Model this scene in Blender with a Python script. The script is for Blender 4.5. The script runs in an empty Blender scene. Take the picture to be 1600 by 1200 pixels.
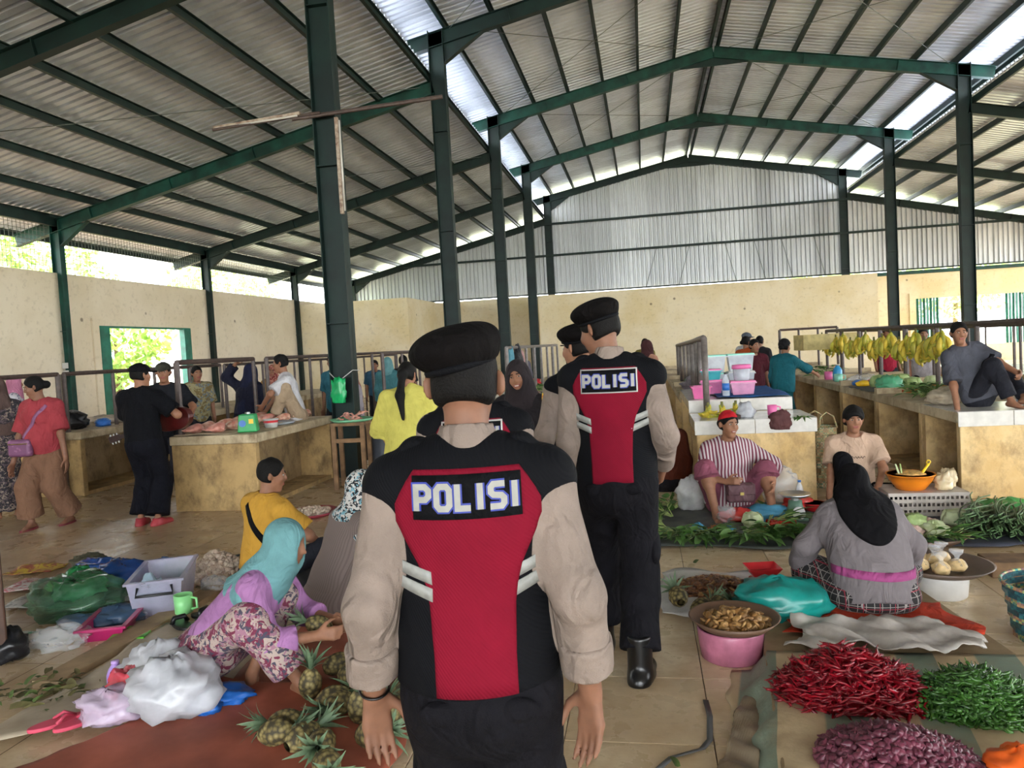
import bpy, math, random
import numpy as np
from mathutils import Vector, Matrix
R = random.Random(7)
NR = np.random.RandomState(11)
sc = bpy.context.scene
col = sc.collection
PI = math.pi
# ---------------------------------------------------------------- camera, world, sun, exposure
F_PX, YAW, PITCH, ROLL = 1167.73, 0.1778, -0.0486, -0.0558
cam_d = bpy.data.cameras.new('camera')
cam = bpy.data.objects.new('camera', cam_d)
col.objects.link(cam)
_fw = Vector((-math.sin(YAW)*math.cos(PITCH), math.cos(YAW)*math.cos(PITCH), math.sin(PITCH)))
_r = Vector((math.cos(YAW), math.sin(YAW), 0)); _u = _r.cross(_fw)
_r2 = _r*math.cos(ROLL)+_u*math.sin(ROLL); _u2 = -_r*math.sin(ROLL)+_u*math.cos(ROLL)
_m = Matrix((_r2, _u2, -_fw)).transposed().to_4x4()
_m.translation = Vector((0, 0, 1.62))
cam.matrix_world = _m
cam_d.sensor_width = 36.0
cam_d.lens = 36.0*F_PX/1600.0
cam_d.clip_start = 0.05
cam_d.clip_end = 400
sc.camera = cam
w = bpy.data.worlds.new('overcast_sky'); sc.world = w; w.use_nodes = True
bg = w.node_tree.nodes['Background']
bg.inputs[0].default_value = (0.93, 0.97, 1.0, 1)
bg.inputs[1].default_value = 2.6
sun_d = bpy.data.lights.new('sun', 'SUN'); sun_d.energy = 7.0; sun_d.angle = math.radians(12); sun_d.color = (1, .96, .88)
sun = bpy.data.objects.new('sun', sun_d); col.objects.link(sun)
sun.rotation_euler = (math.radians(-25), math.radians(28), 0)
sc.view_settings.view_transform = 'Standard'
sc.view_settings.look = 'None'
sc.view_settings.gamma = 1.0
sc.view_settings.use_curve_mapping = False
sc.view_settings.exposure = 2.35
sc.cycles.max_bounces = 8
sc.cycles.diffuse_bounces = 5
sc.cycles.transparent_max_bounces = 10
sc.cycles.sample_clamp_indirect = 6.0

# ---------------------------------------------------------------- materials
def srgb(c):
    if isinstance(c, str):
        c = [int(c[i:i+2], 16)/255 for i in (0, 2, 4)]
    return tuple(((x/12.92) if x <= .04045 else ((x+.055)/1.055)**2.4) for x in c)
class NT:
    def __init__(s, name):
        s.m = bpy.data.materials.new(name); s.m.use_nodes = True
        s.t = s.m.node_tree; s.n = s.t.nodes; s.l = s.t.links
        s.p = s.n['Principled BSDF']
    def add(s, t, **k):
        x = s.n.new(t)
        for a, b in k.items(): setattr(x, a, b)
        return x
    def lk(s, a, b): s.l.new(a, b)
    def obj(s):
        return s.add('ShaderNodeTexCoord').outputs['Object']
    def pos(s):
        return s.add('ShaderNodeNewGeometry').outputs['Position']
    def noise(s, vec, scale, detail=3, rough=.55, dist=0):
        x = s.add('ShaderNodeTexNoise'); x.inputs['Scale'].default_value = scale; x.inputs['Detail'].default_value = detail
        x.inputs['Roughness'].default_value = rough; x.inputs['Distortion'].default_value = dist
        if vec: s.lk(vec, x.inputs['Vector'])
        return x.outputs['Fac']
    def mapping(s, vec, scale=(1, 1, 1), rot=(0, 0, 0), loc=(0, 0, 0)):
        x = s.add('ShaderNodeMapping'); x.inputs['Scale'].default_value = scale; x.inputs['Rotation'].default_value = rot; x.inputs['Location'].default_value = loc
        s.lk(vec, x.inputs['Vector']); return x.outputs[0]
    def ramp(s, fac, stops, interp='LINEAR'):
        x = s.add('ShaderNodeValToRGB'); e = x.color_ramp; e.interpolation = interp
        while len(e.elements) < len(stops): e.elements.new(.5)
        for el, (p, c) in zip(e.elements, stops):
            el.position = p; el.color = (*c, 1) if len(c) == 3 else c
        s.lk(fac, x.inputs[0]); return x.outputs[0]
    def mix(s, fac, a, b, mode='MIX'):
        x = s.add('ShaderNodeMix', data_type='RGBA', blend_type=mode)
        for v, i in ((fac, 0), (a, 6), (b, 7)):
            if isinstance(v, (int, float)): x.inputs[i].default_value = v
            elif isinstance(v, tuple): x.inputs[i].default_value = (*v, 1)
            else: s.lk(v, x.inputs[i])
        return x.outputs[2]
    def math(s, op, a, b=None):
        x = s.add('ShaderNodeMath', operation=op)
        for v, i in ((a, 0), (b, 1)):
            if v is None: continue
            if isinstance(v, (int, float)): x.inputs[i].default_value = v
            else: s.lk(v, x.inputs[i])
        return x.outputs[0]
    def bump(s, h, strength=.3, dist=.02):
        x = s.add('ShaderNodeBump'); x.inputs['Strength'].default_value = strength; x.inputs['Distance'].default_value = dist
        s.lk(h, x.inputs['Height']); s.lk(x.outputs[0], s.p.inputs['Normal'])
    def color(s, c):
        if isinstance(c, tuple): s.p.inputs['Base Color'].default_value = (*c, 1)
        else: s.lk(c, s.p.inputs['Base Color'])
    def set(s, **k):
        for a, b in k.items(): s.p.inputs[a.replace('_', ' ')].default_value = b
MATS = {}
CL = 1.0
def mat(name, c, rough=.6, var=.12, vscale=6, bump=0, bscale=60, metal=0, spec=.5, alpha=1, c2=None, thr=None, hue=None, sheen=0, world=False, rnd=0, sub=0, trans=0):
    """plain procedural material: colour c, varied by noise towards c2 (or a darker tone)"""
    if name in MATS: return MATS[name]
    t = NT(name); c = srgb(c)
    v = t.pos() if world else t.obj()
    n = t.noise(v, vscale, 4)
    d = srgb(c2) if c2 is not None else tuple(x*(1-2.2*var) for x in c)
    l = c if c2 is not None else tuple(min(1, x*(1+var)) for x in c)
    lo, hi = thr or (.35, .65)
    cc = t.ramp(n, [(lo, d), (hi, l)])
    if rnd:
        oi = t.add('ShaderNodeObjectInfo').outputs['Random']
        hs = t.add('ShaderNodeHueSaturation'); t.lk(cc, hs.inputs['Color'])
        mr = t.add('ShaderNodeMapRange'); t.lk(oi, mr.inputs[0]); mr.inputs[3].default_value = 1-rnd; mr.inputs[4].default_value = 1+rnd
        t.lk(mr.outputs[0], hs.inputs['Value']); cc = hs.outputs[0]
    t.color(cc)
    t.set(Roughness=rough, Metallic=metal, Alpha=alpha)
    t.p.inputs['Specular IOR Level'].default_value = spec
    if sub: t.p.inputs['Subsurface Weight'].default_value = sub; t.p.inputs['Subsurface Radius'].default_value = (.02, .008, .004)
    if trans: t.p.inputs['Transmission Weight'].default_value = trans
    if sheen: t.p.inputs['Sheen Weight'].default_value = sheen
    if bump: t.bump(t.noise(v, bscale, 3), bump, .01)
    MATS[name] = t.m
    return t.m
# ---------------------------------------------------------------- mesh helpers
def tag(o, label=None, cat=None, group=None, kind=None):
    if label: o['label'] = label
    if cat: o['category'] = cat
    if group: o['group'] = group
    if kind: o['kind'] = kind
    return o
def mesh_data(name, v, f, m=None, smooth=False):
    me = bpy.data.meshes.new(name)
    if isinstance(f, np.ndarray) and len(f):
        v = np.asarray(v, np.float32); k = f.shape[1]
        me.vertices.add(len(v)); me.vertices.foreach_set('co', v.ravel())
        me.loops.add(f.size); me.loops.foreach_set('vertex_index', f.ravel().astype(np.int32))
        me.polygons.add(len(f)); me.polygons.foreach_set('loop_start', np.arange(0, f.size, k, dtype=np.int32))
        me.polygons.foreach_set('loop_total', np.full(len(f), k, np.int32))
        me.update(calc_edges=True)
    else:
        me.from_pydata([tuple(map(float, x)) for x in v], [], [tuple(map(int, x)) for x in f]); me.update()
    if smooth: me.polygons.foreach_set('use_smooth', np.ones(len(me.polygons), bool))
    if m: me.materials.append(m)
    return me
def link(name, me, parent=None, loc=None, rot=None):
    o = bpy.data.objects.new(name, me); col.objects.link(o)
    if parent is not None: o.parent = parent
    if loc is not None: o.location = loc
    if rot is not None: o.rotation_euler = rot
    return o
def empty(name, loc=(0, 0, 0), rz=0, label=None, cat=None, group=None, kind=None):
    o = bpy.data.objects.new(name, None); col.objects.link(o); o.location = loc; o.rotation_euler = (0, 0, rz)
    o.empty_display_size = .1
    return tag(o, label, cat, group, kind)
class MB:
    """collects pieces into one mesh"""
    def __init__(s): s.v = []; s.f = []; s.n = 0
    def add(s, v, f):
        s.v += [tuple(map(float, x)) for x in v]; s.f += [tuple(int(i)+s.n for i in q) for q in f]; s.n = len(s.v); return s
    def box(s, c, d, rz=0, M=None):
        x, y, z = [a/2 for a in d]
        v = [Vector((a, b, e)) for a in (-x, x) for b in (-y, y) for e in (-z, z)]
        if M is not None: v = [M @ p for p in v]
        elif rz: v = [Matrix.Rotation(rz, 3, 'Z') @ p for p in v]
        v = [p+Vector(c) for p in v]
        return s.add(v, [(0, 1, 3, 2), (4, 6, 7, 5), (0, 4, 5, 1), (2, 3, 7, 6), (0, 2, 6, 4), (1, 5, 7, 3)])
    def span(s, a, b):
        return s.box([(p+q)/2 for p, q in zip(a, b)], [abs(q-p) for p, q in zip(a, b)])
    def tube(s, pts, r, n=8, closed=False, cap=True):
        pts = [Vector(p) for p in pts]; rs = r if isinstance(r, (list, tuple)) else [r]*len(pts)
        base = s.n; L = len(pts); V = []; up = None
        for i, p in enumerate(pts):
            a = pts[i-1] if i or closed else p; b = pts[(i+1) % L] if i < L-1 or closed else p
            d = (b-a).normalized() if (b-a).length > 1e-9 else Vector((0, 0, 1))
            if up is None:
                up = Vector((0, 0, 1)) if abs(d.z) < .9 else Vector((1, 0, 0))
            x = up.cross(d)
            if x.length < 1e-6: x = Vector((1, 0, 0)).cross(d)
            x.normalize(); y = d.cross(x); up = y
            for k in range(n):
                t = 2*PI*k/n; V.append(p+(x*math.cos(t)+y*math.sin(t))*rs[i])
        F = []
        for i in range(L if closed else L-1):
            j = (i+1) % L
            for k in range(n):
                q = (k+1) % n; F.append((i*n+k, i*n+q, j*n+q, j*n+k))
        if cap and not closed: F += [tuple(range(n))[::-1], tuple((L-1)*n+k for k in range(n))]
        return s.add(V, F)
    def lathe(s, prof, n=24, c=(0, 0, 0), sx=1, sy=1, wob=None):
        V = []; F = []; L = len(prof)
        for i, (r, z) in enumerate(prof):
            for k in range(n):
                t = 2*PI*k/n; q = r*(wob(t, i) if wob else 1)
                V.append((c[0]+q*math.cos(t)*sx, c[1]+q*math.sin(t)*sy, c[2]+z))
        for i in range(L-1):
            for k in range(n):
                q = (k+1) % n; F.append((i*n+k, i*n+q, (i+1)*n+q, (i+1)*n+k))
        if prof[0][0] > 1e-4: F.append(tuple(range(n))[::-1])
        if prof[-1][0] > 1e-4: F.append(tuple((L-1)*n+k for k in range(n)))
        return s.add(V, F)
    def prism(s, poly, z0, z1, M=None):
        n = len(poly); v = [Vector((p[0], p[1], z0)) for p in poly]+[Vector((p[0], p[1], z1)) for p in poly]
        if M is not None: v = [M @ p for p in v]
        return s.add(v, [tuple(range(n))[::-1], tuple(range(n, 2*n))]+[(i, (i+1) % n, n+(i+1) % n, n+i) for i in range(n)])
    def data(s, name, m=None, smooth=False): return mesh_data(name, s.v, s.f, m, smooth)
    def build(s, name, m, parent=None, smooth=False, loc=None, rot=None): return link(name, s.data(name, m, smooth), parent, loc, rot)
def bevel(o, w=.01, seg=2):
    b = o.modifiers.new('bevel', 'BEVEL'); b.width = w; b.segments = seg; b.limit_method = 'ANGLE'; return o
def copy_tree(o, parent=None):
    c = o.copy(); col.objects.link(c); c.parent = parent
    for ch in o.children: copy_tree(ch, c)
    return c
# fast value noise for geometry
def fbm(p, s=1.0, seed=0):
    p = np.asarray(p, float)*s+seed*13.7
    x, y, z = p[..., 0], p[..., 1], p[..., 2]
    return (np.sin(x*1.7+1.3*np.sin(y*1.1+z*.7))+np.sin(y*2.3+1.7*np.sin(z*1.9+x*.6))+np.sin(z*2.9+1.1*np.sin(x*2.1+y*1.5))+.5*np.sin(x*5.1+y*4.3+2*np.sin(z*3.7)))/3.5
# ---------------------------------------------------------------- the hall: floor, walls, steel frames, roof
XL, XR, HN, RID = -3.98, 8.41, 8.23, 9.44
XM = (XL+XR)/2
XE, HE, HJ = -13.34, 5.14, 7.26
XRE = XR+(XL-XE)
FY = [-14.54, -8.54, -2.54, 3.46, 9.46, 15.46, 21.46, 27.46, 33.46]
YB, YF = 33.46, -21.0
def m_floor():
    t = NT('floor_tile_beige'); v = t.pos()
    n1 = t.noise(v, .55, 5, .6); n2 = t.noise(v, 3.5, 5, .65); n3 = t.noise(v, 28, 3)
    oi = t.add('ShaderNodeObjectInfo').outputs['Random']
    base = t.mix(t.math('MULTIPLY', oi, .5), srgb('decaa6'), srgb('e6d6b8'))
    c = t.mix(t.ramp(n2, [(.44, (0, 0, 0)), (.62, (1, 1, 1))]), base, srgb('cbb28c'))
    c = t.mix(t.ramp(n1, [(.46, (0, 0, 0)), (.66, (1, 1, 1))]), c, srgb('b99d78'))
    # the left part of the hall is walked dirty with mud
    sx = t.add('ShaderNodeSeparateXYZ'); t.lk(v, sx.inputs[0])
    mr = t.add('ShaderNodeMapRange'); t.lk(sx.outputs[0], mr.inputs[0]); mr.inputs[1].default_value = -2.2; mr.inputs[2].default_value = -4.2
    mud = t.math('MULTIPLY', mr.outputs[0], t.math('ADD', t.noise(v, 1.6, 5), .25))
    c = t.mix(mud, c, srgb('957d61'))
    st = t.mapping(v, (1.1, 3.2, 1))
    sp = t.ramp(t.noise(st, 6.5, 8, .75), [(.54, (0, 0, 0)), (.80, (1, 1, 1))])
    c = t.mix(t.math('MULTIPLY', sp, .6), c, srgb('8d6c4a'))
    t.color(c)
    rg = t.ramp(n2, [(.35, (.18,)*3), (.7, (.55,)*3)])
    t.lk(rg, t.p.inputs['Roughness'])
    t.bump(t.math('ADD', n3, n2), .08, .01)
    return t.m
MFLOOR = m_floor()
def m_wall(name, a, b, stain='6d5a40'):
    t = NT(name); v = t.pos()
    n = t.noise(v, .7, 5, .6); n2 = t.noise(v, 9, 4)
    c = t.mix(t.ramp(n, [(.4, (0, 0, 0)), (.65, (1, 1, 1))]), srgb(a), srgb(b))
    c = t.mix(t.math('MULTIPLY', t.ramp(n2, [(.55, (0, 0, 0)), (.75, (1, 1, 1))]), .25), c, srgb(stain))
    vo = t.add('ShaderNodeTexVoronoi'); vo.inputs['Scale'].default_value = .9; t.lk(v, vo.inputs['Vector'])
    sp = t.ramp(vo.outputs['Distance'], [(.03, (1, 1, 1)), (.055, (0, 0, 0))])
    c = t.mix(t.math('MULTIPLY', sp, .7), c, srgb('4a3a2a'))
    t.color(c); t.set(Roughness=.85); t.bump(n2, .15, .02)
    return t.m
MWALLL = m_wall('cream_plaster_pale', 'd9cdb6', 'cfc1a6')
MWALL = m_wall('cream_plaster_warm', 'ddd0b2', 'd3c196')
MSTEEL = mat('green_painted_steel', '184a40', .5, .18, 3, spec=.3, c2='0f2e28', thr=(.35, .7), world=True)
MSTEELD = mat('dark_green_painted_steel', '122a26', .5, .18, 3, spec=.3, c2='0c1c1b', thr=(.35, .7), world=True)
MFRAMEG = mat('green_door_paint', '1f6a58', .45, .15, 5)
def m_sheet(name, c, metal, rough):
    t = NT(name); v = t.pos()
    n = t.noise(t.mapping(v, (1, 1, .35)), 1.8, 5, .65)
    oi = t.add('ShaderNodeObjectInfo').outputs['Random']
    c1 = t.mix(oi, tuple(x*.70 for x in srgb(c)), srgb(c))
    cc = t.mix(t.ramp(n, [(.45, (0, 0, 0)), (.75, (1, 1, 1))]), c1, tuple(x*.72 for x in srgb(c)))
    t.color(cc); t.set(Metallic=metal, Roughness=rough); t.bump(t.noise(v, 14, 3), .12, .02)
    return t.m
MROOF = m_sheet('foil_backed_roof_sheet', 'd6dbe6', .25, .36)
MGABLE = m_sheet('zinc_wall_sheet', 'c9ccce', .45, .4)
# floor with tiles
fl = tag(MB().span((-40, YF-10, -.25), (45, YB+1.2, -.012)).build('floor', mat('grout_bed', '6e5a44', .9, .2, 8)), kind='structure')
tile_me = bevel(link('tile', MB().box((0, 0, -.0065), (.596, .596, .013)).data('tile', MFLOOR)), .002, 1)
dg = bpy.context.evaluated_depsgraph_get()
tm = bpy.data.meshes.new_from_object(tile_me.evaluated_get(dg)); bpy.data.objects.remove(tile_me)
xs = [.5+.6*i for i in range(-18, 12)]; ys = [3.27+.6*j for j in range(-3, 28)]
cells = sorted(((x, y) for x in xs for y in ys), key=lambda c: (c[0]+.0)**2*.55+c[1]**2 if c[1] > 1.2 else 999)
inv = [c for c in cells if c[1] > 1.2 and -.95*c[1] < c[0] < .62*c[1]+.4][:300]
for x, y in inv: link('tile', tm, fl, (x, y, 0))
rest = MB(); S = set(inv)
for i in range(-60, 60):
    for j in range(-30, 52):
        x, y = .5+.6*i, 3.27+.6*j
        if not any(abs(x-a) < .01 and abs(y-b) < .01 for a, b in ()) and (x, y) not in S and XE < x < XRE and YF < y < YB:
            rest.add([(x-.298, y-.298, 0), (x+.298, y-.298, 0), (x+.298, y+.298, 0), (x-.298, y+.298, 0)], [(0, 1, 2, 3)])
tag(rest.build('tile_field', MFLOOR, fl), kind='stuff')
# outside ground
mg = mat('sunlit_yard', 'c9c5b4', .9, .2, .4, c2='a3ac78', world=True)
tag(MB().span((-120, -80, -.4), (120, 150, -.26)).build('ground_outside', mg), kind='structure')
# left wall with doorway
WX = XE-.06
wl = MB()
for a, b in (((WX-.16, YF, 0), (WX, 16.94, 3.95)), ((WX-.16, 20.11, 0), (WX, YB, 3.95)), ((WX-.16, 16.94, 2.71), (WX, 20.11, 3.95))): wl.span(a, b)
wall_left = tag(wl.build('wall_left', MWALLL), kind='structure')
trim = MB()
for a, b in (((WX, 16.4, 0), (WX+.05, 16.62, 2.92)), ((WX, 20.43, 0), (WX+.05, 20.65, 2.92)), ((WX, 16.62, 2.74), (WX+.05, 20.43, 2.92))): trim.span(a, b)
tag(trim.build('trim_1', MWALLL), kind='structure')
d1 = empty('door_1', (WX, 18.5, 0), kind='structure')
for a, b in ((16.63, 16.97), (20.1, 20.42)):
    MB().span((-.1, a-18.5, 0), (.06, b-18.5, 2.73)).build('door_jamb', MFRAMEG, d1)
MB().span((-.1, 16.63-18.5, 2.69), (.03, 20.42-18.5, 2.74)).build('door_head', MFRAMEG, d1)
mwire = mat('mesh_wire', '4c5650', .5)
for k in range(3, 7):
    y0, y1 = FY[k]+.15, FY[k+1]-.15
    b = MB()
    for y in np.arange(y0, y1, .11): b.box((WX-.05, y, 4.5), (.008, .008, 1.1))
    for z in np.arange(3.99, 5.06, .11): b.box((WX-.05, (y0+y1)/2, z), (.008, y1-y0, .008))
    tag(b.build('wire_mesh', mwire, wall_left), kind='stuff')
# right wall (mostly outside the view)
wr = MB()
for a, b in (((XRE+.06, YF, 0), (XRE+.22, YB, 1.1)),): wr.span(a, b)
tag(wr.build('wall_right', MWALL), kind='structure')
# back wall: low plaster wall with window, metal sheets above
wb = MB()
for a, b in (((XE-.2, YB, 0), (11.1, YB+.18, 3.86)), ((15.2, YB, 0), (XRE+.2, YB+.18, 3.86)), ((11.1, YB, 2.7), (15.2, YB+.18, 3.86)), ((11.1, YB, 0), (15.2, YB+.18, .7))): wb.span(a, b)
wall_back = tag(wb.build('wall_back', MWALL), kind='structure')
tb = MB()
for a, b in (((10.85, YB-.05, .6), (11.1, YB, 2.92)), ((11.1, YB-.05, 2.7), (15.4, YB, 2.92))): tb.span(a, b)
tag(tb.build('trim_2', MWALL), kind='structure')
w1 = empty('window_1', (11.1, YB-.03, .7), kind='structure')
for i in range(7):
    MB().box((.06+i*.125, 0, 1.0), (.1, .04, 2.0), rz=.5 if i % 2 else -.5).build('folding_shutter_panel', MFRAMEG, w1)
for i in range(6):
    MB().box((3.4+i*.125, 0, 1.0), (.1, .04, 2.0), rz=.5 if i % 2 else -.5).build('folding_shutter_panel', MFRAMEG, w1)
tag(MB().span((XR+.9, YB-.16, 3.72), (XRE, YB-.02, 3.86)).build('trim_3', MSTEEL), kind='structure')
# plastered rooms standing in front of the back wall
blk = MB()
blk.span((-4.2, 30.55, 0), (8.82, YB, 3.68))
tag(blk.build('wall_room_middle', MWALL), kind='structure')
blk = MB(); blk.span((WX, 27.62, 0), (-8.86, YB, 3.76))
tag(blk.build('wall_room_corner', MWALL), kind='structure')
# gable sheets: ribbed strips cut to the roof line
def roofz(x):
    if x < XL-.0: return HE+(HJ-HE)*(x-XE)/(XL-XE)
    if x > XR: return HE+(HJ-HE)*(XRE-x)/(XRE-XR)
    return HN+(RID-HN)*(1-abs(x-XM)/(XM-XL))
prof = [(0, 0), (.08, 0), (.11, .08), (.15, .08), (.18, 0), (.26, 0), (.29, .08), (.33, .08), (.36, 0), (.44, 0), (.47, .08), (.51, .08), (.54, 0), (.62, 0), (.65, .08), (.69, .08), (.72, 0), (.76, 0)]
x = XE
while x < XRE-.1:
    v = []; n = len(prof)
    for (px, pd) in prof:
        xx = min(x+px*1.0, XRE)
        zt = min(roofz(xx), roofz(x+.38) if abs(x+.38-XL) < .4 or abs(x+.38-XR) < .4 else 99)-.1
        v += [(xx, YB+.1-pd, 3.93), (xx, YB+.1-pd, zt)]
    link('gable_sheet', mesh_data('gable_sheet', v, [(2*i, 2*i+2, 2*i+3, 2*i+1) for i in range(n-1)], MGABLE), wall_back)
    x += .76
gm = mat('girt_steel', '4b5450', .5)
for z in (5.57, 6.96): 
    xa = XE+ (z+.15-HE)/(HJ-HE)*(XL-XE) if z < 7 else XL
    MB().span((max(XE, xa), YB-.12, z), (XRE-(max(XE, xa)-XE), YB-.02, z+.09)).build('girt', MSTEELD, wall_back)
MB().span((XE, YB-.1, 3.9), (XRE, YB-.02, 3.96)).build('girt', MSTEELD, wall_back)
for xx in (.2, 1.6, 4.0, 5.2, 6.3, 7.6):
    MB().tube([(xx, YB-.05, 3.95), (xx+(.5 if xx < 2 else -.4), YB-.05, 5.57)], .012, 5).build('brace_rod', gm, wall_back)
# steel portal frames
def ibeam(b, p0, p1, depth, width, up, t=.012):
    p0, p1, up = Vector(p0), Vector(p1), Vector(up).normalized()
    d = (p1-p0).normalized(); s = d.cross(up).normalized(); up = s.cross(d).normalized()
    L = (p1-p0).length; c = (p0+p1)/2
    M = Matrix((d, s, up)).transposed()
    b.box(c, (L, t, depth), M=M)
    for k in (-1, 1): b.box(c+up*(k*(depth/2-t/2)), (L, width, t), M=M)
    n = max(2, int(L/2.0))
    for i in range(1, n): b.box(p0+d*(L*i/n), (t, width*.92, depth-.03), M=M)
def plate(b, pts, y, t=.014):
    n = len(pts); v = [(p[0], y-t/2, p[1]) for p in pts]+[(p[0], y+t/2, p[1]) for p in pts]
    b.add(v, [tuple(range(n)), tuple(range(2*n-1, n-1, -1))]+[(i, i+n, (i+1) % n+n, (i+1) % n) for i in range(n)])
UP = (0, 0, 1)
sl = (HJ-HE)/(XL-XE); sn = (RID-HN)/(XM-XL)
for k, y in enumerate(FY[1:]):
    mt = MSTEEL if k in (4, ) else MSTEELD
    fr = empty('steel_portal_frame', (0, y, 0), kind='structure')
    for X, top in ((XL, HN+.05), (XR, HN+.05)):
        b = MB(); ibeam(b, (X, 0, 0), (X, 0, top), .32, .2, (1, 0, 0)); b.build('column', MSTEELD, fr)
    for X, top in ((XE, HE+.02), (XRE, HE+.02)):
        b = MB(); ibeam(b, (X, 0, 0), (X, 0, top), .24, .16, (1, 0, 0)); b.build('side_column', mt if X < 0 else MSTEELD, fr)
    for s in (-1, 1):
        cx = lambda q: XM+s*(q-XM) if False else (q if s < 0 else XL+XR-q)
        b = MB(); ibeam(b, (cx(XL-.75), 0, HN-.12-.75*sn), (cx(XM), 0, RID-.12), .3, .16, UP); b.build('nave_rafter', MSTEEL if k in (3, 5, 6) else MSTEELD, fr)
        b = MB(); ibeam(b, (cx(XE-1.1), 0, HE-.12-1.1*sl), (cx(XL-.12), 0, HJ-.12), .28, .15, UP); b.build('aisle_rafter', mt if k != 3 else MSTEELD, fr)
        b = MB(); plate(b, [(cx(XL+.14), HN-.2), (cx(XL+1.0), HN-.1+sn*.9-.12), (cx(XL+.14), HN-.65)], 0)
        ibeam(b, (cx(XL+.16), 0, HN-.62), (cx(XL+1.05), 0, HN-.24+sn*1.0), .02, .14, UP)
        b.build('knee_bracket', MSTEELD, fr)
        b = MB(); plate(b, [(cx(XE+.1), HE-.2), (cx(XE+.8), HE-.2+sl*.7), (cx(XE+.1), HE-.6)], 0)
        ibeam(b, (cx(XE+.12), 0, HE-.58), (cx(XE+.85), 0, HE-.24+sl*.75), .02, .12, UP); b.build('knee_bracket', mt, fr)
        b = MB(); plate(b, [(cx(XM), RID-.25), (cx(XM-.9), RID-.25-sn*.9), (cx(XM-.9), RID-.3-sn*.9), (cx(XM), RID-.48)], 0)
        b.build('ridge_haunch', MSTEELD, fr)
# roof: ribbed sheets on purlins
ceil = empty('ceiling', (0, 0, 0), kind='structure')
rp = []
for i in range(5):
    a = i*.2; rp += [(a, 0), (a+.12, 0), (a+.14, .06), (a+.18, .06)]
rp.append((1.0, 0))
def sheet_data(x0, z0, x1, z1):
    v = []
    for (py, pd) in rp: v += [(x0, py, z0+pd), (x1, py, z1+pd)]
    return mesh_data('roof_sheet', v, [(2*i, 2*i+1, 2*i+3, 2*i+2) for i in range(len(rp)-1)], MROOF)
slopes = [(XL-.95, HN+.2-.95*sn, XM+.02, RID+.2), (XR+.95, HN+.2-.95*sn, XM-.02, RID+.2),
          (XE-1.35, HE+.2-1.35*sl, XL-.18, HJ+.2), (XRE+1.35, HE+.2-1.35*sl, XR+.18, HJ+.2)]
for s in slopes:
    me = sheet_data(*s); y = YF
    while y < YB+.9: link('roof_sheet', me, ceil, (0, y, 0)); y += 1.0
def purlin(x, z, m=None):
    b = MB(); b.box((x, (YF+YB+.8)/2, z+.08), (.012, YB+.8-YF, .16)); b.box((x+.03, (YF+YB+.8)/2, z+.006), (.06, YB+.8-YF, .012)); b.box((x+.03, (YF+YB+.8)/2, z+.154), (.06, YB+.8-YF, .012))
    b.build('purlin', m or MSTEELD, ceil)
for i in range(8):
    q = -.8+i*(XM-XL+.7)/7
    for X in (XL+q, XR-q): purlin(X, HN+.03+sn*q)
for i in range(10):
    q = -1.25+i*(XL-XE+1.05)/9
    for X in (XE+q, XRE-q): purlin(X, HE+.03+sl*q)
for X in (XL-.95, XR+.95): MB().span((X-.03, YF, HN-.02-.95*sn), (X+.03, YB+.8, HN+.18-.95*sn)).build('eave_beam', MSTEELD, ceil)
for X in (XE, XRE): MB().span((X-.05, YF, HE-.12), (X+.05, YB, HE+.06)).build('eave_beam', MSTEELD, ceil)
# sag rods between the purlins
mr_ = mat('rod_steel', '59605c', .5)
for y0 in (9.46, 15.46, 21.46):
    for (xa, xb) in ((XL+.3, XM-.3), (XR-.3, XM+.3)):
        za, zb = roofz(xa)+.02, roofz(xb)+.02
        MB().tube([(xa, y0, za), (xb, y0+6, zb)], .008, 5).build('brace_rod', mr_, ceil)
        MB().tube([(xa, y0+6, za), (xb, y0, zb)], .008, 5).build('brace_rod', mr_, ceil)
    MB().tube([(XE+.2, y0, roofz(XE+.2)), (XL-.4, y0+6, roofz(XL-.4))], .008, 5).build('brace_rod', mr_, ceil)
# trees outside
mleaf = [mat('tree_leaf_a', 'a9c46c', .6, .25, 3, c2='7fa650'), mat('tree_leaf_b', 'bcd07e', .6, .25, 3, c2='94b862')]
mbark = mat('bark', '6a5540', .9, .2, 10)
def tree(x, y, h, r, label, i):
    t = empty('tree', (x, y, -.26), label=label, cat='tree', group='trees outside the hall')
    MB().tube([(0, 0, 0), (.1, .05, h*.4), (.0, .1, h*.75)], [.16, .12, .06], 7).build('trunk', mbark, t)
    n = 2600; c = NR.normal(size=(n, 3)); c /= np.linalg.norm(c, axis=1)[:, None]
    rad = NR.uniform(.45, 1, n)**.6
    lump = 1+.25*fbm(c, 3, i)
    p = c*(rad*lump)[:, None]*np.array([r, r, r*.85])+np.array([0, 0, h*.68])
    a = NR.normal(size=(n, 3)); a /= np.linalg.norm(a, axis=1)[:, None]; b2 = np.cross(a, NR.normal(size=(n, 3))); b2 /= np.linalg.norm(b2, axis=1)[:, None]
    s = NR.uniform(.1, .26, n)[:, None]
    v = np.stack([p-a*s, p+b2*s*.45, p+a*s, p-b2*s*.45], 1).reshape(-1, 3)
    o = link('crown', mesh_data('crown', v, np.arange(4*n).reshape(n, 4), mleaf[i % 2]), t); tag(o, kind='stuff')
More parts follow.
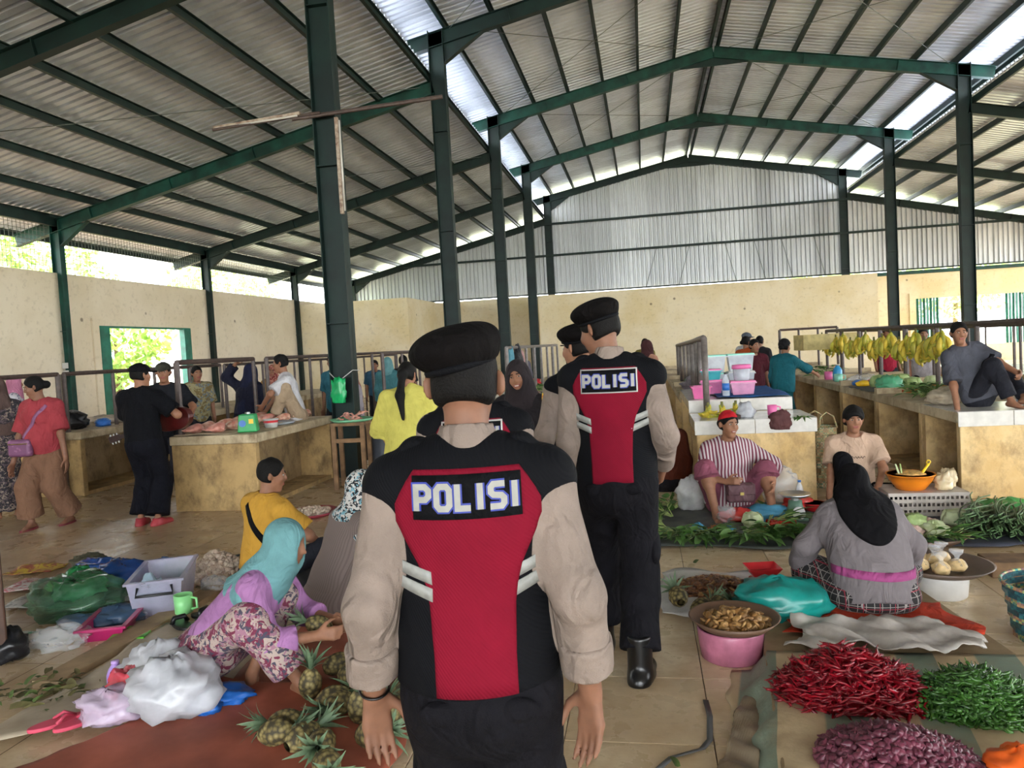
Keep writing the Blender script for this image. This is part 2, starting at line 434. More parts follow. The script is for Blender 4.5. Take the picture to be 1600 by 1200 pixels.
TL = [(-21, 20, 7, 3.0, 'broad leafy tree outside the open doorway beyond the pale wall'), (-27.5, 25, 9, 3.4, 'taller tree behind the doorway tree outside the pale wall'), (-21.5, 27.5, 4.5, 2.2, 'low bush-like tree at the far side of the doorway'),
      (-24, 40, 8, 3.4, 'tree showing above the pale wall near the hall corner'), (-30, 33, 9.5, 3.6, 'tall tree whose crown shows above the pale wall through the mesh'), (16.5, 44, 7, 3.0, 'tree outside the shuttered window in the back wall'), (23.5, 47, 8, 3.4, 'tree at the outer end of the shuttered back window'), (10.8, 48, 6.5, 2.6, 'tree behind the folded shutter of the back window')]
for i, a in enumerate(TL): tree(*a, i)
# ---------------------------------------------------------------- implicit-surface modelling (bodies, clothes, cloth heaps)
def A3(v): return np.array([float(v[0]), float(v[1]), float(v[2])])
def nrm(v):
    v = np.asarray(v, float); return v/max(1e-9, np.linalg.norm(v))
class SDF:
    def __init__(s): s.ops = []
    def _add(s, fn, lo, hi, k, op): s.ops.append((fn, np.asarray(lo, float), np.asarray(hi, float), k, op)); return s
    def rc(s, a, b, ra, rb, k=.02, op='u', flat=None, caps=(0, 0)):
        """tapered limb from a to b; flat=(axis, factor) squeezes it along axis; caps cut the ends flat"""
        a, b = A3(a), A3(b); ab = b-a; L2 = max(1e-9, ab@ab); L = math.sqrt(L2); u = ab/L
        if flat is not None: n = nrm(flat[0]); fs = flat[1]
        def fn(x, y, z):
            px, py, pz = x-a[0], y-a[1], z-a[2]
            t = (px*ab[0]+py*ab[1]+pz*ab[2])/L2
            tc = np.clip(t, 0, 1)
            qx, qy, qz = px-tc*ab[0], py-tc*ab[1], pz-tc*ab[2]
            if flat is not None:
                g = (qx*n[0]+qy*n[1]+qz*n[2])*(1/fs-1); qx, qy, qz = qx+g*n[0], qy+g*n[1], qz+g*n[2]
            d = np.sqrt(qx*qx+qy*qy+qz*qz)-(ra+(rb-ra)*tc)
            if flat is not None: d = d*min(1, fs)
            if caps[0]: d = np.maximum(d, -t*L)
            if caps[1]: d = np.maximum(d, (t-1)*L)
            return d
        m = max(ra, rb)*(max(1, flat[1]) if flat is not None else 1)+k*1.5+.02
        return s._add(fn, np.minimum(a, b)-m, np.maximum(a, b)+m, k, op)
    def el(s, c, r, k=.02, op='u', ax=None):
        c = A3(c); r = A3(r); B = None if ax is None else np.array([nrm(q) for q in ax])
        def fn(x, y, z):
            p = [x-c[0], y-c[1], z-c[2]]
            if B is not None: p = [p[0]*B[i][0]+p[1]*B[i][1]+p[2]*B[i][2] for i in range(3)]
            k0 = np.sqrt((p[0]/r[0])**2+(p[1]/r[1])**2+(p[2]/r[2])**2)
            k1 = np.sqrt((p[0]/r[0]**2)**2+(p[1]/r[1]**2)**2+(p[2]/r[2]**2)**2)+1e-6
            return k0*(k0-1)/k1
        m = max(r)+k*1.5+.02
        return s._add(fn, c-m, c+m, k, op)
    def plane(s, p, n, k=.004):
        """keep what lies behind the plane (p, n)"""
        p, n = A3(p), nrm(n)
        s.ops.append((lambda x, y, z: (x-p[0])*n[0]+(y-p[1])*n[1]+(z-p[2])*n[2], None, None, k, 'i')); return s
    def warp(s, fn):
        s.ops.append((fn, None, None, 0, 'w')); return s
    def field(s, lo, n, h):
        ax = [lo[i]+h*np.arange(n[i]) for i in range(3)]
        D = np.full(n, .5, np.float32)
        for fn, a, b, k, op in s.ops:
            if a is None: i0 = [0]*3; i1 = list(n)
            else:
                i0 = [max(0, int((a[i]-lo[i])/h)) for i in range(3)]; i1 = [min(n[i], int((b[i]-lo[i])/h)+2) for i in range(3)]
                if any(i1[i] <= i0[i] for i in range(3)): continue
            x = ax[0][i0[0]:i1[0], None, None]; y = ax[1][None, i0[1]:i1[1], None]; z = ax[2][None, None, i0[2]:i1[2]]
            V = D[i0[0]:i1[0], i0[1]:i1[1], i0[2]:i1[2]]
            d = fn(x, y, z)
            if op == 'w': V += d; continue
            if op == 'u':
                h_ = np.clip(.5+.5*(V-d)/k, 0, 1); V[...] = V+(d-V)*h_-k*h_*(1-h_)
            elif op == 's':
                d = -d; h_ = np.clip(.5-.5*(V-d)/k, 0, 1); V[...] = V+(d-V)*h_+k*h_*(1-h_)
            else:
                h_ = np.clip(.5-.5*(V-d)/k, 0, 1); V[...] = V+(d-V)*h_+k*h_*(1-h_)
        return D
    def bounds(s):
        L = [o[1] for o in s.ops if o[1] is not None and o[4] == 'u']; H = [o[2] for o in s.ops if o[2] is not None and o[4] == 'u']
        return np.min(L, 0), np.max(H, 0)
    def shell(s, G, lo, hi, o=.014, k=.03):
        """cloth lying over another shape G, o thick, between lo and hi"""
        ops = list(G.ops)
        def fn(x, y, z):
            V = np.full(np.broadcast(x, y, z).shape, .5)
            for f2, a, b, kk, op in ops:
                d = f2(x, y, z)
                if op == 'w': V = V+d; continue
                if op == 's': continue
                if op == 'u': h_ = np.clip(.5+.5*(V-d)/kk, 0, 1); V = V+(d-V)*h_-kk*h_*(1-h_)
                else: h_ = np.clip(.5-.5*(V-d)/kk, 0, 1); V = V+(d-V)*h_+kk*h_*(1-h_)
            return V-o
        return s._add(fn, lo, hi, k, 'u')
    def eval(s, P):
        """distance at points P (n,3)"""
        P = np.asarray(P, float); x, y, z = P[:, 0], P[:, 1], P[:, 2]; V = np.full(len(P), .5)
        for fn, a, b, k, op in s.ops:
            d = fn(x, y, z)
            if op == 'w': V = V+d; continue
            if op == 'u': h_ = np.clip(.5+.5*(V-d)/k, 0, 1); V = V+(d-V)*h_-k*h_*(1-h_)
            else:
                if op == 's': d = -d
                h_ = np.clip(.5-.5*(V-d)/k, 0, 1); V = V+(d-V)*h_+k*h_*(1-h_)
        return V
    def mesh(s, h, clip_lo=None, clip_hi=None):
        lo, hi = s.bounds()
        if clip_lo is not None: lo = np.maximum(lo, clip_lo)
        if clip_hi is not None: hi = np.minimum(hi, clip_hi)
        n = tuple(int(q) for q in np.ceil((hi-lo)/h)+2)
        return nets(s.field(lo, n, h), lo, h)
def nets(D, lo, h):
    S = D < 0
    nx, ny, nz = D.shape
    c = np.zeros((nx-1, ny-1, nz-1), np.uint8)
    for i in (0, 1):
        for j in (0, 1):
            for k in (0, 1): c += S[i:nx-1+i, j:ny-1+j, k:nz-1+k]
    act = (c > 0) & (c < 8)
    I = np.argwhere(act)
    if not len(I): return np.zeros((0, 3)), np.zeros((0, 4), int)
    idx = np.full(act.shape, -1, np.int32); idx[act] = np.arange(len(I))
    acc = np.zeros((len(I), 3)); cnt = np.zeros(len(I))
    E = [((0, 0, 0), (1, 0, 0)), ((0, 1, 0), (1, 1, 0)), ((0, 0, 1), (1, 0, 1)), ((0, 1, 1), (1, 1, 1)), ((0, 0, 0), (0, 1, 0)), ((1, 0, 0), (1, 1, 0)), ((0, 0, 1), (0, 1, 1)), ((1, 0, 1), (1, 1, 1)), ((0, 0, 0), (0, 0, 1)), ((1, 0, 0), (1, 0, 1)), ((0, 1, 0), (0, 1, 1)), ((1, 1, 0), (1, 1, 1))]
    val = {}
    for q in [(i, j, k) for i in (0, 1) for j in (0, 1) for k in (0, 1)]: val[q] = D[I[:, 0]+q[0], I[:, 1]+q[1], I[:, 2]+q[2]]
    for a, b in E:
        va, vb = val[a], val[b]; m = (va < 0) != (vb < 0)
        t = np.where(m, va/(va-vb+1e-12), 0)
        pt = np.array(a)+t[:, None]*(np.array(b)-np.array(a))
        acc += pt*m[:, None]; cnt += m
    V = lo+h*(I+acc/cnt[:, None])
    F = []
    for ax, (u, v) in ((0, (1, 2)), (1, (2, 0)), (2, (0, 1))):
        sl0 = [slice(None)]*3; sl1 = [slice(None)]*3; sl0[ax] = slice(0, -1); sl1[ax] = slice(1, None)
        a, b = S[tuple(sl0)], S[tuple(sl1)]
        X = np.argwhere(a != b)
        ok = (X[:, u] > 0) & (X[:, v] > 0) & (X[:, u] < D.shape[u]-1) & (X[:, v] < D.shape[v]-1)
        X = X[ok]
        if not len(X): continue
        def at(du, dv):
            Y = X.copy(); Y[:, u] -= du; Y[:, v] -= dv; return idx[Y[:, 0], Y[:, 1], Y[:, 2]]
        q = np.stack([at(1, 1), at(0, 1), at(0, 0), at(1, 0)], 1)
        fl = ~a[X[:, 0], X[:, 1], X[:, 2]]
        q[fl] = q[fl][:, ::-1]
        F.append(q)
    F = np.concatenate(F); return V, F[(F >= 0).all(1)]
def smooth_verts(V, F, it=1, f=.5):
    for _ in range(it):
        acc = np.zeros_like(V); c = np.zeros(len(V))
        for i in range(4):
            for j in ((i+1) % 4, (i-1) % 4):
                np.add.at(acc, F[:, i], V[F[:, j]]); np.add.at(c, F[:, i], 1)
        V = V+f*(acc/np.maximum(c, 1)[:, None]-V)
    return V
def sdf_obj(name, s, h, m, parent=None, it=1, **kw):
    V, F = s.mesh(h, **kw)
    if it: V = smooth_verts(V, F, it)
    return link(name, mesh_data(name, V, F, m, True), parent)
def folds(amp, f=14, seed=0, d=(1, .5, .3)):
    """cloth creases: a wandering wave added to the distance field"""
    def fn(x, y, z):
        ph = f*(d[0]*x+d[1]*y+d[2]*z)+2.1*np.sin(6.3*z+seed+4*x)+1.7*np.sin(7.7*y-3*z+seed*1.7)
        q = f*1.7*(d[2]*x+d[0]*y-d[1]*z)+1.9*np.sin(9*z-5*y+seed)+1.3*np.sin(11*x+seed*2)
        return amp*(.7*np.sin(ph)+.6*(1-2*np.abs(np.sin(q*.5))))*(.65+.35*np.sin(5*x-6*z+seed))
    return fn
# ---------------------------------------------------------------- people
SKIN = [mat('skin_tan', '9a6e55', .55, .06, 25, spec=.35, sub=.08), mat('skin_brown', '8f644c', .55, .06, 25, spec=.35, sub=.08), mat('skin_light', '7d5743', .55, .06, 25, spec=.35, sub=.08)]
MHAIR = mat('black_hair', '0c0a09', .7, .3, 90, bump=.4, bscale=160, spec=.2)
MEYEW = mat('eye_white', 'b9b0a8', .3, .03); MEYED = mat('eye_dark', '1a0f0a', .2, .03); MLIP = mat('lip', '8c4a42', .5, .06); MTEETH = mat('teeth', 'b9b2a4', .3, .03)
def dim(c, f=.74):
    return [int(c[i:i+2], 16)/255*f**.45 for i in (0, 2, 4)] if isinstance(c, str) else c
def fab(name, c, **k):
    k = dict(dict(rough=.85, var=.07, vscale=9, bump=0, spec=.25), **k); c = dim(c); new = name not in MATS; m = mat(name, c, **k)
    if new:   # creases and weave
        t = NT.__new__(NT); t.m = m; t.t = m.node_tree; t.n = t.t.nodes; t.l = t.t.links; t.p = t.n['Principled BSDF']
        v = t.obj(); a = t.noise(t.mapping(v, (1, 1, .6)), 9, 2, .5, 1.6); b = t.noise(v, 260, 1)
        t.bump(t.math('ADD', a, t.math('MULTIPLY', b, .05)), .9, .035)
    return m
def ik(a, b, l1, l2, hint):
    """middle joint of a two-bone limb from a to b bending towards hint"""
    a, b, hint = A3(a), A3(b), A3(hint); d = b-a; L = np.linalg.norm(d); u = d/max(L, 1e-6)
    if L > (l1+l2)*.999: return a+u*l1*(L/(l1+l2)), b
    x = (L*L+l1*l1-l2*l2)/(2*L); y = math.sqrt(max(0, l1*l1-x*x))
    n = hint-u*(hint@u); return a+u*x+nrm(n)*y, b
def hand(S, w, d, n, sc_=1, curl=.5, side=1, k=.008, spread=.12):
    """palm and five fingers: w wrist, d towards the fingers, n palm normal (curl goes towards n), side +1: thumb on d x n side"""
    w, d = A3(w), nrm(d); n = nrm(A3(n)-d*(A3(n)@d)); t = np.cross(d, n)*side
    s = sc_
    for j, o in enumerate((.028, .010, -.009, -.027)):
        p0 = w+t*o*.55*s+d*.01*s; p1 = w+d*(.088-.004*abs(j-1))*s+t*o*s
        S.rc(p0, p1, .0155*s, .0125*s, k*1.5)
        a = p1; dr = nrm(d+t*spread*(1.2-j*.8)*.5); ang = 0
        for q, ln in enumerate((.042, .027, .022)):
            ln *= (1, 1.08, 1.0, .8)[j]*s; ang += curl*(.55, .75, .5)[q]*(1+.12*j)
            v = dr*math.cos(ang)+n*math.sin(ang); b = a+v*ln
            S.rc(a, b, (.0098-.0009*q)*s, (.0092-.0012*q)*s, k*.5 if q else k); a = b
    a = w+t*.026*s+d*.02*s; v = nrm(d*.6+t*.75+n*.25); b = a+v*.042*s; S.rc(a, b, .0165*s, .0125*s, k)
    v2 = nrm(d*.85+t*.35+n*(.25+.3*curl)); c = b+v2*.032*s; S.rc(b, c, .0118*s, .0102*s, k*.5)
    v3 = nrm(d*.9+t*.1+n*(.3+.4*curl)); S.rc(c, c+v3*.024*s, .0102*s, .0082*s, k*.5)
class Person:
    """joints are given in the person's own frame: +Y ahead, +X to the person's right, Z up, origin on the ground below"""
    def __init__(P, loc, rz, label, h=.012, s=1.0, group=None, skin=0, pelvis=(0, 0, .9), lean=(0, 0, 0), head_turn=(0, 0), L=None, Rr=None, feet=None, female=False, fat=1.0, hc=None):
        P.root = empty('person', loc, rz, label, 'person', group); P.h = h; P.s = s; P.female = female; P.fat = fat
        P.skin = SKIN[skin] if isinstance(skin, int) else skin
        P.pel = A3(pelvis)
        up = nrm(np.array([lean[0], lean[1], 1.0])) if len(lean) < 4 else nrm(lean[1:])
        P.tw = lean[2] if len(lean) == 3 else 0
        P.up = up
        f = nrm(np.array([math.sin(P.tw)*-1, math.cos(P.tw), 0])); f = nrm(f-up*(f@up)); P.f = f; P.r = np.cross(f, up)
        P.nk = P.pel+up*.52*s            # base of the neck
        P.ch = P.pel+up*.36*s
        sw = (.165 if female else .18)*s*(1+(fat-1)*.3)
        P.sh = {i: P.nk-up*.055*s+P.r*i*sw for i in (1, -1)}
        hw = .09*s*(1+(fat-1)*.4)
        P.hip = {i: P.pel-up*.03*s+P.r*i*hw for i in (1, -1)}
        # head frame
        ty, tp = head_turn[:2]; tr = head_turn[2] if len(head_turn) > 2 else 0
        fh = nrm(P.f*np.array([1, 1, 0])) if np.linalg.norm(P.f[:2]) > .1 else np.array([0, 1., 0])
        c, q = math.cos(ty), math.sin(ty); fh = np.array([fh[0]*c-fh[1]*q, fh[0]*q+fh[1]*c, 0])
        rh = np.cross(fh, (0, 0, 1)); fh = fh*math.cos(tp)+np.array([0, 0, 1])*math.sin(tp); uh = np.cross(rh, fh)
        rh, uh = rh*math.cos(tr)+uh*math.sin(tr), uh*math.cos(tr)-rh*math.sin(tr)
        P.hf, P.hr, P.hu = fh, rh, uh
        P.hc = P.nk+up*.07*s+uh*.115*s+fh*.025*s if hc is None else A3(hc)
        P.el_, P.wr, P.hd, P.hn, P.curl = {}, {}, {}, {}, {}
        for i, spec in ((1, Rr), (-1, L)):
            sp = dict(dict(w=P.sh[i]+np.array([i*.05, .05, -.52])*s, hint=(i*.5, -1, -.2), d=None, n=None, curl=.5), **(spec or {}))
            e, wv = ik(P.sh[i], sp['w'], .285*s, .25*s, sp['hint']); P.el_[i] = e; P.wr[i] = wv
            d = nrm(wv-e) if sp['d'] is None else nrm(sp['d']); P.hd[i] = d
            P.hn[i] = np.array([-i*1.0, .1, 0]) if sp['n'] is None else A3(sp['n']); P.curl[i] = sp['curl']
        P.kn, P.an, P.toe = {}, {}, {}
        feet = feet or {}
        for i in (1, -1):
            sp = dict(dict(a=(i*.1*s, 0, .08*s), hint=(0, 1, 0), t=(0, 1, -.05)), **(feet.get(i) or {}))
            k, a = ik(P.hip[i], sp['a'], .43*s, .41*s, sp['hint']); P.kn[i] = k; P.an[i] = a; P.toe[i] = nrm(sp['t'])
    # ---- shapes
    def torso(P, S, o=0, k=.05, belly=0):
        s, f, fat = P.s, P.f, P.fat
        fl = (f, .66 if not P.female else .7)
        S.rc(P.pel, P.pel+P.up*.2*s, (.150*fat)*s+o, (.138*fat)*s+o, k, flat=fl)
        S.rc(P.pel+P.up*.2*s, P.ch+P.up*.02, (.138*fat)*s+o, (.160*(1+(fat-1)*.6))*s+o, k, flat=fl)
        S.rc(P.ch, P.nk-P.up*.08*s, (.160*(1+(fat-1)*.6))*s+o, .125*s+o, k, flat=(f, .62))
        for i in (1, -1): S.rc(P.nk-P.up*.045*s+P.r*i*.04*s, P.sh[i], .058*s+o, .047*s+o, k)
        if P.female:
            for i in (1, -1): S.el(P.ch+P.r*i*.07*s+f*.085*s+P.up*.0*s, (.062*s*fat+o,)*3, k)
        if belly: S.el(P.pel+P.up*.12*s+f*.09*s, (.13*s*fat+o, .11*s+o, .13*s+o), .06, ax=(P.r, f, P.up))
        return S
    def arm(P, S, i, o=0, k=.03, upto=2.0, caps=True, r=(.046, .039, .038, .028), d0=0):
        """upto: 1 = elbow, 2 = wrist; fractions cut between"""
        s = P.s; a, b, c = P.sh[i], P.el_[i], P.wr[i]
        if upto <= 1:
            e = a+(b-a)*upto; S.rc(a, e, r[0]*s+o, (r[0]+(r[1]-r[0])*upto)*s+o+d0, k, caps=(0, caps))
        else:
            S.rc(a, b, r[0]*s+o, r[1]*s+o, k); t = upto-1; e = b+(c-b)*t
            S.rc(b, e, r[2]*s+o, (r[2]+(r[3]-r[2])*t)*s+o+d0, k, caps=(0, caps))
        return e
    def leg(P, S, i, o=0, k=.03, upto=2.0, caps=True, r=(.085, .056, .054, .036), d0=0):
        s = P.s; a, b, c = P.hip[i], P.kn[i], P.an[i]; fa = 1+(P.fat-1)*.6
        if upto <= 1:
            e = a+(b-a)*upto; S.rc(a, e, r[0]*s*fa+o, (r[0]+(r[1]-r[0])*upto)*s*fa+o+d0, k, caps=(0, caps))
        else:
            S.rc(a, b, r[0]*s*fa+o, r[1]*s*fa+o, k); t = upto-1; e = b+(c-b)*t
            if t > .5: 
                m = b+(c-b)*.3; back = nrm(np.cross(np.cross(c-b, P.f), c-b)); S.rc(b, m-back*.012*s, r[2]*s*fa+o, (r[2]+.004)*s*fa+o, k)
            S.rc(b, e, r[2]*s*fa+o, (r[2]+(r[3]-r[2])*t)*s*fa+o+d0, k, caps=(0, caps))
        return e
    def headshape(P, S, o=0, k=.02, face=True, ears=True):
        s, c, f, r, u = P.s, P.hc, P.hf, P.hr, P.hu; ax = (r, f, u)
        S.el(c+u*.022*s-f*.012*s, (.074*s+o, .093*s+o, .096*s+o), k, ax=ax)
        S.el(c+f*.028*s-u*.04*s, (.058*s+o, .062*s+o, .082*s+o), k*1.5, ax=ax)
        if face:
            S.rc(c+f*.058*s-u*.108*s-r*.012*s, c+f*.058*s-u*.108*s+r*.012*s, .021*s, .021*s, .025)
            for i in (1, -1):
                S.el(c+f*.092*s+r*i*.031*s+u*.004*s, (.018*s, .014*s, .012*s), .012, 's', ax=ax)
                S.el(c+f*.06*s+r*i*.04*s-u*.03*s, (.024*s,)*3, .02)
                if ears: S.el(c-f*.016*s+r*i*.083*s-u*.008*s, (.009*s, .022*s, .033*s), .005, ax=(r*i*.75+f*.65, f*.75-r*i*.65, u))
            S.rc(c+f*.088*s+u*.012*s, c+f*.103*s-u*.026*s, .009*s, .0125*s, .012)
            for i in (1, -1): S.el(c+f*.09*s+r*i*.013*s-u*.03*s, (.010*s, .010*s, .008*s), .008)
            S.rc(c+f*.079*s-u*.062*s-r*.017*s, c+f*.079*s-u*.062*s+r*.017*s, .011*s, .011*s, .012)
        return S
    def body(P, hands=(1, -1), feet=(1, -1), legs=True, extra=None, it=1, torso_o=-.012, ears=True):
        S = SDF(); s = P.s
        P.torso(S, torso_o)
        S.rc(P.nk-P.up*.04*s, P.hc-P.hu*.05*s-P.hf*.022*s, .058*s*(.88 if P.female else 1), .05*s*(.9 if P.female else 1), .03)
        P.headshape(S, ears=ears)
        for i in (1, -1):
            P.arm(S, i, 0, caps=False)
            if i in hands: hand(S, P.wr[i], P.hd[i], P.hn[i], s*.97, P.curl[i], side=P.hside(i), k=.008)
            if legs: P.leg(S, i, -.008, caps=False)
            if i in feet: P.foot(S, i, -.003)
        if extra: extra(S)
        P.bodyS = S
        return sdf_obj('body', S, P.h, P.skin, P.root, it)
    def hside(P, i):
        # thumb side: towards the front / inside for a hanging hand
        d = P.hd[i]; n = P.hn[i]-d*(P.hn[i]@d); t = np.cross(d, nrm(n)); ref = np.array([-i*.3, 1, .4]); return 1 if t@ref > 0 else -1
    def foot(P, S, i, o=0, k=.02):
        s = P.s; a = P.an[i]; t = P.toe[i]; sd = np.cross(t, (0, 0, 1))
        h = a+np.array([0, 0, -.045*s])-t*.035*s
        S.rc(h, a+t*.1*s+np.array([0, 0, -.052*s]), .034*s+o, .03*s+o, k)
        b = a+t*.1*s+np.array([0, 0, -.056*s])
        for j in range(5):
            q = (j-2)*.016*s*i; S.rc(b+sd*q*.8, b+t*(.085-.011*j)*s+sd*q+np.array([0, 0, -.006*s]), .016*s+o, .0095*s+o, .012)
        S.rc(a, a+t*.06*s+np.array([0, 0, -.04*s]), .034*s+o, .03*s+o, k)
    def shoes(P, m, name='shoe', o=.008, h=None, high=0, flat=True):
        for i in (1, -1):
            S = SDF(); s = P.s; a = P.an[i]; t = P.toe[i]; fl = A3((0, 0, -.07*s))
            S.rc(a+fl-t*.04*s, a+fl+t*.05*s, .042*s+o, .04*s+o, .03); S.rc(a+fl+t*.05*s, a+fl+t*.145*s, .044*s+o, .036*s+o, .03)
            S.rc(a+fl*.6, a+A3((0, 0, .02+high)), .046*s+o, .044*s+o, .03, caps=(0, 1))
            gz_ = a[2]-.08*s-.002
            S.plane((0, 0, gz_), (0, 0, -1))
            sdf_obj(name, S, h or P.h, m, P.root)
    def shirt(P, m, sleeve=.6, o=.014, hem=-.06, so=.012, flare=.01, neck=.02, belly=0, name='shirt', fold=.004, it=1, extra=None, cut=True, k=.05, collar=0):
        S = SDF(); s = P.s
        P.torso(S, o, k, belly)
        S.rc(P.pel+P.up*.08*s, P.pel+P.up*(hem-.02)*s, .148*s*P.fat+o, .150*s*P.fat+o+flare, .06, flat=(P.f, .72))
        for i in (1, -1): P.arm(S, i, o+so*.5, .04, sleeve, True, d0=so)
        if collar: S.rc(P.nk-P.up*.03, P.nk+P.up*collar, .066*s, .062*s, .02, caps=(0, 1))
        if extra: extra(S)
        if cut: S.plane(P.pel+P.up*hem*s, -P.up)
        if not collar: S.el(P.nk+P.up*(.035+neck)*s+P.f*.03*s, (.07*s, .08*s, .05*s), .01, 's', ax=(P.r, P.f, P.up))
        if fold: S.warp(folds(fold, 13, P.pel[0]*7+len(P.root.name), (1, .6, .5)))
        P.shirtS = S
        return sdf_obj(name, S, P.h, m, P.root, it)
    def trousers(P, m, upto=1.9, o=.014, d0=.012, name='trousers', fold=.004, waist=.1, r=(.088, .062, .060, .046)):
        S = SDF(); s = P.s
        S.rc(P.pel-P.up*.04*s, P.pel+P.up*waist*s, .150*s*P.fat+o*.6, .142*s*P.fat+o*.5, .05, flat=(P.f, .74), caps=(0, 1))
        S.el(P.pel-P.up*.05*s-P.f*.045*s, (.135*s*P.fat, .1*s*P.fat, .1*s), .06, ax=(P.r, P.f, P.up))
        for i in (1, -1): P.leg(S, i, o, .035, upto, True, r=r, d0=d0)
        if fold: S.warp(folds(fold, 15, 3+P.pel[1], (.4, .5, 1)))
        return sdf_obj(name, S, P.h, m, P.root)
    def skirt(P, m, z1=.08, r0=.15, r1=.25, name='skirt', fold=.008, fl=.8):
        S = SDF(); s = P.s
        S.rc(P.pel+P.up*.12*s, P.pel, .14*s*P.fat, .16*s*P.fat, .05, flat=(P.f, .74))
        S.rc(P.pel, (P.pel[0], P.pel[1], z1), r0*s, r1*s, .06, flat=(P.f, fl), caps=(0, 1))
        S.warp(lambda x, y, z: fold*np.sin(9*np.arctan2(y-P.pel[1], x-P.pel[0]+1e-6)+3*z)*np.clip((P.pel[2]-z)*2, 0, 1))
        return sdf_obj(name, S, P.h, m, P.root)
    def hair(P, kind='short', m=None, tail=None):
        S = SDF(); s, c, f, r, u = P.s, P.hc, P.hf, P.hr, P.hu; ax = (r, f, u)
        th = {'short': .010, 'crop': .006, 'long': .016, 'tied': .01, 'mop': .022}[kind]
        S.el(c+u*.022*s-f*.012*s, (.074*s+th, .093*s+th, .096*s+th), .02, ax=ax)
        S.el(c-f*.035*s-u*.03*s, (.066*s+th*.7, .05*s+th*.6, .07*s), .03, ax=ax)
        if kind in ('short', 'crop', 'mop', 'tied'):
            S.el(c+f*(.088 if kind != 'mop' else .1)*s-u*(.045 if kind != 'mop' else .06)*s, (.088*s, .078*s, .105*s), .012, 's', ax=ax)
            S.plane(c-u*.066*s, -u-f*.25, .014)
            for i in (1, -1): S.el(c+f*.045*s+r*i*.085*s-u*.065*s, (.045*s, .055*s, .07*s), .01, 's', ax=ax)
            for i in (1, -1): S.el(c+f*.005*s+r*i*.088*s-u*.03*s, (.022*s, .03*s, .042*s), .008, 's', ax=ax)
        else:
            S.el(c+f*.085*s-u*.03*s, (.062*s, .06*s, .085*s), .02, 's', ax=ax)
            S.rc(c-f*.05*s, c-f*.085*s-u*.32*s, .085*s, .06*s, .05, flat=(f, .5))
        if kind == 'tied': S.el(c-f*.125*s-u*.01*s, (.045*s, .04*s, .045*s), .02)
        if tail: tail(S)
        S.warp(folds(.003, 60, 1, (1, .4, .2)))
        return sdf_obj('hair', S, min(P.h, .010), m or MHAIR, P.root)
    def hijab(P, m, drop=.3, w=.17, front=.1, name='hijab', fold=.006, inner=None, op=(.055, .085), tip=None):
        S = SDF(); s, c, f, r, u = P.s, P.hc, P.hf, P.hr, P.hu; ax = (r, f, u)
        S.el(c+u*.018*s-f*.015*s, (.094*s, .112*s, .114*s), .03, ax=ax)
        S.el(c-u*.06*s+f*.01*s, (.085*s, .095*s, .11*s), .05, ax=ax)
        S.rc(c-u*.08*s-f*.01*s, P.nk-P.up*.03*s, .085*s, .12*s, .05)
        b = P.nk-P.up*drop*s
        S.rc(P.nk-P.up*.02*s+P.f*.0*s, b-P.f*.02*s, .125*s, w*s*1.02, .06, flat=(P.f, .78), caps=(0, 1))
        for i in (1, -1): S.rc(P.nk-P.up*.03*s, P.sh[i]-P.up*.04*s+P.r*i*.0, .08*s, .072*s, .06)
        if front: S.rc(c-u*.1*s+f*.03*s, P.ch+P.f*.1*s-P.up*(front-.1)*s, .07*s, .1*s, .05, flat=(P.f, .5))
        if tip: tip(S)
        S.el(c+f*.1*s-u*.022*s, (op[0]*s, .07*s, op[1]*s), .012, 's', ax=ax)
        S.warp(folds(fold, 16, P.pel[0]*3, (1, .3, .7)))
        return sdf_obj(name, S, P.h, m, P.root)
    def face(P, teeth=False, look=0):
        s, c, f, r, u = P.s, P.hc, P.hf, P.hr, P.hu; ax = (r, f, u)
        for i in (1, -1):
            e = c+f*.0775*s+r*i*.031*s+u*.004*s
            S = SDF(); S.el(e, (.0135*s, .0085*s, .0058*s), .002, ax=ax); o = sdf_obj('eye', S, .003, MEYEW, P.root)
            S = SDF(); S.el(e+f*.0055*s+r*look*.004*s, (.0068*s, .0048*s, .0062*s), .002, ax=ax); sdf_obj('iris', S, .002, MEYED, o)
            S = SDF(); S.rc(e+f*.012*s+u*.021*s-r*.017*s, e+f*.012*s+u*.021*s+r*.017*s, .004*s, .004*s, .002); sdf_obj('eyebrow', S, .003, MHAIR, P.root)
        S = SDF()
        S.rc(c+f*.0855*s-u*(.059)*s-r*.02*s, c+f*.0855*s-u*(.059)*s+r*.02*s, .0075*s, .0075*s, .003)
        S.rc(c+f*.0855*s-u*(.070)*s-r*.015*s, c+f*.0855*s-u*(.070)*s+r*.015*s, .0075*s, .0075*s, .003); sdf_obj('lips', S, .003, MLIP, P.root)
        if teeth: S = SDF(); S.rc(c+f*.089*s-u*.064*s-r*.013*s, c+f*.089*s-u*.064*s+r*.013*s, .0052*s, .0052*s, .002); sdf_obj('teeth', S, .002, MTEETH, P.root)
    def part(P, name, S, m, h=None, it=1): return sdf_obj(name, S, h or P.h, m, P.root, it)
def decal(S, name, m, parent, rows, ncol, y0, dirv, off, flip=False):
    """cloth piece laid on a garment: rows = [(z, xleft, xright)], found on the surface along dirv from y0"""
    V = []; nr = len(rows)
    for (z, xa, xb) in rows:
        for j in range(ncol): V.append((xa+(xb-xa)*j/(ncol-1), y0, z))
    V = project(S, np.array(V), dirv, off)
    F = [(i*ncol+j, i*ncol+j+1, (i+1)*ncol+j+1, (i+1)*ncol+j) for i in range(nr-1) for j in range(ncol-1)]
    o = link(name, mesh_data(name, V, np.array(F), m, True), parent)
    sd = o.modifiers.new('thick', 'SOLIDIFY'); sd.thickness = .002; sd.offset = 0
    return o
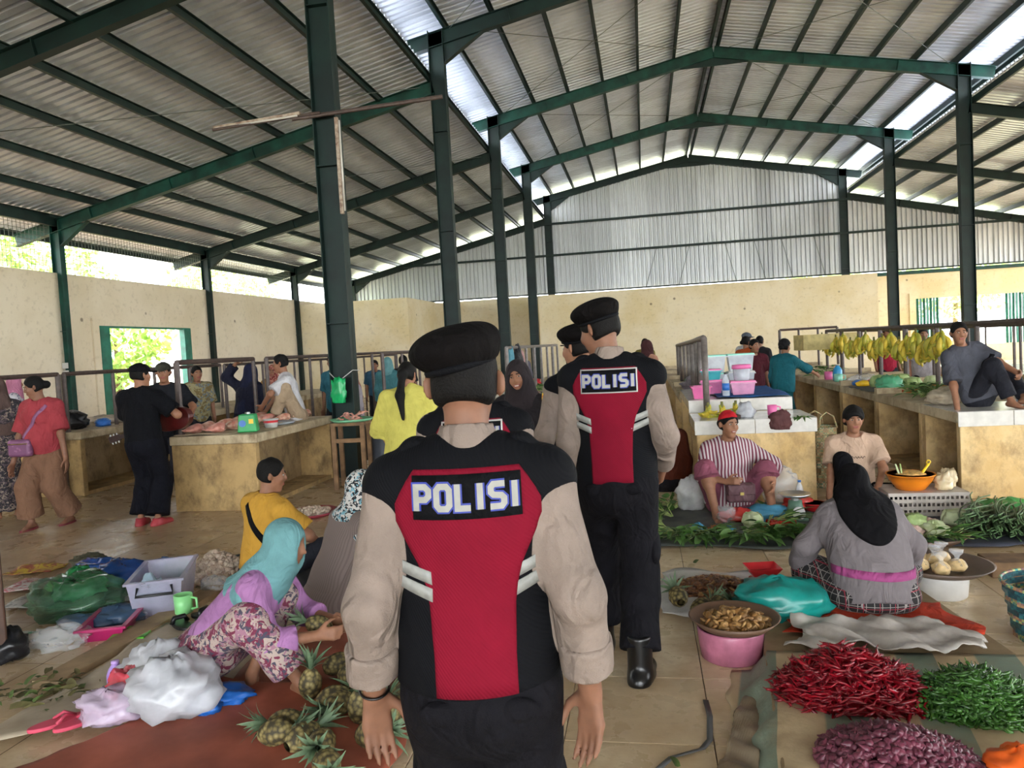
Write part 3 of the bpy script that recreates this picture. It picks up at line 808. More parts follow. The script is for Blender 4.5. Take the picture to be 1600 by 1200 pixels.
def project(S, P, d, off):
    P = np.array(P, float); d = nrm(d)
    for _ in range(60):
        v = S.eval(P)-off
        P += d*np.clip(v*.8, -.05, .05)[:, None]
        if np.abs(v).max() < 2e-4: break
    return P
# ---------------------------------------------------------------- police officers
MKHAKI = fab('khaki_uniform_shirt', '96867b', var=.08, rough=.75)
def m_mesh_cloth(name, c):
    t = NT(name); v = t.obj(); c = srgb(c)
    wv = t.add('ShaderNodeTexWave', wave_type='BANDS'); wv.inputs['Scale'].default_value = 55; t.lk(t.mapping(v, (1, 1, 1), (0, .7, .5)), wv.inputs['Vector'])
    n = t.noise(v, 5, 3)
    t.color(t.mix(t.ramp(n, [(.35, (0, 0, 0)), (.7, (1, 1, 1))]), tuple(x*.8 for x in c), c)); t.set(Roughness=.8); t.bump(wv.outputs['Fac'], .25, .004)
    t.p.inputs['Specular IOR Level'].default_value = .12
    return t.m
MVEST = m_mesh_cloth('black_vest_cloth', '0c0d11')
MRED = m_mesh_cloth('red_vest_panel', '760d24')
MPANT = fab('black_uniform_trousers', '141318', var=.12, spec=.12)
MBOOT = mat('black_boot_leather', '0d0d0e', .28, .2, 20)
MBERET = fab('black_beret_felt', '0e0b0b', var=.15, vscale=14, spec=.1)
MREFL = mat('silver_reflective_tape', '8f908c', .4, .08, 40, bump=.2, bscale=30)
MPATCH = fab('patch_black', '0c0d10', spec=.12)
MBLUE = mat('letter_blue_edge', '1f2f8c', .6, .05)
MLETTER = mat('letter_grey_white', '93928b', .6, .05, 30)
MWHITE = mat('white_border', 'b9b9b5', .6, .04)
MBADGE = mat('badge_red', 'b5231f', .6, .3, 60, c2='d9b23a', thr=(.5, .62))
MGOLD = mat('badge_metal', 'c9b36a', .3, .1, metal=.9)
def ribbon(path, w, closed=False):
    P = [np.array(p, float) for p in path]; n = len(P); Lf, Rt = [], []
    for i in range(n):
        a = P[i-1] if (i or closed) else None; b = P[(i+1) % n] if (i < n-1 or closed) else None
        d1 = nrm2(P[i]-a) if a is not None else nrm2(b-P[i]); d2 = nrm2(b-P[i]) if b is not None else d1
        n1 = np.array([-d1[1], d1[0]]); n2 = np.array([-d2[1], d2[0]]); m = n1+n2; m = m/max(.3, (m@n1))
        q = P[i].copy()
        if a is None: q = q-d1*w/2*0
        Lf.append(q+m*w/2); Rt.append(q-m*w/2)
    V = Lf+Rt; F = [(i, (i+1) % n, n+(i+1) % n, n+i) for i in range(n if closed else n-1)]
    return V, F
def nrm2(v): return v/max(1e-9, np.linalg.norm(v))
GLYPH = {'P': ([(0, -.09), (0, 1), (.72, 1), (1, .84), (1, .58), (.72, .42), (.12, .42)], False), 'O': ([(.22, 0), (.78, 0), (1, .16), (1, .84), (.78, 1), (.22, 1), (0, .84), (0, .16)], True),
         'L': ([(0, 1.09), (0, 0), (1.1, 0)], False), 'I': ([(.5, -.09), (.5, 1.09)], False),
         'S': ([(1.08, 1), (.2, 1), (0, .86), (0, .64), (.2, .52), (.8, .48), (1, .36), (1, .14), (.8, 0), (-.08, 0)], False)}
def police_patch(P, S, zc, wid, hei, white, xc=0):
    def grid(name, m, w, h, off, parent):
        rows = [(zc-h/2+h*i/6, xc-w/2, xc+w/2) for i in range(7)]
        return decal(S, name, m, parent, rows, 13, -.45, (0, 1, 0), off)
    if white: grid('patch_border', MWHITE, wid+.012, hei+.012, .0065, P.root)
    pt = grid('name_patch', MPATCH, wid, hei, .009, P.root)
    H = hei*.62; lw = wid*.118; gap = wid*.046; st = H*.2
    widths = [1, 1, .92, .42, 1, .42]; tot = sum(widths)*lw+5*(gap+st*.55)
    x = xc-tot/2
    for ch, k in zip('POLISI', widths):
        path, cl = GLYPH[ch]
        for nm, m, w_, of in (('letter_outline', MBLUE, st*1.75, .0115), ('letter', MLETTER, st*1.12, .0128)):
            V, F = ribbon([(x+(p[0] if ch != 'I' else .5)*lw*k, zc-H/2+st/2+p[1]*(H-st)) for p in path], w_, cl)
            if nm == 'letter_outline' and not cl: pass
            V3 = project(S, [(q[0], -.45, q[1]) for q in V], (0, 1, 0), of)
            o = link(nm, mesh_data(nm, V3, F, m), pt)
        x += lw*k+gap+st*.55
def beret(P, tilt=-.2, badge=1):
    S = SDF(); s, c, f, r, u = P.s, P.hc, P.hf, P.hr, P.hu
    ub = nrm(u+r*tilt+f*-.12); rb = nrm(r-ub*(r@ub)); fb = np.cross(ub, rb)
    S.el(c+u*.058*s-f*.012*s, (.087*s, .106*s, .045*s), .02, ax=(rb, fb, ub))
    S.el(c+ub*.088*s-f*.012*s-r*.004*s, (.108*s, .122*s, .050*s), .03, ax=(rb, fb, ub))
    S.el(c+u*.070*s-r*.062*s-f*.03*s, (.048*s, .085*s, .034*s), .03, ax=(rb, fb, ub))
    S.el(c+ub*.108*s+r*.056*s+f*.02*s, (.045*s, .07*s, .03*s), .03, ax=(rb, fb, ub))
    S.plane(c+ub*.036*s, -ub, .008)
    S.warp(folds(.003, 30, 2, (.3, 1, .4)))
    o = sdf_obj('beret', S, min(P.h, .007), MBERET, P.root, 2)
    B = SDF()
    B.el(c+ub*.041*s-f*.012*s, (.0885*s, .1075*s, .05*s), .01, ax=(rb, fb, ub)); B.plane(c+ub*.052*s, ub, .003); B.plane(c+ub*.034*s, -ub, .003)
    sdf_obj('beret_band', B, .006, MVEST, P.root, 1)
    if badge:
        G = SDF(); G.el(c+ub*.085*s+r*.083*s+f*.05*s, (.012, .018, .02), .004); sdf_obj('beret_badge', G, .005, MGOLD, P.root)
def police(loc, rz, label, s, h, arms, feet, head_turn, sleeve, white, tz, lean=(0, 0, 0), rolled=False, hands=(1, -1), hem=-.0, skin=2, hair='crop', face=False):
    P = Person(loc, rz, label, h, s, None, skin, (0, 0, .9*s), lean, head_turn, arms[-1], arms[1], feet)
    P.body(hands=hands, it=1)
    P.hair(hair)
    P.shirt(MKHAKI, sleeve, o=.012, hem=-.02, so=.004, collar=.075, fold=.0065, flare=0)
    # shirt collar standing at the neck
    C = SDF(); C.rc(P.nk+P.up*.02*s-P.f*.008, P.nk+P.up*.085*s, .074*s, .064*s, .01, caps=(1, 1)); C.rc(P.nk-P.up*.01*s, P.nk+P.up*.14*s, .057*s, .052*s, .006, 's')
    C.plane(P.nk+P.up*.07*s+P.f*.04, P.up+P.f*.45)
    P.part('collar', C, MKHAKI, min(h, .006), 2)
    # vest
    V = SDF(); o = .026
    P.torso(V, o, .05)
    V.rc(P.pel+P.up*.1*s, P.pel+P.up*(hem-.03)*s, .150*s+o, .152*s+o, .05, flat=(P.f, .76))
    for i in (1, -1): V.rc(P.sh[i]-P.r*i*.012, P.sh[i]-P.up*.05*s-P.r*i*.03, .046*s+o, .045*s+o, .03)
    V.plane(P.pel+P.up*hem*s, -P.up, .01)
    V.el(P.nk+P.up*.09*s+P.f*.015*s, (.074*s, .08*s, .062*s), .012, 's', ax=(P.r, P.f, P.up))
    V.warp(folds(.004, 11, 1.3, (.8, .5, .7)))
    P.part('vest', V, MVEST, min(h, .010))
    q = lambda dz: P.pel[2]+dz*s
    prow = [(.515, .120), (.49, .138), (.462, .155), (.44, .166), (.40, .166), (.365, .150), (.33, .132), (.295, .115), (.25, .103), (.21, .097), (.1, .092), (hem+.005, .092)]
    rows = [];
    for a, b in zip(prow[:-1], prow[1:]):
        for t in np.linspace(0, 1, 4)[:-1]: rows.append((q(a[0]+(b[0]-a[0])*t), -(a[1]+(b[1]-a[1])*t)*s, (a[1]+(b[1]-a[1])*t)*s))
    rows.append((q(prow[-1][0]), -prow[-1][1]*s, prow[-1][1]*s))
    decal(V, 'red_back_panel', MRED, P.root, rows, 25, -.45, (0, 1, 0), .003)
    police_patch(P, V, q(tz), .245*s, .098*s, white)
    # reflective tape, two bands on each flank
    for i in (1, -1):
        for (zo, zi) in ((.322, .272), (.283, .233)):
            n = 14; Vv = []; D = []
            for j in range(n):
                th = math.radians(38+j*(104-38)/(n-1)); tt = j/(n-1)
                for dz in (-.015, .015):
                    z = q(zi+(zo-zi)*min(1, tt*1.3)+dz)
                    Vv.append((i*.32*math.sin(th), -.32*math.cos(th), z)); D.append((-i*math.sin(th), math.cos(th), 0))
            Vv = np.array(Vv)+np.array([0, P.pel[1], 0]); D = np.array(D)
            for _ in range(60): Vv = Vv+D*np.clip((V.eval(Vv)-.0035)*.8, -.05, .05)[:, None]
            ob = link('reflective_strip', mesh_data('reflective_strip', Vv, [(2*j, 2*j+2, 2*j+3, 2*j+1) for j in range(n-1)], MREFL, True), P.root)
            sd = ob.modifiers.new('thick', 'SOLIDIFY'); sd.thickness = .002
    for i in (1, -1):
        E_ = SDF(); a = P.nk-P.up*.0*s+P.r*i*.075*s; b = P.sh[i]+P.up*.062*s-P.r*i*.012
        E_.rc(a+P.up*.030, (a+b)/2+P.up*.042, .020*s, .023*s, .02, flat=(P.up, .45)); E_.rc((a+b)/2+P.up*.042, b+P.up*.012, .023*s, .025*s, .02, flat=(P.up, .45))
        P.part('epaulette', E_, MVEST, min(h, .007))
        sb = P.sh[i]-P.up*.1*s+P.r*i*.06*s
    P.trousers(MPANT, 1.86, .016, .02, r=(.092, .07, .068, .058), waist=.06)
    for i in (1, -1):   # cargo pocket with flap
        c = P.hip[i]+(P.kn[i]-P.hip[i])*.72+P.r*i*.075*s; K = SDF(); K.el(c, (.03, .075, .09), .02, ax=(P.r, P.f, nrm(P.hip[i]-P.kn[i]))); P.part('cargo_pocket', K, MPANT, min(h, .012))
    for i in (1, -1):   # hip pocket flaps
        K = SDF(); c = P.pel-P.f*.125*s+P.r*i*.085*s+P.up*-.035*s; K.el(c, (.05, .018, .03), .01, ax=(P.r, P.f, P.up)); P.part('pocket_flap', K, MPANT, min(h, .010))
    P.shoes(MBOOT, 'boot', .012, min(h, .010), .12)
    beret(P)
    for i in (1, -1):
        if rolled:
            C = SDF(); a, b = P.el_[i], P.wr[i]; d = nrm(b-a); p0 = a+(b-a)*(sleeve-1-.27); p1 = a+(b-a)*(sleeve-1+.06)
            C.rc(p0, p1, .063*s, .063*s, .01, caps=(1, 1)); C.rc(p0+d*.02, p1+d*.05, .046*s, .046*s, .006, 's')
            C.warp(folds(.003, 40, 1, (.5, .5, 1))); P.part('rolled_cuff', C, MKHAKI, min(h, .007))
        else:
            C = SDF(); a, b = P.el_[i], P.wr[i]; d = nrm(b-a); C.rc(b-d*.065, b-d*.0, .047*s, .044*s, .008, caps=(1, 1)); P.part('cuff', C, MKHAKI, min(h, .008))
    if face: P.face()
    return P, V
# nearest officer, seen from behind
P1, V1 = police((-.41, 1.66, 0), .17, 'police officer with rolled sleeves walking nearest, black beret, red panel vest back', .965, .006,
    {-1: dict(w=(-.25, .0, .835), hint=(-.25, -1, 0), d=(.0, .05, -1), n=(.55, -1, 0), curl=.28), 1: dict(w=(.25, -.03, .83), hint=(.25, -1, 0), d=(-.02, -.05, -1), n=(-.75, -.75, 0), curl=.3)},
    {-1: dict(a=(-.1, .1, .08)), 1: dict(a=(.1, -.12, .1))}, (-.06, -.05), 1.70, False, .455, rolled=True)
B = MB(); d = nrm(P1.wr[-1]-P1.el_[-1]); x = nrm(np.cross(d, (0, 1, 0))); y = np.cross(d, x)
B.tube([P1.wr[-1]-d*.012+(x*math.cos(t)+y*math.sin(t))*.0335 for t in np.linspace(0, 2*PI, 25)[:-1]], .0032, 6, True)
B.build('bracelet', MBOOT, P1.root, True)
Bd = SDF(); Bd.el(P1.sh[1]-P1.up*.055+P1.r*.055, (.012, .024, .03), .01); P1.part('sleeve_badge', Bd, MBADGE, .006)
# officer further on to the right
P2, V2 = police((-.17, 3.70, 0), -.06, 'tall police officer standing beside the vegetable mats, head bowed to the left', 1.06, .008,
    {-1: dict(w=(-.225, .05, .90), hint=(-.15, -1, 0), d=(.0, .12, -1), n=(.8, -.6, 0), curl=.3), 1: dict(w=(.23, .16, .98), hint=(.3, -1, 0), d=(-.2, .5, -.7), n=(-1, 0, 0), curl=.6)},
    {-1: dict(a=(-.13, .2, .085), t=(-.1, 1, -.02)), 1: dict(a=(.09, -.16, .085), t=(.12, 1, -.02))}, (1.0, -.3), 1.93, True, .455, hem=-.015, hair='short', skin=2)
# officer hidden behind the nearest one
P4, V4 = police((-.70, 2.98, 0), .1, 'police officer mostly hidden directly behind the nearest officer', .95, .012, {-1: dict(w=(-.24, .03, .82), hint=(-.2, -1, 0)), 1: dict(w=(.24, .03, .82), hint=(.2, -1, 0))}, {}, (0, 0), 1.93, True, .455, skin=0)
# officer on the far side of the tall one
P3, V3 = police((-.36, 4.42, 0), .45, 'police officer half hidden behind the tall officer, face in profile', 1.0, .010,
    {-1: dict(w=(-.25, .12, .92), hint=(-.5, -1, 0)), 1: dict(w=(.25, .1, .9))}, {-1: dict(a=(-.1, .1, .08)), 1: dict(a=(.12, -.05, .08))}, (.5, -.12), 1.93, True, .455, skin=0, face=True)
Bd = SDF(); Bd.rc(P3.sh[-1]-P3.r*.065-P3.up*.03, P3.sh[-1]-P3.r*.075-P3.up*.14, .022, .02, .01); P3.part('sleeve_badge', Bd, MBADGE, .008)
# ---------------------------------------------------------------- market counters and railings
def m_conc(name, a, b, c3):
    t = NT(name); v = t.pos()
    n = t.noise(v, 2.2, 6, .65); n2 = t.noise(t.mapping(v, (2.4, 2.4, 1.7)), 1.9, 7, .7); n3 = t.noise(v, 22, 3)
    c = t.mix(t.ramp(n, [(.4, (0, 0, 0)), (.62, (1, 1, 1))]), srgb(a), srgb(b))
    c = t.mix(t.math('MULTIPLY', t.ramp(n2, [(.47, (0, 0, 0)), (.68, (1, 1, 1))]), .85), c, srgb(c3))
    t.color(c); t.set(Roughness=.85); t.bump(t.math('ADD', n, n3), .2, .015); return t.m
MCA = m_conc('counter_plaster_ochre', 'd9bd8a', 'c9a76f', '8d7350')
MCB = m_conc('counter_plaster_stained', 'b89a68', '9c8054', '5f4c34')
MSLAB = m_conc('counter_slab_concrete', 'c5b596', 'ac9a7a', '7d6a50')
MTILE = mat('white_glazed_tile', 'c9c6be', .18, .05, 12)
MDARKC = m_conc('counter_inner_wall', 'a78e68', '8f7752', '5d4b36')
MRAIL = mat('brown_painted_rail', '4a3b35', .45, .15, 20)
MRAILG = mat('grey_painted_rail', '6d6560', .4, .15, 20, c2='57504c')
def counter(x0, x1, y0, y1, z, label, m, tiled=False, side=1, ledge=True, spine=True, group='market counters'):
    """side: +1 open towards +X and -X, with a spine wall inside"""
    cx, cy = (x0+x1)/2, (y0+y1)/2
    t = empty('market_counter', (cx, cy, 0), label=label, cat='counter', group=group)
    a, b = x0-cx, x1-cx; c, d = y0-cy, y1-cy
    bevel(MB().span((a-.02, c-.0, z-.1), (b+.02, d, z)).build('slab', MSLAB, t), .012)
    bevel(MB().span((a, c+.005, 0), (b, c+.09, z-.1)).build('front_panel', m, t), .008)
    MB().span((a, d-.09, 0), (b, d-.005, z-.1)).build('end_panel', m, t)
    if spine: MB().span((-.06, c+.09, 0), (.06, d-.09, z-.1)).build('inner_wall', MDARKC, t)
    MB().span((a+.02, c+.09, .0), (b-.02, d-.09, .05)).build('plinth', MCB, t)
    if ledge:
        MB().span((a-.02, d-.1, z), (b+.02, d, z+.07)).build('ledge', MTILE if tiled else MSLAB, t)
    if tiled:
        n = max(2, round((x1-x0)/.5)); wd = (x1-x0+.04)/n
        for i in range(n):
            bevel(MB().span((a-.02+i*wd+.002, c-.012, z-.13), (a-.02+(i+1)*wd-.002, c+.0, z+.004)).build('tile', MTILE, t), .003, 1)
        for i in range(n):
            ny = max(2, round((y1-y0-.1)/.42)); hy = (d-.1-c)/ny
            for j in range(ny): MB().span((a-.02+i*wd+.002, c+j*hy+.002, z), (a-.02+(i+1)*wd-.002, c+(j+1)*hy-.002, z+.006)).build('tile', MTILE, t)
    return t
def railing(pts, z0, z1, n, label, m, r=.025, arch=False, group='counter railings', extra=None):
    """rail along pts (x,y) with n posts standing on the counter tops"""
    P0, P1 = Vector((*pts[0], 0)), Vector((*pts[1], 0))
    t = empty('railing', (P0.x, P0.y, z0), label=label, cat='railing', group=group); d = P1-P0
    MB().tube([(0, 0, z1-z0), d+Vector((0, 0, z1-z0))], r, 8).build('top_rail', m, t)
    for i in range(n):
        q = d*(i/(n-1)); MB().tube([q, q+Vector((0, 0, z1-z0))], r*.9 if i % 3 else r*1.15, 8).build('post', m, t)
    return t
# left block: butcher counter in front of the big column, and its row
CA = counter(-5.22, -4.21, 7.46, 9.5, .84, 'ochre stained butcher counter in front of the big green column', MCB, ledge=False)
for k, (y0, y1) in enumerate(((8.5, 10.5), (10.6, 12.7), (12.8, 15), (15.1, 18))):
    counter(-8.55, -7.25, y0, y1, .84, ['brown stained counter behind the woman in the red shirt', 'second counter along the pale wall row', 'third counter along the pale wall row', 'last counter along the pale wall row'][k], MCB, ledge=False)
for k, (y0, y1) in enumerate(((10.3, 12.4), (12.5, 14.6), (14.7, 17))):
    counter(-3.85, -2.75, y0, y1, .84, ['meat counter beside the woman in the yellow shirt', 'second counter of the meat row', 'far counter of the meat row'][k], MCB, ledge=False)
for k, (y0, y1) in enumerate(((9.6, 11.7), (11.8, 13.9), (14, 16.2), (16.3, 19))):
    counter(-2.45, -1.5, y0, y1, .84, ['white topped counter behind the smiling woman', 'second white topped counter behind the smiling woman', 'third white topped counter towards the back wall', 'far white topped counter before the back wall'][k], MCA, tiled=k < 3, ledge=False)
# block in the middle with the stacked plastic tubs
CB = counter(.46, 1.55, 7.42, 8.3, .80, 'ochre tiled counter end behind the woman in the red headscarf', MCA, tiled=True, ledge=False)
CB2 = counter(.46, 1.5, 8.32, 10.3, .93, 'raised counter under the blue cloth and plastic tubs', MCA, tiled=True, ledge=False)
for k, (y0, y1) in enumerate(((10.4, 12.5), (12.6, 14.8), (14.9, 17.2), (17.3, 20))):
    counter(.46, 1.5, y0, y1, .84, ['counter behind the stacked plastic tubs', 'second counter behind the stacked tubs', 'third counter behind the stacked tubs', 'farthest counter behind the stacked tubs'][k], MCA, ledge=True)
# right block
for k, (y0, y1) in enumerate(((7.4, 8.35), (8.37, 9.9), (9.92, 11.6), (11.62, 13.3), (13.32, 15.1), (15.12, 17), (17.02, 19))):
    counter(2.8, 4.15, y0, y1, .80, ['tiled counter end below the seated man in grey', 'counter holding the pile of green leaves', 'counter with cabbages and a green bag', 'counter with grey sheet and yellow goods', 'counter where the woman in teal reaches out', 'counter beyond the woman in teal', 'farthest counter of the right block'][k], MCA, tiled=k == 0, ledge=k > 0)
for k, (y0, y1) in enumerate(((8.6, 10.7), (10.8, 13), (13.1, 15.3), (15.4, 17.6))):
    counter(5.5, 6.7, y0, y1, .80, ['white tiled counter at the right picture edge', 'white tiled counter behind the hanging bananas', 'third white tiled counter behind the bananas', 'farthest white tiled counter behind the bananas'][k], MCA, tiled=True, ledge=False)
# railings
railing([(-5.16, 7.58), (-5.16, 9.25)], .84, 1.66, 2, 'brown railing section at the butcher counter', MRAIL, .03)
railing([(-5.16, 9.6), (-5.16, 16.4)], 0, 1.66, 6, 'long brown railing behind the squatting man', MRAIL, .026)
railing([(-6.1, 10.1), (-6.1, 17.9)], 0, 1.6, 8, 'thin brown railing standing on the floor before the pale wall row', MRAIL, .022)
railing([(-7.45, 8.55), (-7.45, 12.2)], .84, 1.6, 5, 'brown railing behind the woman in the red shirt', MRAIL, .028)
railing([(-7.5, 4.2), (-7.45, 8.45)], 0, 1.6, 4, 'brown railing running out at the left picture edge', MRAIL, .028)
railing([(-3.8, 10.5), (-3.8, 16.8)], .84, 1.64, 8, 'brown railing on the meat counters right of the big column', MRAIL, .024)
railing([(-1.85, 10.0), (-1.85, 16.0)], .84, 1.62, 8, 'grey railing carrying draped cloth behind the smiling woman', MRAILG, .024)
# railing with a bowed top on the middle block
rb = empty('railing', (.62, 8.14, .8), label='grey bowed railing beside the stacked plastic tubs', cat='railing', group='counter railings')
ys_ = np.linspace(0, 6.5, 9)
MB().tube([(0, 0, 0), (0, 0, .80)], .034, 10).build('post', MRAILG, rb, True)
MB().tube([(0, -.02, .80)]+[(0, .1+q, .80-.018*q if q > 1.5 else .81-.022*q) for q in np.linspace(0, 6.6, 12)], .032, 8).build('top_rail', MRAILG, rb, True)
for q in (.75, 1.4, 2.2, 3.1, 4.2, 5.4, 6.6): MB().tube([(0, q, .13 if q < 2.2 else .04), (0, q, .79-.02*q)], .026, 8).build('post', MRAILG, rb, True)
# right railing with the bananas
railing([(3.42, 7.45), (3.42, 15.1)], .80, 1.6, 8, 'long brown railing with hanging bananas', MRAIL, .03)
railing([(4.05, 8.0), (4.05, 15.1)], .80, 1.56, 7, 'second thin railing behind the bananas', MRAIL, .018)
railing([(3.2, 18.8), (4.5, 18.8)], .8, 1.68, 4, 'dark railing frame standing free before the back wall', MRAIL, .028)
railing([(5.6, 9.0), (5.6, 16)], .8, 1.56, 7, 'railing on the white tiled counters', MRAIL, .018)
# ---------------------------------------------------------------- people of the market
def pat(name, base, spots, scale=30, kind='voronoi', thr=.35, rough=.85):
    """printed cloth: blotches of several colours on a base"""
    t = NT(name); v = t.obj()
    base = dim(base); c = srgb(base); spots = [dim(q) for q in spots]
    for i, s in enumerate(spots):
        if kind == 'voronoi':
            vo = t.add('ShaderNodeTexVoronoi'); vo.inputs['Scale'].default_value = scale*(1+.37*i); t.lk(t.mapping(v, loc=(i*3.1, i*1.7, i*.9)), vo.inputs['Vector'])
            f = t.ramp(vo.outputs['Distance'], [(thr, (1, 1, 1)), (thr+.04, (0, 0, 0))])
        else:
            f = t.ramp(t.noise(t.mapping(v, loc=(i*3.1, i*1.7, i*.9)), scale*(1+.3*i), 3, .5, 1.2), [(.5+thr*.2, (0, 0, 0)), (.53+thr*.2, (1, 1, 1))])
        c = t.mix(f, c, srgb(s))
    t.color(c); t.set(Roughness=rough); t.bump(t.noise(v, 150, 2), .15, .006); return t.m
def stripes(name, a, b, scale, axis=0, duty=.5):
    t = NT(name); sx = t.add('ShaderNodeSeparateXYZ'); t.lk(t.obj(), sx.inputs[0])
    f = t.math('FRACT', t.math('ADD', t.math('MULTIPLY', sx.outputs[axis], scale), 50.0))
    t.color(t.mix(t.math('GREATER_THAN', f, duty), srgb(dim(a)), srgb(dim(b)))); t.set(Roughness=.85); return t.m
def plaid(name, base, a, b, scale):
    t = NT(name); sx = t.add('ShaderNodeSeparateXYZ'); t.lk(t.obj(), sx.inputs[0]); c = srgb(base)
    for ax, cc, dd, sc_ in ((0, a, .91, scale), (2, a, .91, scale), (1, a, .91, scale), (0, b, .95, scale*.5), (2, b, .95, scale*.5)):
        f = t.math('FRACT', t.math('ADD', t.math('MULTIPLY', sx.outputs[ax], sc_), 50.3))
        c = t.mix(t.math('GREATER_THAN', f, dd), c, srgb(cc))
    t.color(c); t.set(Roughness=.85); return t.m
GND = lambda i, x, y, t=(0, 1, -.02): dict(a=(x, y, .075), t=t)
def strap(P, a, b, m, w=.022, y0=-.5, n=16, name='strap', d=(0, 1, 0), S=None):
    pts = np.array([A3(a)+(A3(b)-A3(a))*i/(n-1) for i in range(n)]); dr = nrm(A3(b)-A3(a)); sd = nrm(np.cross(dr, d))
    V = np.concatenate([pts-sd*w, pts+sd*w]); V = project(S or P.shirtS, V, d, .004)
    o = link(name, mesh_data(name, V, [(i, i+1, n+i+1, n+i) for i in range(n-1)], m, True), P.root)
    o.modifiers.new('thick', 'SOLIDIFY').thickness = .004; return o
MBLK = fab('black_cloth', '101014', var=.1, spec=.12); MDENIM = fab('dark_denim', '22242e', var=.12)
# 1 squatting woman in lilac with teal hijab, seen from her right side
P = Person((-2.00, 3.36, .03), -PI/2+.12, 'squatting woman in lilac top, teal hijab and printed sarong trimming a pineapple', .009, .93, None, 1, (0, -.20, .20), (0, .95, 0), (-.15, -.28),
    L=dict(w=(-.08, .40, .27), hint=(-.6, -.4, -.8), d=(.3, 1, -.1), n=(.9, 0, -.3), curl=.9), Rr=dict(w=(.10, .38, .26), hint=(.6, -.3, -.9), d=(-.25, 1, 0), n=(-1, 0, -.2), curl=.9),
    feet={1: dict(a=(.17, .30, .07), hint=(.45, .6, 1), t=(.55, .8, -.05)), -1: dict(a=(.05, .02, .06), hint=(-.3, .9, .9), t=(1, .25, -.05))}, female=True, fat=1.08)
P.body(ears=False); P.hijab(fab('teal_hijab_cloth', '76abaf', var=.08), .2, .17, .12, fold=.007, op=(.05, .075))
MTEALH = MATS['teal_hijab_cloth']
P.shirt(fab('lilac_knit', 'b57fb4', var=.06), 1.55, .016, -.02, .012, belly=0)
MSAR = pat('printed_sarong', 'bca89e', ['7a2846', '7a2846', 'a8788c', '4a4658'], 15, 'noise', .27)
S = SDF(); s = .93
S.rc(P.pel-P.up*.02, P.pel+P.up*.1, .165, .15, .05, flat=(P.f, .8)); S.el(P.pel+A3((0, -.05, -.06)), (.17, .16, .13), .06)
for i in (1, -1): S.rc(P.hip[i], P.kn[i], .1, .078, .05); S.rc(P.kn[i], P.kn[i]+(P.an[i]-P.kn[i])*(.8 if i > 0 else .72), .08, .088, .05, caps=(0, 1))
S.rc(P.hip[1]+A3((0, .1, 0)), P.hip[-1]+A3((0, .1, 0)), .1, .1, .06); S.warp(folds(.007, 16, 2, (.6, 1, .4))); P.part('sarong', S, MSAR)
# 2 man in mustard shirt sitting with his back turned
P = Person((-2.78, 4.88, 0), -.5, 'man in mustard t-shirt with black cross strap sitting on the floor', .010, .97, None, 1, (0, 0, .13), (.02, .16, 0), (-.55, -.15),
    L=dict(w=(-.22, .35, .2), hint=(-1, -.2, -.2)), Rr=dict(w=(.25, .38, .22), hint=(1, -.3, -.2)),
    feet={1: dict(a=(.12, .55, .07), hint=(.9, .3, .6)), -1: dict(a=(-.12, .5, .07), hint=(-.9, .3, .6))})
P.body(); P.hair('short'); P.shirt(fab('mustard_cotton', 'd6a13c', var=.06), .8, .022, -.12, .02, fold=.006, flare=.03); P.trousers(MDENIM, 1.8); P.face()
strap(P, (-.07, -.4, P.nk[2]-.02), (.17, -.4, P.pel[2]+.22), MBLK, .02, n=22)
# the strap runs over his left shoulder
# 3 woman in ribbed taupe with floral hijab
P = Person((-1.96, 4.34, 0), -.75, 'woman in ribbed taupe dress and floral hijab crouching beside the nearest officer', .010, .95, None, 1, (0, -.05, .16), (.0, .42, 0), (-.2, -.25),
    L=dict(w=(-.15, .42, .25), hint=(-1, -.2, -.3)), Rr=dict(w=(.15, .42, .22), hint=(1, -.2, -.3)), feet={1: dict(a=(.14, .28, .07), hint=(.4, .7, 1)), -1: dict(a=(-.14, .28, .07), hint=(-.4, .7, 1))}, female=True, fat=1.12)
P.body(); MTAU = stripes('ribbed_taupe_knit', '857671', '786964', 70, 0, .6)
P.hijab(pat('floral_hijab_cloth', '7fb6c6', ['111319', '111319', 'd9d5cf'], 26, 'noise', .0), .06, .14, 0, fold=.004); P.shirt(MTAU, 1.9, .02, -.1, .012, fold=.006)
S = SDF(); S.el(P.pel+A3((0, 0, -.03)), (.19, .18, .15), .05)
for i in (1, -1): S.rc(P.hip[i], P.kn[i], .11, .085, .05); S.rc(P.kn[i], P.an[i]+A3((0, 0, .06)), .085, .09, .05)
S.warp(folds(.006, 14, 1)); P.part('skirt', S, MTAU)
# 4 woman in grey with black hijab, back to the camera, on the low platform
P = Person((1.16, 4.27, .10), .04, 'broad woman in grey shirt and black hijab sitting cross-legged with her back turned', .010, .82, None, 1, (0, 0, .135), (0, .56, 0), (.1, -.05),
    L=dict(w=(-.30, .34, .12), hint=(-1, -.6, -.3)), Rr=dict(w=(.30, .34, .12), hint=(1, -.6, -.3)), feet={1: dict(a=(-.08, .30, .06), hint=(1, .35, .1), t=(-1, .2, 0)), -1: dict(a=(.08, .36, .06), hint=(-1, .35, .1), t=(1, .2, 0))}, female=True, fat=1.42)
P.body(ears=False)
def tip(S): n0 = len(S.ops); G = SDF(); G.shell(gs, P.nk-A3((.3, .35, .36)), P.nk+A3((.3, .3, .2)), .02); G.el(P.nk-P.f*.12-P.up*.02+P.r*.01, (.15, .26, .24), .01, 'x', ax=(P.r, P.f, nrm(P.up+P.r*.12))); S.ops += [(lambda x, y, z: np.maximum(G.ops[0][0](x, y, z), G.ops[1][0](x, y, z)), G.ops[0][1], G.ops[0][2], .03, 'u')]
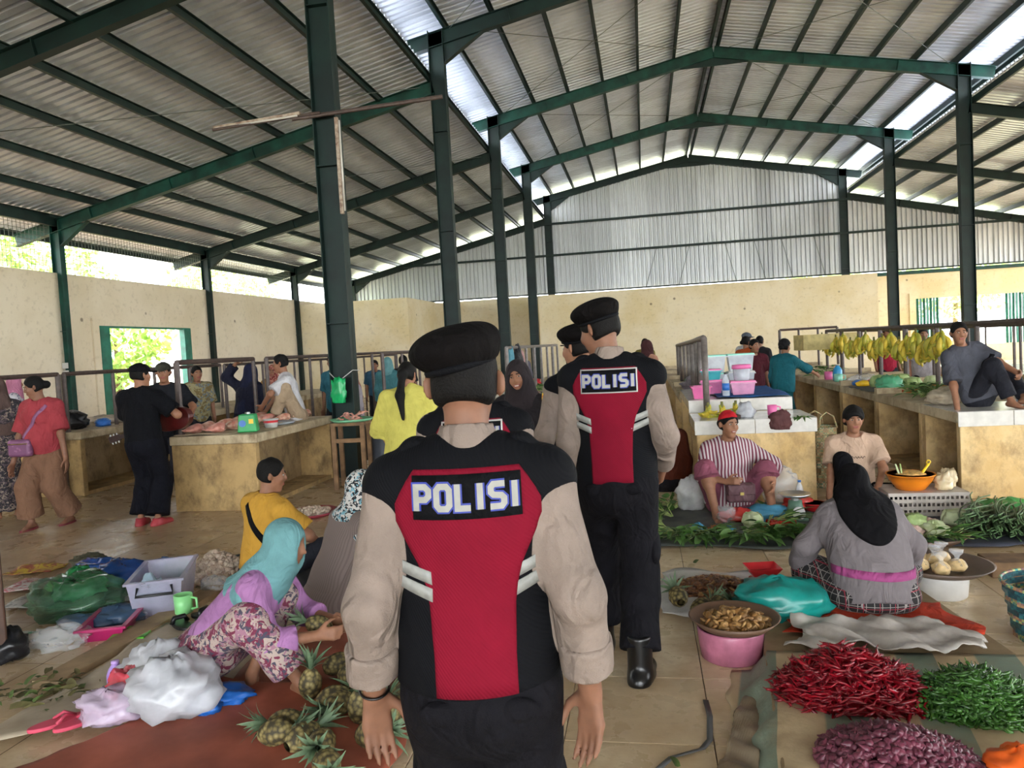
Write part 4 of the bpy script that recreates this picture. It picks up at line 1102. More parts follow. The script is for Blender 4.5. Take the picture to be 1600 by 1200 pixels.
P.shirt(fab('grey_jersey', '7d7577', var=.06), 1.8, .024, -.16, .014, fold=.007, k=.07, flare=.0); gs = P.shirtS
P.hijab(fab('black_hijab_cloth', '0e0d10', var=.12, spec=.12), .10, .15, 0, tip=tip, fold=.008)
MPL = plaid('black_plaid', '1c191b', '8f8a86', '8a2838', 26)
S = SDF(); S.el(P.pel+A3((0, .01, -.065)), (.245, .195, .115), .05)
for i in (1, -1): S.rc(P.hip[i], P.kn[i], .115, .1, .05); S.rc(P.kn[i], P.an[i], .095, .06, .05)
S.warp(folds(.006, 14, 1)); P.part('plaid_trousers', S, MPL)
strap(P, (-.215, -.6, .225), (.225, -.6, .20), fab('pink_belt', 'a34a80'), .021, name='belt', S=gs, n=26)
# 5 woman in striped shirt and red headscarf on the floor
P = Person((.70, 7.02, 0), PI+.12, 'woman in maroon striped shirt and red headscarf sitting with knees apart', .009, .95, None, 1, (0, 0, .15), (0, .02, 0), (.35, -.02, .06),
    L=dict(w=(-.31, .3, .31), hint=(-1, -.3, .0)), Rr=dict(w=(.08, .3, .34), hint=(1, -.3, -.3), d=(-.6, .6, .2), n=(-.5, -.6, -.3), curl=.9),
    feet={1: dict(a=(.2, .36, .08), hint=(.45, .6, 1)), -1: dict(a=(-.27, .42, .08), hint=(-.5, .5, 1))}, female=True, fat=1.32)
P.body(); P.face(teeth=True); P.hair('tied')
P.shirt(stripes('maroon_white_stripes', '7d2f47', 'd9cfd0', 34, 0, .5), 1.25, .02, -.06, .02, belly=1, fold=.005, neck=.025)
S = SDF(); c, f, r, u = P.hc, P.hf, P.hr, P.hu; S.el(c+u*.03-f*.014, (.083, .102, .098), .02, ax=(r, f, u)); S.plane(c+u*.045, f*.3-u*.95, .006); P.part('red_headscarf', S, fab('red_scarf', 'cf1f2c', var=.08), .007)
P.trousers(fab('dusty_pink_trousers', '9a566a'), 1.15, .02, .03, waist=.05)
c = P.pel+P.f*.3+P.up*.1-P.r*.03; o = bevel(MB().box(c, (.25, .09, .17)).build('waist_bag', fab('mauve_leather', '6b4c52', rough=.5), P.root), .03, 4); bevel(MB().box(c+A3((0, .045, .03)), (.235, .02, .09)).build('bag_flap', MATS['mauve_leather'], o), .008, 2)
MB().box(c+A3((0, .062, -.0)), (.03, .008, .025)).build('bag_clasp', MGOLD, P.root)
# 6 boy in beige shirt
P = Person((1.86, 7.30, 0), PI-.05, 'boy in beige printed t-shirt sitting on the floor facing the camera', .009, .95, None, 1, (0, -.05, .12), (0, .06, 0), (.02, -.03),
    L=dict(w=(-.12, .3, .2), hint=(-1, -.2, -.3), d=(.9, .3, -.1), n=(0, 0, -1)), Rr=dict(w=(.27, .22, .1), hint=(1, -.4, .2), d=(0, .2, -1), n=(-1, 0, 0)),
    feet={1: dict(a=(.12, .33, .08), hint=(.15, .7, 1)), -1: dict(a=(-.02, .4, .07), hint=(-1, .5, .25), t=(1, .3, 0))})
P.body(); P.face(); P.hair('mop'); P.shirt(fab('beige_cotton', 'd3b39a', var=.05), .75, .02, -.06, .02, fold=.004); P.trousers(MBLK, 1.85)
bs = P.shirtS
V = []; 
for j in range(5):
    pth = [(-.075+.03*j+.011*t, P.ch[2]-.015+.011*math.sin(t*2.2+j*1.3)) for t in range(4)]
    vv, ff = ribbon([(a_, b_) for a_, b_ in pth], .004); v3 = project(bs, [(q[0], .5, q[1]) for q in vv], (0, -1, 0), .003); link('shirt_print', mesh_data('shirt_print', v3, ff, MBLK), P.root)
# 7 man in grey on the counter
P = Person((3.14, 7.86, .81), PI+.35, 'man in dark grey shirt sitting on the tiled counter leaning on one arm', .009, .86, None, 1, (0, 0, .13), (.22, -.22, 0), (-.38, -.03),
    L=dict(w=(-.18, .3, .30), hint=(-1, -.3, -.3), d=(.6, .6, -.2)), Rr=dict(w=(.36, .16, -.03), hint=(1, -.6, .2), d=(.1, .3, -1), n=(-1, 0, 0)),
    feet={1: dict(a=(-.04, .34, .07), hint=(-.1, .5, 1)), -1: dict(a=(-.30, .22, .07), hint=(-1, .4, .1), t=(-.6, .7, 0))})
P.body(); P.face(look=1); P.hair('short'); P.shirt(fab('slate_cotton', '545660', var=.08), .85, .02, -.08, .02, fold=.005); P.trousers(fab('black_jeans', '20212a'), 1.9)
strap(P, (-.06, .5, P.nk[2]-.06), (.02, .5, P.ch[2]-.1), MBLK, .012, d=(0, -1, 0), name='lanyard')
# 8 woman in the red shirt
P = Person((-6.30, 6.90, 0), 3.2, 'woman in red t-shirt and brown wide trousers walking with a mauve shoulder bag', .010, .93, None, 2, (0, 0, .84), (0, .03, 0), (-1.05, -.25),
    L=dict(w=(-.27, .06, .72), hint=(-.4, -1, 0), curl=.4), Rr=dict(w=(.29, .12, .70), hint=(.4, -1, 0), curl=.4), feet={1: dict(a=(.12, .14, .075)), -1: dict(a=(-.12, -.12, .075))}, female=True, fat=1.18)
P.body(); P.face(); P.hair('tied'); P.shirt(fab('red_cotton', 'a83e46', var=.06), .85, .02, -.06, .02, fold=.005, belly=1)
S = SDF(); S.rc(P.pel-P.up*.05, P.pel+P.up*.06, .175, .165, .05, flat=(P.f, .8))
for i in (1, -1): S.rc(P.hip[i], P.kn[i], .115, .105, .05); S.rc(P.kn[i], P.an[i]+A3((0, 0, .06)), .105, .125, .04, caps=(0, 1))
S.warp(folds(.006, 16, 2, (1, .8, .1))); P.part('wide_trousers', S, fab('brown_crepe', '83604a', var=.06))
strap(P, (-.13, .5, P.nk[2]-.03), (.10, .5, P.pel[2]+.12), fab('mauve_strap', '9a6a8e'), .018, d=(0, -1, 0))
c = P.pel+P.f*.2+P.r*.12+P.up*.03; o = bevel(MB().box(c, (.25, .08, .18)).build('shoulder_bag', pat('mauve_quilted', '7d4a70', ['96628a'], 26, 'voronoi', .3, .5), P.root), .03, 4); MB().tube([c+A3((-.11, .043, .045)), c+A3((.11, .043, .045))], .005, 6).build('bag_zip', MGOLD, o)
MSLP = mat('maroon_rubber', '7a2a35', .6)
for i in (1, -1):
    b = MB(); a = P.an[i]; b.prism([(math.cos(t)*.045, math.sin(t)*.125+.045) for t in np.linspace(0, 2*PI, 15)[:-1]], -.075, -.058); b.build('sandal', MSLP, P.root, loc=tuple(a))
# 9 guitar player from behind
P = Person((-5.12, 6.88, 0), .06, 'man in black t-shirt and cap standing with a guitar, back turned', .010, .97, None, 1, (0, 0, .87), (0, .0, 0), (-.45, .0),
    L=dict(w=(-.18, .30, .92), hint=(-1, -.4, -.5)), Rr=dict(w=(.24, .26, 1.12), hint=(1, -.6, -.6)), feet={1: dict(a=(.1, -.02, .075), t=(.3, 1, 0)), -1: dict(a=(-.1, .0, .075), t=(-.2, 1, 0))})
P.body(); P.hair('short'); P.shirt(fab('black_cotton', '0f1015', var=.1, spec=.12), .8, .024, -.1, .02, fold=.006); P.trousers(fab('navy_black_trousers', '12131b', var=.1, spec=.12), 1.92, .024, .02, r=(.09, .075, .072, .068))
S = SDF(); c, f, r, u = P.hc, P.hf, P.hr, P.hu; S.el(c+u*.05-f*.012, (.09, .108, .07), .02, ax=(r, f, u)); S.plane(c+u*.03, -u, .006); S.rc(c+f*.09+u*.035-r*.03, c+f*.14+u*.025, .03, .04, .02, flat=(u, .25)); P.part('cap', S, MBLK, .008)
P.shoes(mat('red_rubber_clog', '9c2f38', .5, .1), 'clog', .008, .01, -.02)
gr = empty('guitar', (-5.12, 7.22, 1.02), 0, 'red-brown guitar held by the man in black', 'guitar'); gr.rotation_euler = (0, math.radians(-14), 0)
MG = mat('guitar_wood_red', '4f1614', .3, .15, 8); out = []
for t in np.linspace(0, 2*PI, 40)[:-1]: rr = .145*(1+.22*math.cos(2*t)+.12*math.cos(t)-.0); out.append((rr*math.cos(t)*1.15+.12, rr*math.sin(t)))
bevel(MB().prism(out, -.045, .045, Matrix.Rotation(PI/2, 3, 'X')).build('guitar_body', MG, gr), .008)
bevel(MB().box((-.32, -.0, .0), (.5, .02, .045)).build('neck', mat('guitar_neck', '2a1512', .4), gr), .004); bevel(MB().box((-.62, 0, 0), (.14, .018, .07)).build('headstock', MATS['guitar_neck'], gr), .004)
for i in range(6): MB().tube([(-.58-.04*(i//2), 0, .03 if i % 2 else -.03), (-.58-.04*(i//2), 0, .055 if i % 2 else -.055)], .008, 6).build('tuning_peg', MWHITE, gr)
# 10 officers' neighbour: smiling woman in dark hijab
P = Person((-.84, 5.05, 0), PI-.2, 'smiling woman in dark brown hijab standing between the officers', .009, .885, None, 1, (0, 0, .80), (0, 0, 0), (.1, -.05, -.16), L=dict(w=(-.24, .05, .7)), Rr=dict(w=(.24, .05, .7)), female=True, fat=1.05)
P.body(); P.face(teeth=True); P.hijab(fab('dark_brown_hijab', '2a2225', var=.1), .42, .24, .25, fold=.008, op=(.056, .08)); P.shirt(fab('black_blouse', '221d20'), 1.9, .02, -.2); P.skirt(fab('dark_skirt', '2b2528'))
# 11 woman in yellow, ponytail
P = Person((-2.02, 6.1, 0), .12, 'woman in lemon yellow shirt with a long black ponytail', .010, .90, None, 0, (0, 0, .81), (0, .06, 0), (-.2, -.2), L=dict(w=(-.22, .2, .82), hint=(-.7, -1, 0)), Rr=dict(w=(.2, .25, .85), hint=(.7, -1, 0)), female=True, fat=1.1)
P.body()
def tail(S): S.rc(P.hc-P.hf*.1, P.hc-P.hf*.15-P.hu*.2, .03, .035, .03); S.rc(P.hc-P.hf*.15-P.hu*.2, P.hc-P.hf*.14-P.hu*.4+P.hr*.03, .04, .012, .03)
P.hair('tied', tail=tail); P.shirt(fab('lemon_cotton', 'd8cf66', var=.06), 1.1, .03, -.12, .03, fold=.008, flare=.05); P.trousers(MDENIM, 1.9)
K = SDF(); K.el(P.hc-P.hf*.115-P.hu*.005, (.018, .014, .014), .005); P.part('hair_clip', K, mat('yellow_plastic', 'e6c92a', .4), .006)
# the rest stand or sit further off
def folk(loc, rz, label, top, skin=1, sit=None, shirt=('shirt_grey', '8a8a8a'), sleeve=.8, head='short', hcol=None, bottom=('trousers_dark', '24242c'), h=.013, female=False, fat=1.0, turn=(0, -.05), lean=(0, .03, 0), L=None, Rr=None, face=True, drop=.22, group='people between the counters', smat=None, hmat=None, dress=False, feet=None):
    """sit: height of the seat, None when standing"""
    base = loc[2]
    if sit is None: s = (top-base)/1.705; pel = (0, 0, .9*s); ft = feet
    else:
        s = .95; pz = top-base-.815*s*nrm(np.array([lean[0], lean[1], 1]))[2]; pel = (0, 0, pz)
        ft = feet or ({1: dict(a=(.13, .4, .075+max(0, pz-.5)), hint=(.2, .5, 1)), -1: dict(a=(-.13, .4, .075+max(0, pz-.5)), hint=(-.2, .5, 1))})
    P = Person(loc, rz, label, h, s, group, skin, pel, lean, turn, L, Rr, ft, female, fat)
    P.body(ears=head != 'hijab')
    sm = smat or fab('cloth_'+shirt[0], shirt[1])
    P.shirt(sm, sleeve, .02, -.1, .018, fold=.005)
    bm = fab('cloth_'+bottom[0], bottom[1])
    if dress: P.skirt(sm, .1)
    elif female and sit is None: P.skirt(bm, .1)
    else: P.trousers(bm, 1.88)
    if head in ('short', 'crop', 'mop', 'long', 'tied'): P.hair(head)
    elif head == 'hijab': P.hijab(hmat or fab('hijab_'+hcol, hcol), drop, .17, .12)
    elif head == 'cap':
        P.hair('short'); S = SDF(); c, f, r, u = P.hc, P.hf, P.hr, P.hu; S.el(c+u*.05-f*.012, (.09, .108, .07), .02, ax=(r, f, u)); S.plane(c+u*.03, -u, .006); S.rc(c+f*.09+u*.035, c+f*.15+u*.025, .05, .05, .02, flat=(u, .2)); P.part('cap', S, fab('cap_'+hcol, hcol), .009)
    elif head == 'beanie':
        S = SDF(); c, f, r, u = P.hc, P.hf, P.hr, P.hu; S.el(c+u*.035-f*.014, (.086, .106, .098), .02, ax=(r, f, u)); S.plane(c+u*.03, f*.25-u*.95, .006); P.part('beanie', S, fab('cap_'+hcol, hcol), .009); P.hair('tied')
    if face: P.face()
    return P
MFLOR = pat('dark_floral', '221f26', ['8f7f72', '5a4a50'], 22, 'noise', .2); MSWIRL = pat('white_blue_print', 'd8d4da', ['4a4a78', '6a6a90'], 14, 'voronoi', .25)
MBATIK = pat('batik_shirt', 'a39a72', ['6f7d86', '7d6a3c'], 14, 'noise', .1); MREDH = pat('red_patterned_hijab', '8a2f2c', ['c98a78', 'c98a78'], 20, 'noise', .15)
folk((-7.22, 7.30, 0), .9, 'woman in long dark floral dress and brown shawl at the left picture edge', 1.58, female=True, head='hijab', hcol='5d4a44', smat=MFLOR, sleeve=1.9, dress=True, drop=.4, face=False, h=.011)
folk((-9.25, 9.6, 0), -.8, 'woman in white patterned blouse and pink hijab behind the wall counter', 1.59, female=True, head='hijab', hcol='c77f9d', smat=MSWIRL, sleeve=1.9, face=False)
folk((-5.72, 8.15, 0), PI+.45, 'man in camouflage cap and black t-shirt behind the guitar player', 1.66, head='cap', hcol='4a4a3e', shirt=('black_tee', '191b22'), h=.010, L=dict(w=(-.3, .35, 1.0), hint=(-1, -.5, -.5)))
folk((-6.86, 10.55, 0), PI+.9, 'man in batik shirt standing beside the open doorway', 1.59, smat=MBATIK, sleeve=.9)
folk((-5.62, 9.75, 0), -.25, 'woman in navy hijab bending over the meat with one arm raised', 1.60, female=True, head='hijab', hcol='1d2240', shirt=('navy_robe', '1a1c30'), sleeve=1.9, drop=.5, face=False, L=dict(w=(-.22, .1, 1.6), hint=(-1, -.3, 0)), lean=(0, .25, 0), turn=(.3, -.3), dress=True)
folk((-6.5, 12.3, 0), PI+.3, 'woman in red patterned hijab standing behind the butcher counter', 1.53, female=True, head='hijab', hmat=MREDH, shirt=('ochre_top', 'b58a4a'), sleeve=1.5)
P = folk((-4.50, 9.05, .84), 2.05, 'man in white t-shirt and shorts squatting on the butcher counter', 1.685, sit=0, shirt=('white_tee', 'd5d3d6'), bottom=('khaki_shorts', 'b39c80'), h=.009, turn=(-.25, -.08), lean=(0, .22, 0), L=dict(w=(-.1, .40, .22), hint=(-.6, -.2, .4)), Rr=dict(w=(.24, .38, .12), hint=(.6, -.4, .3)), feet={1: dict(a=(.16, .22, .07), hint=(.4, .6, 1)), -1: dict(a=(-.14, .26, .07), hint=(-.4, .6, 1))})
folk((-4.72, 10.9, 0), PI-.25, 'smiling man in teal shirt half hidden by the big column', 1.66, shirt=('teal_shirt', '2f6f80'))
folk((-4.2, 10.35, 0), PI/2+.6, 'woman in pink hijab wrapped in clear plastic beside the big column', 1.42, female=True, head='hijab', hcol='b07a70', shirt=('pale_plastic_wrap', 'b9b2bc'), sleeve=1.9, face=False)
folk((-4.62, 13.0, 0), .1, 'woman in wide light teal hijab with her back turned', 1.55, female=True, head='hijab', hmat=MTEALH, shirt=('teal_robe', '4f8a90'), sleeve=1.9, drop=.5, face=False, fat=1.15)
folk((-5.75, 15.4, 0), PI+.2, 'boy looking out beside the light teal hijab', 1.5, shirt=('blue_top', '35607a'))
folk((-4.78, 14.4, 0), .3, 'dark haired person behind the light teal hijab', 1.56, head='mop', shirt=('dark_top', '22222a'), face=False)
folk((-1.12, 11.3, 0), PI/2+2.6, 'girl in maroon top with white headband', 1.50, female=True, head='long', shirt=('maroon_top', '6b1f30'), skin=2, turn=(.5, -.1))
folk((-2.85, 17.2, 0), PI, 'woman in pink hijab far behind the grey railing', 1.53, female=True, head='hijab', hcol='c79a98', shirt=('grey_top2', '6a6672'), sleeve=1.5)
folk((-3.1, 18.4, 0), PI-.6, 'man in black shirt bent over at the far counter', 1.55, shirt=('black_print_tee', '1c1c20'), turn=(.3, -.3))
folk((.18, 8.15, 0), .35, 'long haired woman in rust shirt sitting behind the tall officer', .90, female=True, head='long', shirt=('rust_top', '6e3526'), sit=.1, sleeve=1.6, face=False, h=.010, fat=1.2)
folk((.02, 13.2, 0), -.7, 'woman in maroon hijab behind the tall officer', 1.60, female=True, head='hijab', hcol='4d2a2c', shirt=('peach_top', 'c8937a'), sleeve=1.9, turn=(-.3, 0))
folk((1.85, 14.6, 0), -.9, 'woman in orange top with tied hair in the back row', 1.57, female=True, head='tied', shirt=('orange_top', 'c45a2a'), face=False)
folk((1.98, 15.5, 0), -.9, 'man in grey cap and white shirt in the back row', 1.64, head='cap', hcol='5c646e', shirt=('white_shirt2', 'd2d2d6'))
folk((1.75, 12.75, 0), PI+.3, 'boy in maroon shirt looking over from behind the tubs', 1.52, shirt=('maroon_shirt', '5b1e2b'), turn=(.2, 0))
folk((2.3, 15.9, 0), -.5, 'dark haired man behind the boy in maroon', 1.56, shirt=('dark_shirt3', '2c2b30'), face=False)
folk((.0, 18.2, 0), -.4, 'person in olive shirt far behind the bowed railing', 1.64, shirt=('olive_top', '8a7f3a'), face=False)
folk((2.08, 12.1, 0), -.75, 'woman in long teal dress and black cap reaching across the counter', 1.49, female=True, head='beanie', hcol='17161a', shirt=('teal_dress', '1e6d7a'), sleeve=1.4, dress=True, face=False, Rr=dict(w=(.25, .5, .95), hint=(1, -.3, -.4)), h=.010, fat=1.15, lean=(0, .12, 0))
folk((4.62, 15.6, 0), PI+.1, 'person in red shirt and dark hat behind the wooden tray', 1.60, head='cap', hcol='35353f', shirt=('red_shirt4', 'b51f3c'), face=False)
folk((4.68, 13.8, 0), PI-.2, 'man in pale grey shirt standing behind the bananas', 1.55, shirt=('pale_grey_shirt', 'b0a9ab'), fat=1.2)
folk((4.55, 11.3, 0), -1.0, 'woman in dark hijab and salmon top sitting behind the cabbages', 1.21, female=True, head='hijab', hcol='2a2a34', shirt=('salmon_top', 'c8706a'), sit=.4, sleeve=1.8)
folk((4.55, 9.25, 0), .5, 'person in dark maroon robe at the right picture edge', 1.50, female=True, head='hijab', hcol='5a1d33', shirt=('maroon_robe', '4d1830'), sleeve=1.9, dress=True, face=False, drop=.5)
# ---------------------------------------------------------------- goods, cloths and vessels
def plast(name, c, alpha=.55, rough=.18, var=.08):
    return mat(name, c, rough, var, 9, alpha=alpha, spec=.6)
MCLEAR = plast('clear_film', 'e6e8ea', .30, .12); MWBAG = plast('white_bag_film', 'c2c4ca', .82, .3); MTUB = plast('clear_tub_plastic', 'dfe4ec', .45, .15)
MBLACKP = mat('black_plastic', '15161a', .35, .1); MPINKP = mat('pink_plastic', 'e36fa8', .35, .06); MREDP = mat('red_plastic', 'c8202a', .35, .06); MGREENP = mat('green_plastic', '2f9a58', .35, .08); MTEALP = mat('mint_plastic', '8fd8c4', .35, .05)
MORANGEP = mat('orange_plastic', 'f08a1c', .35, .05); MYEL = mat('yellow_plastic_b', 'f0c524', .35, .05); MBLUEP = mat('blue_plastic', '2f6fc0', .35, .08); MMETAL = mat('steel', 'b9bcbc', .3, .08, 10, metal=.9)
MWOOD = mat('worn_wood', '8a6a48', .75, .2, 6, c2='5f4730'); MCLAY = mat('brown_tray', '6a4f3c', .55, .1)
def one(o, label, cat, group=None): return tag(o, label, cat, group)
def sheet(name, quad, m, label, cat='tarp', n=(24, 24), amp=.008, z=.004, th=.004, seed=0, edge=.02, f=3.0, group=None, h=None, sd=0):
    """a cloth lying on the ground: quad = four corners in order, wrinkled, with an uneven edge"""
    q = [np.array(p, float) for p in quad]; V = []
    c = sum(q)/4
    for i in range(n[0]+1):
        for j in range(n[1]+1):
            u, v = i/n[0], j/n[1]
            p = (q[0]*(1-u)+q[1]*u)*(1-v)+(q[3]*(1-u)+q[2]*u)*v
            w = edge*math.sin(9*u+7*v+seed)*(1 if (i in (0, n[0]) or j in (0, n[1])) else .3)
            d = p-c; p = p+d/np.linalg.norm(d+1e-6)*w
            zz = z+amp*(1+float(fbm(np.array([p[0], p[1], seed]), f*2, seed)))+.4*amp*abs(math.sin(11*p[0]+5*p[1]+seed)) + (h(u, v) if h else 0)
            V.append((p[0]-c[0], p[1]-c[1], zz))
    W = n[1]+1; F = [(i*W+j, (i+1)*W+j, (i+1)*W+j+1, i*W+j+1) for i in range(n[0]) for j in range(n[1])]
    o = link(name, mesh_data(name, V, np.array(F), m, True), None, (c[0], c[1], 0))
    s = o.modifiers.new('thick', 'SOLIDIFY'); s.thickness = th; s.offset = 1
    return tag(o, label, cat, group)
def crumple(name, loc, size, m, label, cat='plastic bag', seed=0, amp=.28, n=(40, 24), group=None, knot=False, rz=0, flat=.0, parent=None, freq=2.6, film=None):
    """crumpled film or cloth heap resting on its flat underside"""
    V = []; film = (name in ('plastic_bag', 'bag_film', 'packet')) if film is None else film; n = (30, 18) if film and n[0] > 30 else n
    for i in range(n[1]+1):
        ph = PI*i/n[1]
        for j in range(n[0]):
            th = 2*PI*j/n[0]; V.append((math.sin(ph)*math.cos(th), math.sin(ph)*math.sin(th), math.cos(ph)))
    V = np.array(V)
    r = 1+amp*fbm(V, freq, seed)+amp*.6*np.abs(fbm(V, freq*2.3, seed+3))-amp*.3+amp*.3*np.abs(fbm(V, freq*5, seed+5))
    if knot: top = np.clip(V[:, 2]-.75, 0, 1)*4; r = r*(1-.5*np.clip(top, 0, 1)); 
    V = V*r[:, None]
    if knot: V[:, 2] += np.clip(V[:, 2]-.45, 0, 1)**1.0*.9
    V = V*np.array(size)*.5; lo = -size[2]*.34; V[:, 2] = np.maximum(V[:, 2], lo)-lo
    W = n[0]; F = [(i*W+j, i*W+(j+1) % W, (i+1)*W+(j+1) % W, (i+1)*W+j) for i in range(n[1]) for j in range(W)]
    if film:
        V = V+np.random.RandomState(seed).normal(size=V.shape)*min(size)*.018; V[:, 2] = np.maximum(V[:, 2], 0)
    o = link(name, mesh_data(name, V, np.array(F)[:, ::-1], m, not film), parent, loc, (0, 0, rz))
    if label: tag(o, label, cat, group)
    return o
def pieces(name, protos, pts, label, cat, group, parent=None):
    """pts: (loc, euler, scale); alike things share mesh data"""
    out = []
    for i, (l, e, s) in enumerate(pts):
        o = link(name, protos[i % len(protos)], parent, l, e); o.scale = (s,)*3
        if label: tag(o, label, cat, group)
        out.append(o)
    return out
def joined(name, protos, pts, m, parent=None, loc=(0, 0, 0)):
    Vs, Fs, n = [], [], 0
    cache = [(np.array([v.co[:] for v in p.vertices]), [tuple(f.vertices) for f in p.polygons]) for p in protos]
    for i, (l, e, s) in enumerate(pts):
        V, F = cache[i % len(protos)]; Rm = np.array(Matrix.Identity(3)) if e is None else np.array(__import__('mathutils').Euler(e).to_matrix())
        Vs.append(V@Rm.T*s+np.array(l)); Fs += [tuple(k+n for k in f) for f in F]; n += len(V)
    return link(name, mesh_data(name, np.concatenate(Vs), Fs, m, True), parent, loc)
def mound(cx, cy, rx, ry, h, z0, n, rs, tilt=.5, lift=0):
    """points on a heap"""
    out = []
    while len(out) < n:
        x, y = rs.uniform(-1, 1, 2); r = math.hypot(x, y)
        if r > 1: continue
        z = h*max(0, 1-r**1.4)
        out.append(((cx+x*rx, cy+y*ry, z0+z+lift+rs.uniform(0, .012)), (rs.uniform(-tilt, tilt), rs.uniform(-tilt, tilt), rs.uniform(0, 6.28)), rs.uniform(.8, 1.2)))
    return out
def heap(name, protos, m, c, rx, ry, h, z0, ntop, nfill, label, cat, group, seed, tilt=.5, core=True):
    rs = np.random.RandomState(seed)
    b = MB(); prof = [(1-.02*0, 0)]+[(r, h*.92*max(0, 1-r**1.4)) for r in np.linspace(.97, .02, 9)]
    b.lathe([(p[0], p[1]) for p in prof], 24, sx=rx, sy=ry)
    st = empty(name+'_heap', (c[0], c[1], z0), label='mass of '+label+' making up the body of the heap', cat=cat+' heap', kind='stuff')
    b.build('core', m, st, True)
    j = joined('layer', protos, [((l[0]-c[0], l[1]-c[1], l[2]-z0), e, s) for l, e, s in mound(c[0], c[1], rx*1.02, ry*1.02, h, z0, nfill, rs, tilt)], m, st)
    pieces(name, protos, mound(c[0], c[1], rx, ry, h, z0, ntop, rs, tilt, .008), label, cat, group)
# --- low platforms and mats ------------------------------------------------
pf = MB().prism([(.50, 3.70), (.36, 2.2), (2.0, 2.2), (1.62, 3.56), (1.50, 4.62), (.62, 4.62)], 0, .098).build('low_platform', mat('platform_board', 'a08a68', .8, .2, 5, c2='7d684a'))
one(bevel(pf, .01), 'low board platform under the striped tarp at the right', 'platform')
def m_tarp():
    t = NT('green_beige_striped_tarp'); v = t.pos(); sx = t.add('ShaderNodeSeparateXYZ'); t.lk(v, sx.inputs[0])
    q = t.math('ADD', t.math('ADD', sx.outputs[0], t.math('MULTIPLY', sx.outputs[1], -.16)), t.math('MULTIPLY', t.noise(v, 2, 2), .03))
    f = t.math('FRACT', t.math('ADD', t.math('MULTIPLY', q, 2.9), 10.05))
    c = t.mix(t.ramp(f, [(.50, (0, 0, 0)), (.53, (1, 1, 1))], 'LINEAR'), srgb('c0aa86'), srgb('7d8a78'))
    c = t.mix(t.math('MULTIPLY', t.ramp(t.noise(v, 5, 5), [(.5, (0, 0, 0)), (.7, (1, 1, 1))]), .5), c, srgb('8c7355'))
    t.color(c); t.set(Roughness=.6); t.bump(t.noise(v, 16, 4), .3, .02); return t.m
MTARP = m_tarp()
def edge_drop(u, v): return .1 if True else 0
V = []; n1, n2 = 44, 40; ox, oy = .9, 3.0
for i in range(n1+1):
    for j in range(n2+1):
        y = 2.25+(3.66-2.25)*j/n2; xl = .36+.14*(j/n2); x = xl-.17+(1.66-xl+.17)*i/n1
        out = max(0, xl+.0-x); wob = .012*math.sin(14*y+1.3)+.008*math.sin(31*y)
        z = .104+.006*float(fbm(np.array([x, y, 1.0]), 5)) if out <= 0 else max(.006, .104-out*1.15+.02*math.sin(17*y)*out*4)
        V.append((x+(wob if out > 0 else 0)-ox, y-oy, z))
F = [(i*(n2+1)+j, (i+1)*(n2+1)+j, (i+1)*(n2+1)+j+1, i*(n2+1)+j+1) for i in range(n1) for j in range(n2)]
o = link('tarp', mesh_data('tarp', V, np.array(F), MTARP, True), None, (ox, oy, 0)); o.modifiers.new('t', 'SOLIDIFY').thickness = .003
one(o, 'green and beige striped tarp under the chilies and shallots', 'tarp')
sheet('tarp', [(.10, 2.1), (.26, 2.12), (.46, 3.5), (.30, 3.2)], mat('dusty_film', 'b5a48a', .4, .2, 6, c2='8a745a', alpha=.7), 'dusty brown film hanging off the platform edge', n=(14, 50), amp=.02, seed=4, f=9, edge=.03)
sheet('sack', [(.62, 3.62), (1.50, 3.62), (1.42, 3.98), (.74, 4.02)], mat('white_sack', 'c9c3bb', .6, .12, 8, c2='a59d94'), 'crumpled pale sack in front of the woman in grey', 'sack', (44, 26), .03, .104, seed=2, f=8, edge=.05)
sheet('cloth', [(.62, 3.86), (1.56, 3.84), (1.50, 4.3), (.70, 4.25)], fab('orange_cloth', 'd8462a', var=.08), 'bright orange cloth spread under the woman in grey', 'cloth', (24, 14), .012, .100, seed=3, f=4, edge=.04)
crumple('plastic_bag', (.66, 4.16, .10), (.50, .34, .24), mat('teal_bag', '12827a', .3, .12, 8), 'teal plastic bag lying left of the woman in grey', seed=5, amp=.16)
crumple('cloth', (.76, 4.5, .10), (.34, .2, .09), fab('dark_denim_cloth', '2a2d3a'), 'dark folded cloth behind the teal bag', 'cloth', seed=8, amp=.2)
crumple('plastic_bag', (1.16, 2.66, .105), (.20, .16, .12), mat('orange_bag', 'e2601c', .35, .1), 'orange bag at the bottom picture edge', seed=6, amp=.15)
# left mats
sheet('tarp', [(-2.95, 2.72), (-1.95, 3.2), (-2.02, 4.35), (-3.02, 4.1)], mat('beige_film_tarp', 'b7aa94', .5, .12, 5, c2='978871'), 'beige plastic tarp under the squatting woman', n=(30, 30), amp=.012, z=.012, seed=1, edge=.04)
sheet('tarp', [(-2.60, 2.35), (-1.02, 2.4), (-1.12, 3.25), (-2.18, 3.35)], mat('rust_tarp', 'a25640', .7, .15, 4, c2='85432f'), 'rust red tarp under the pineapples', n=(40, 26), amp=.014, z=.035, seed=2, edge=.05)
sheet('tarp', [(-2.1, 3.3), (-1.15, 3.2), (-1.55, 4.25), (-2.1, 4.3)], MATS['rust_tarp'], 'second rust red tarp reaching back to the crouching woman', n=(26, 26), amp=.01, z=.028, seed=6, edge=.04)
sheet('tarp', [(-2.7, 4.5), (-1.5, 4.5), (-1.6, 5.6), (-3.0, 5.7)], mat('charcoal_tarp', '3a3f48', .6, .12, 5), 'charcoal tarp around the man in mustard', n=(26, 26), amp=.008, z=.006, seed=7, edge=.04)
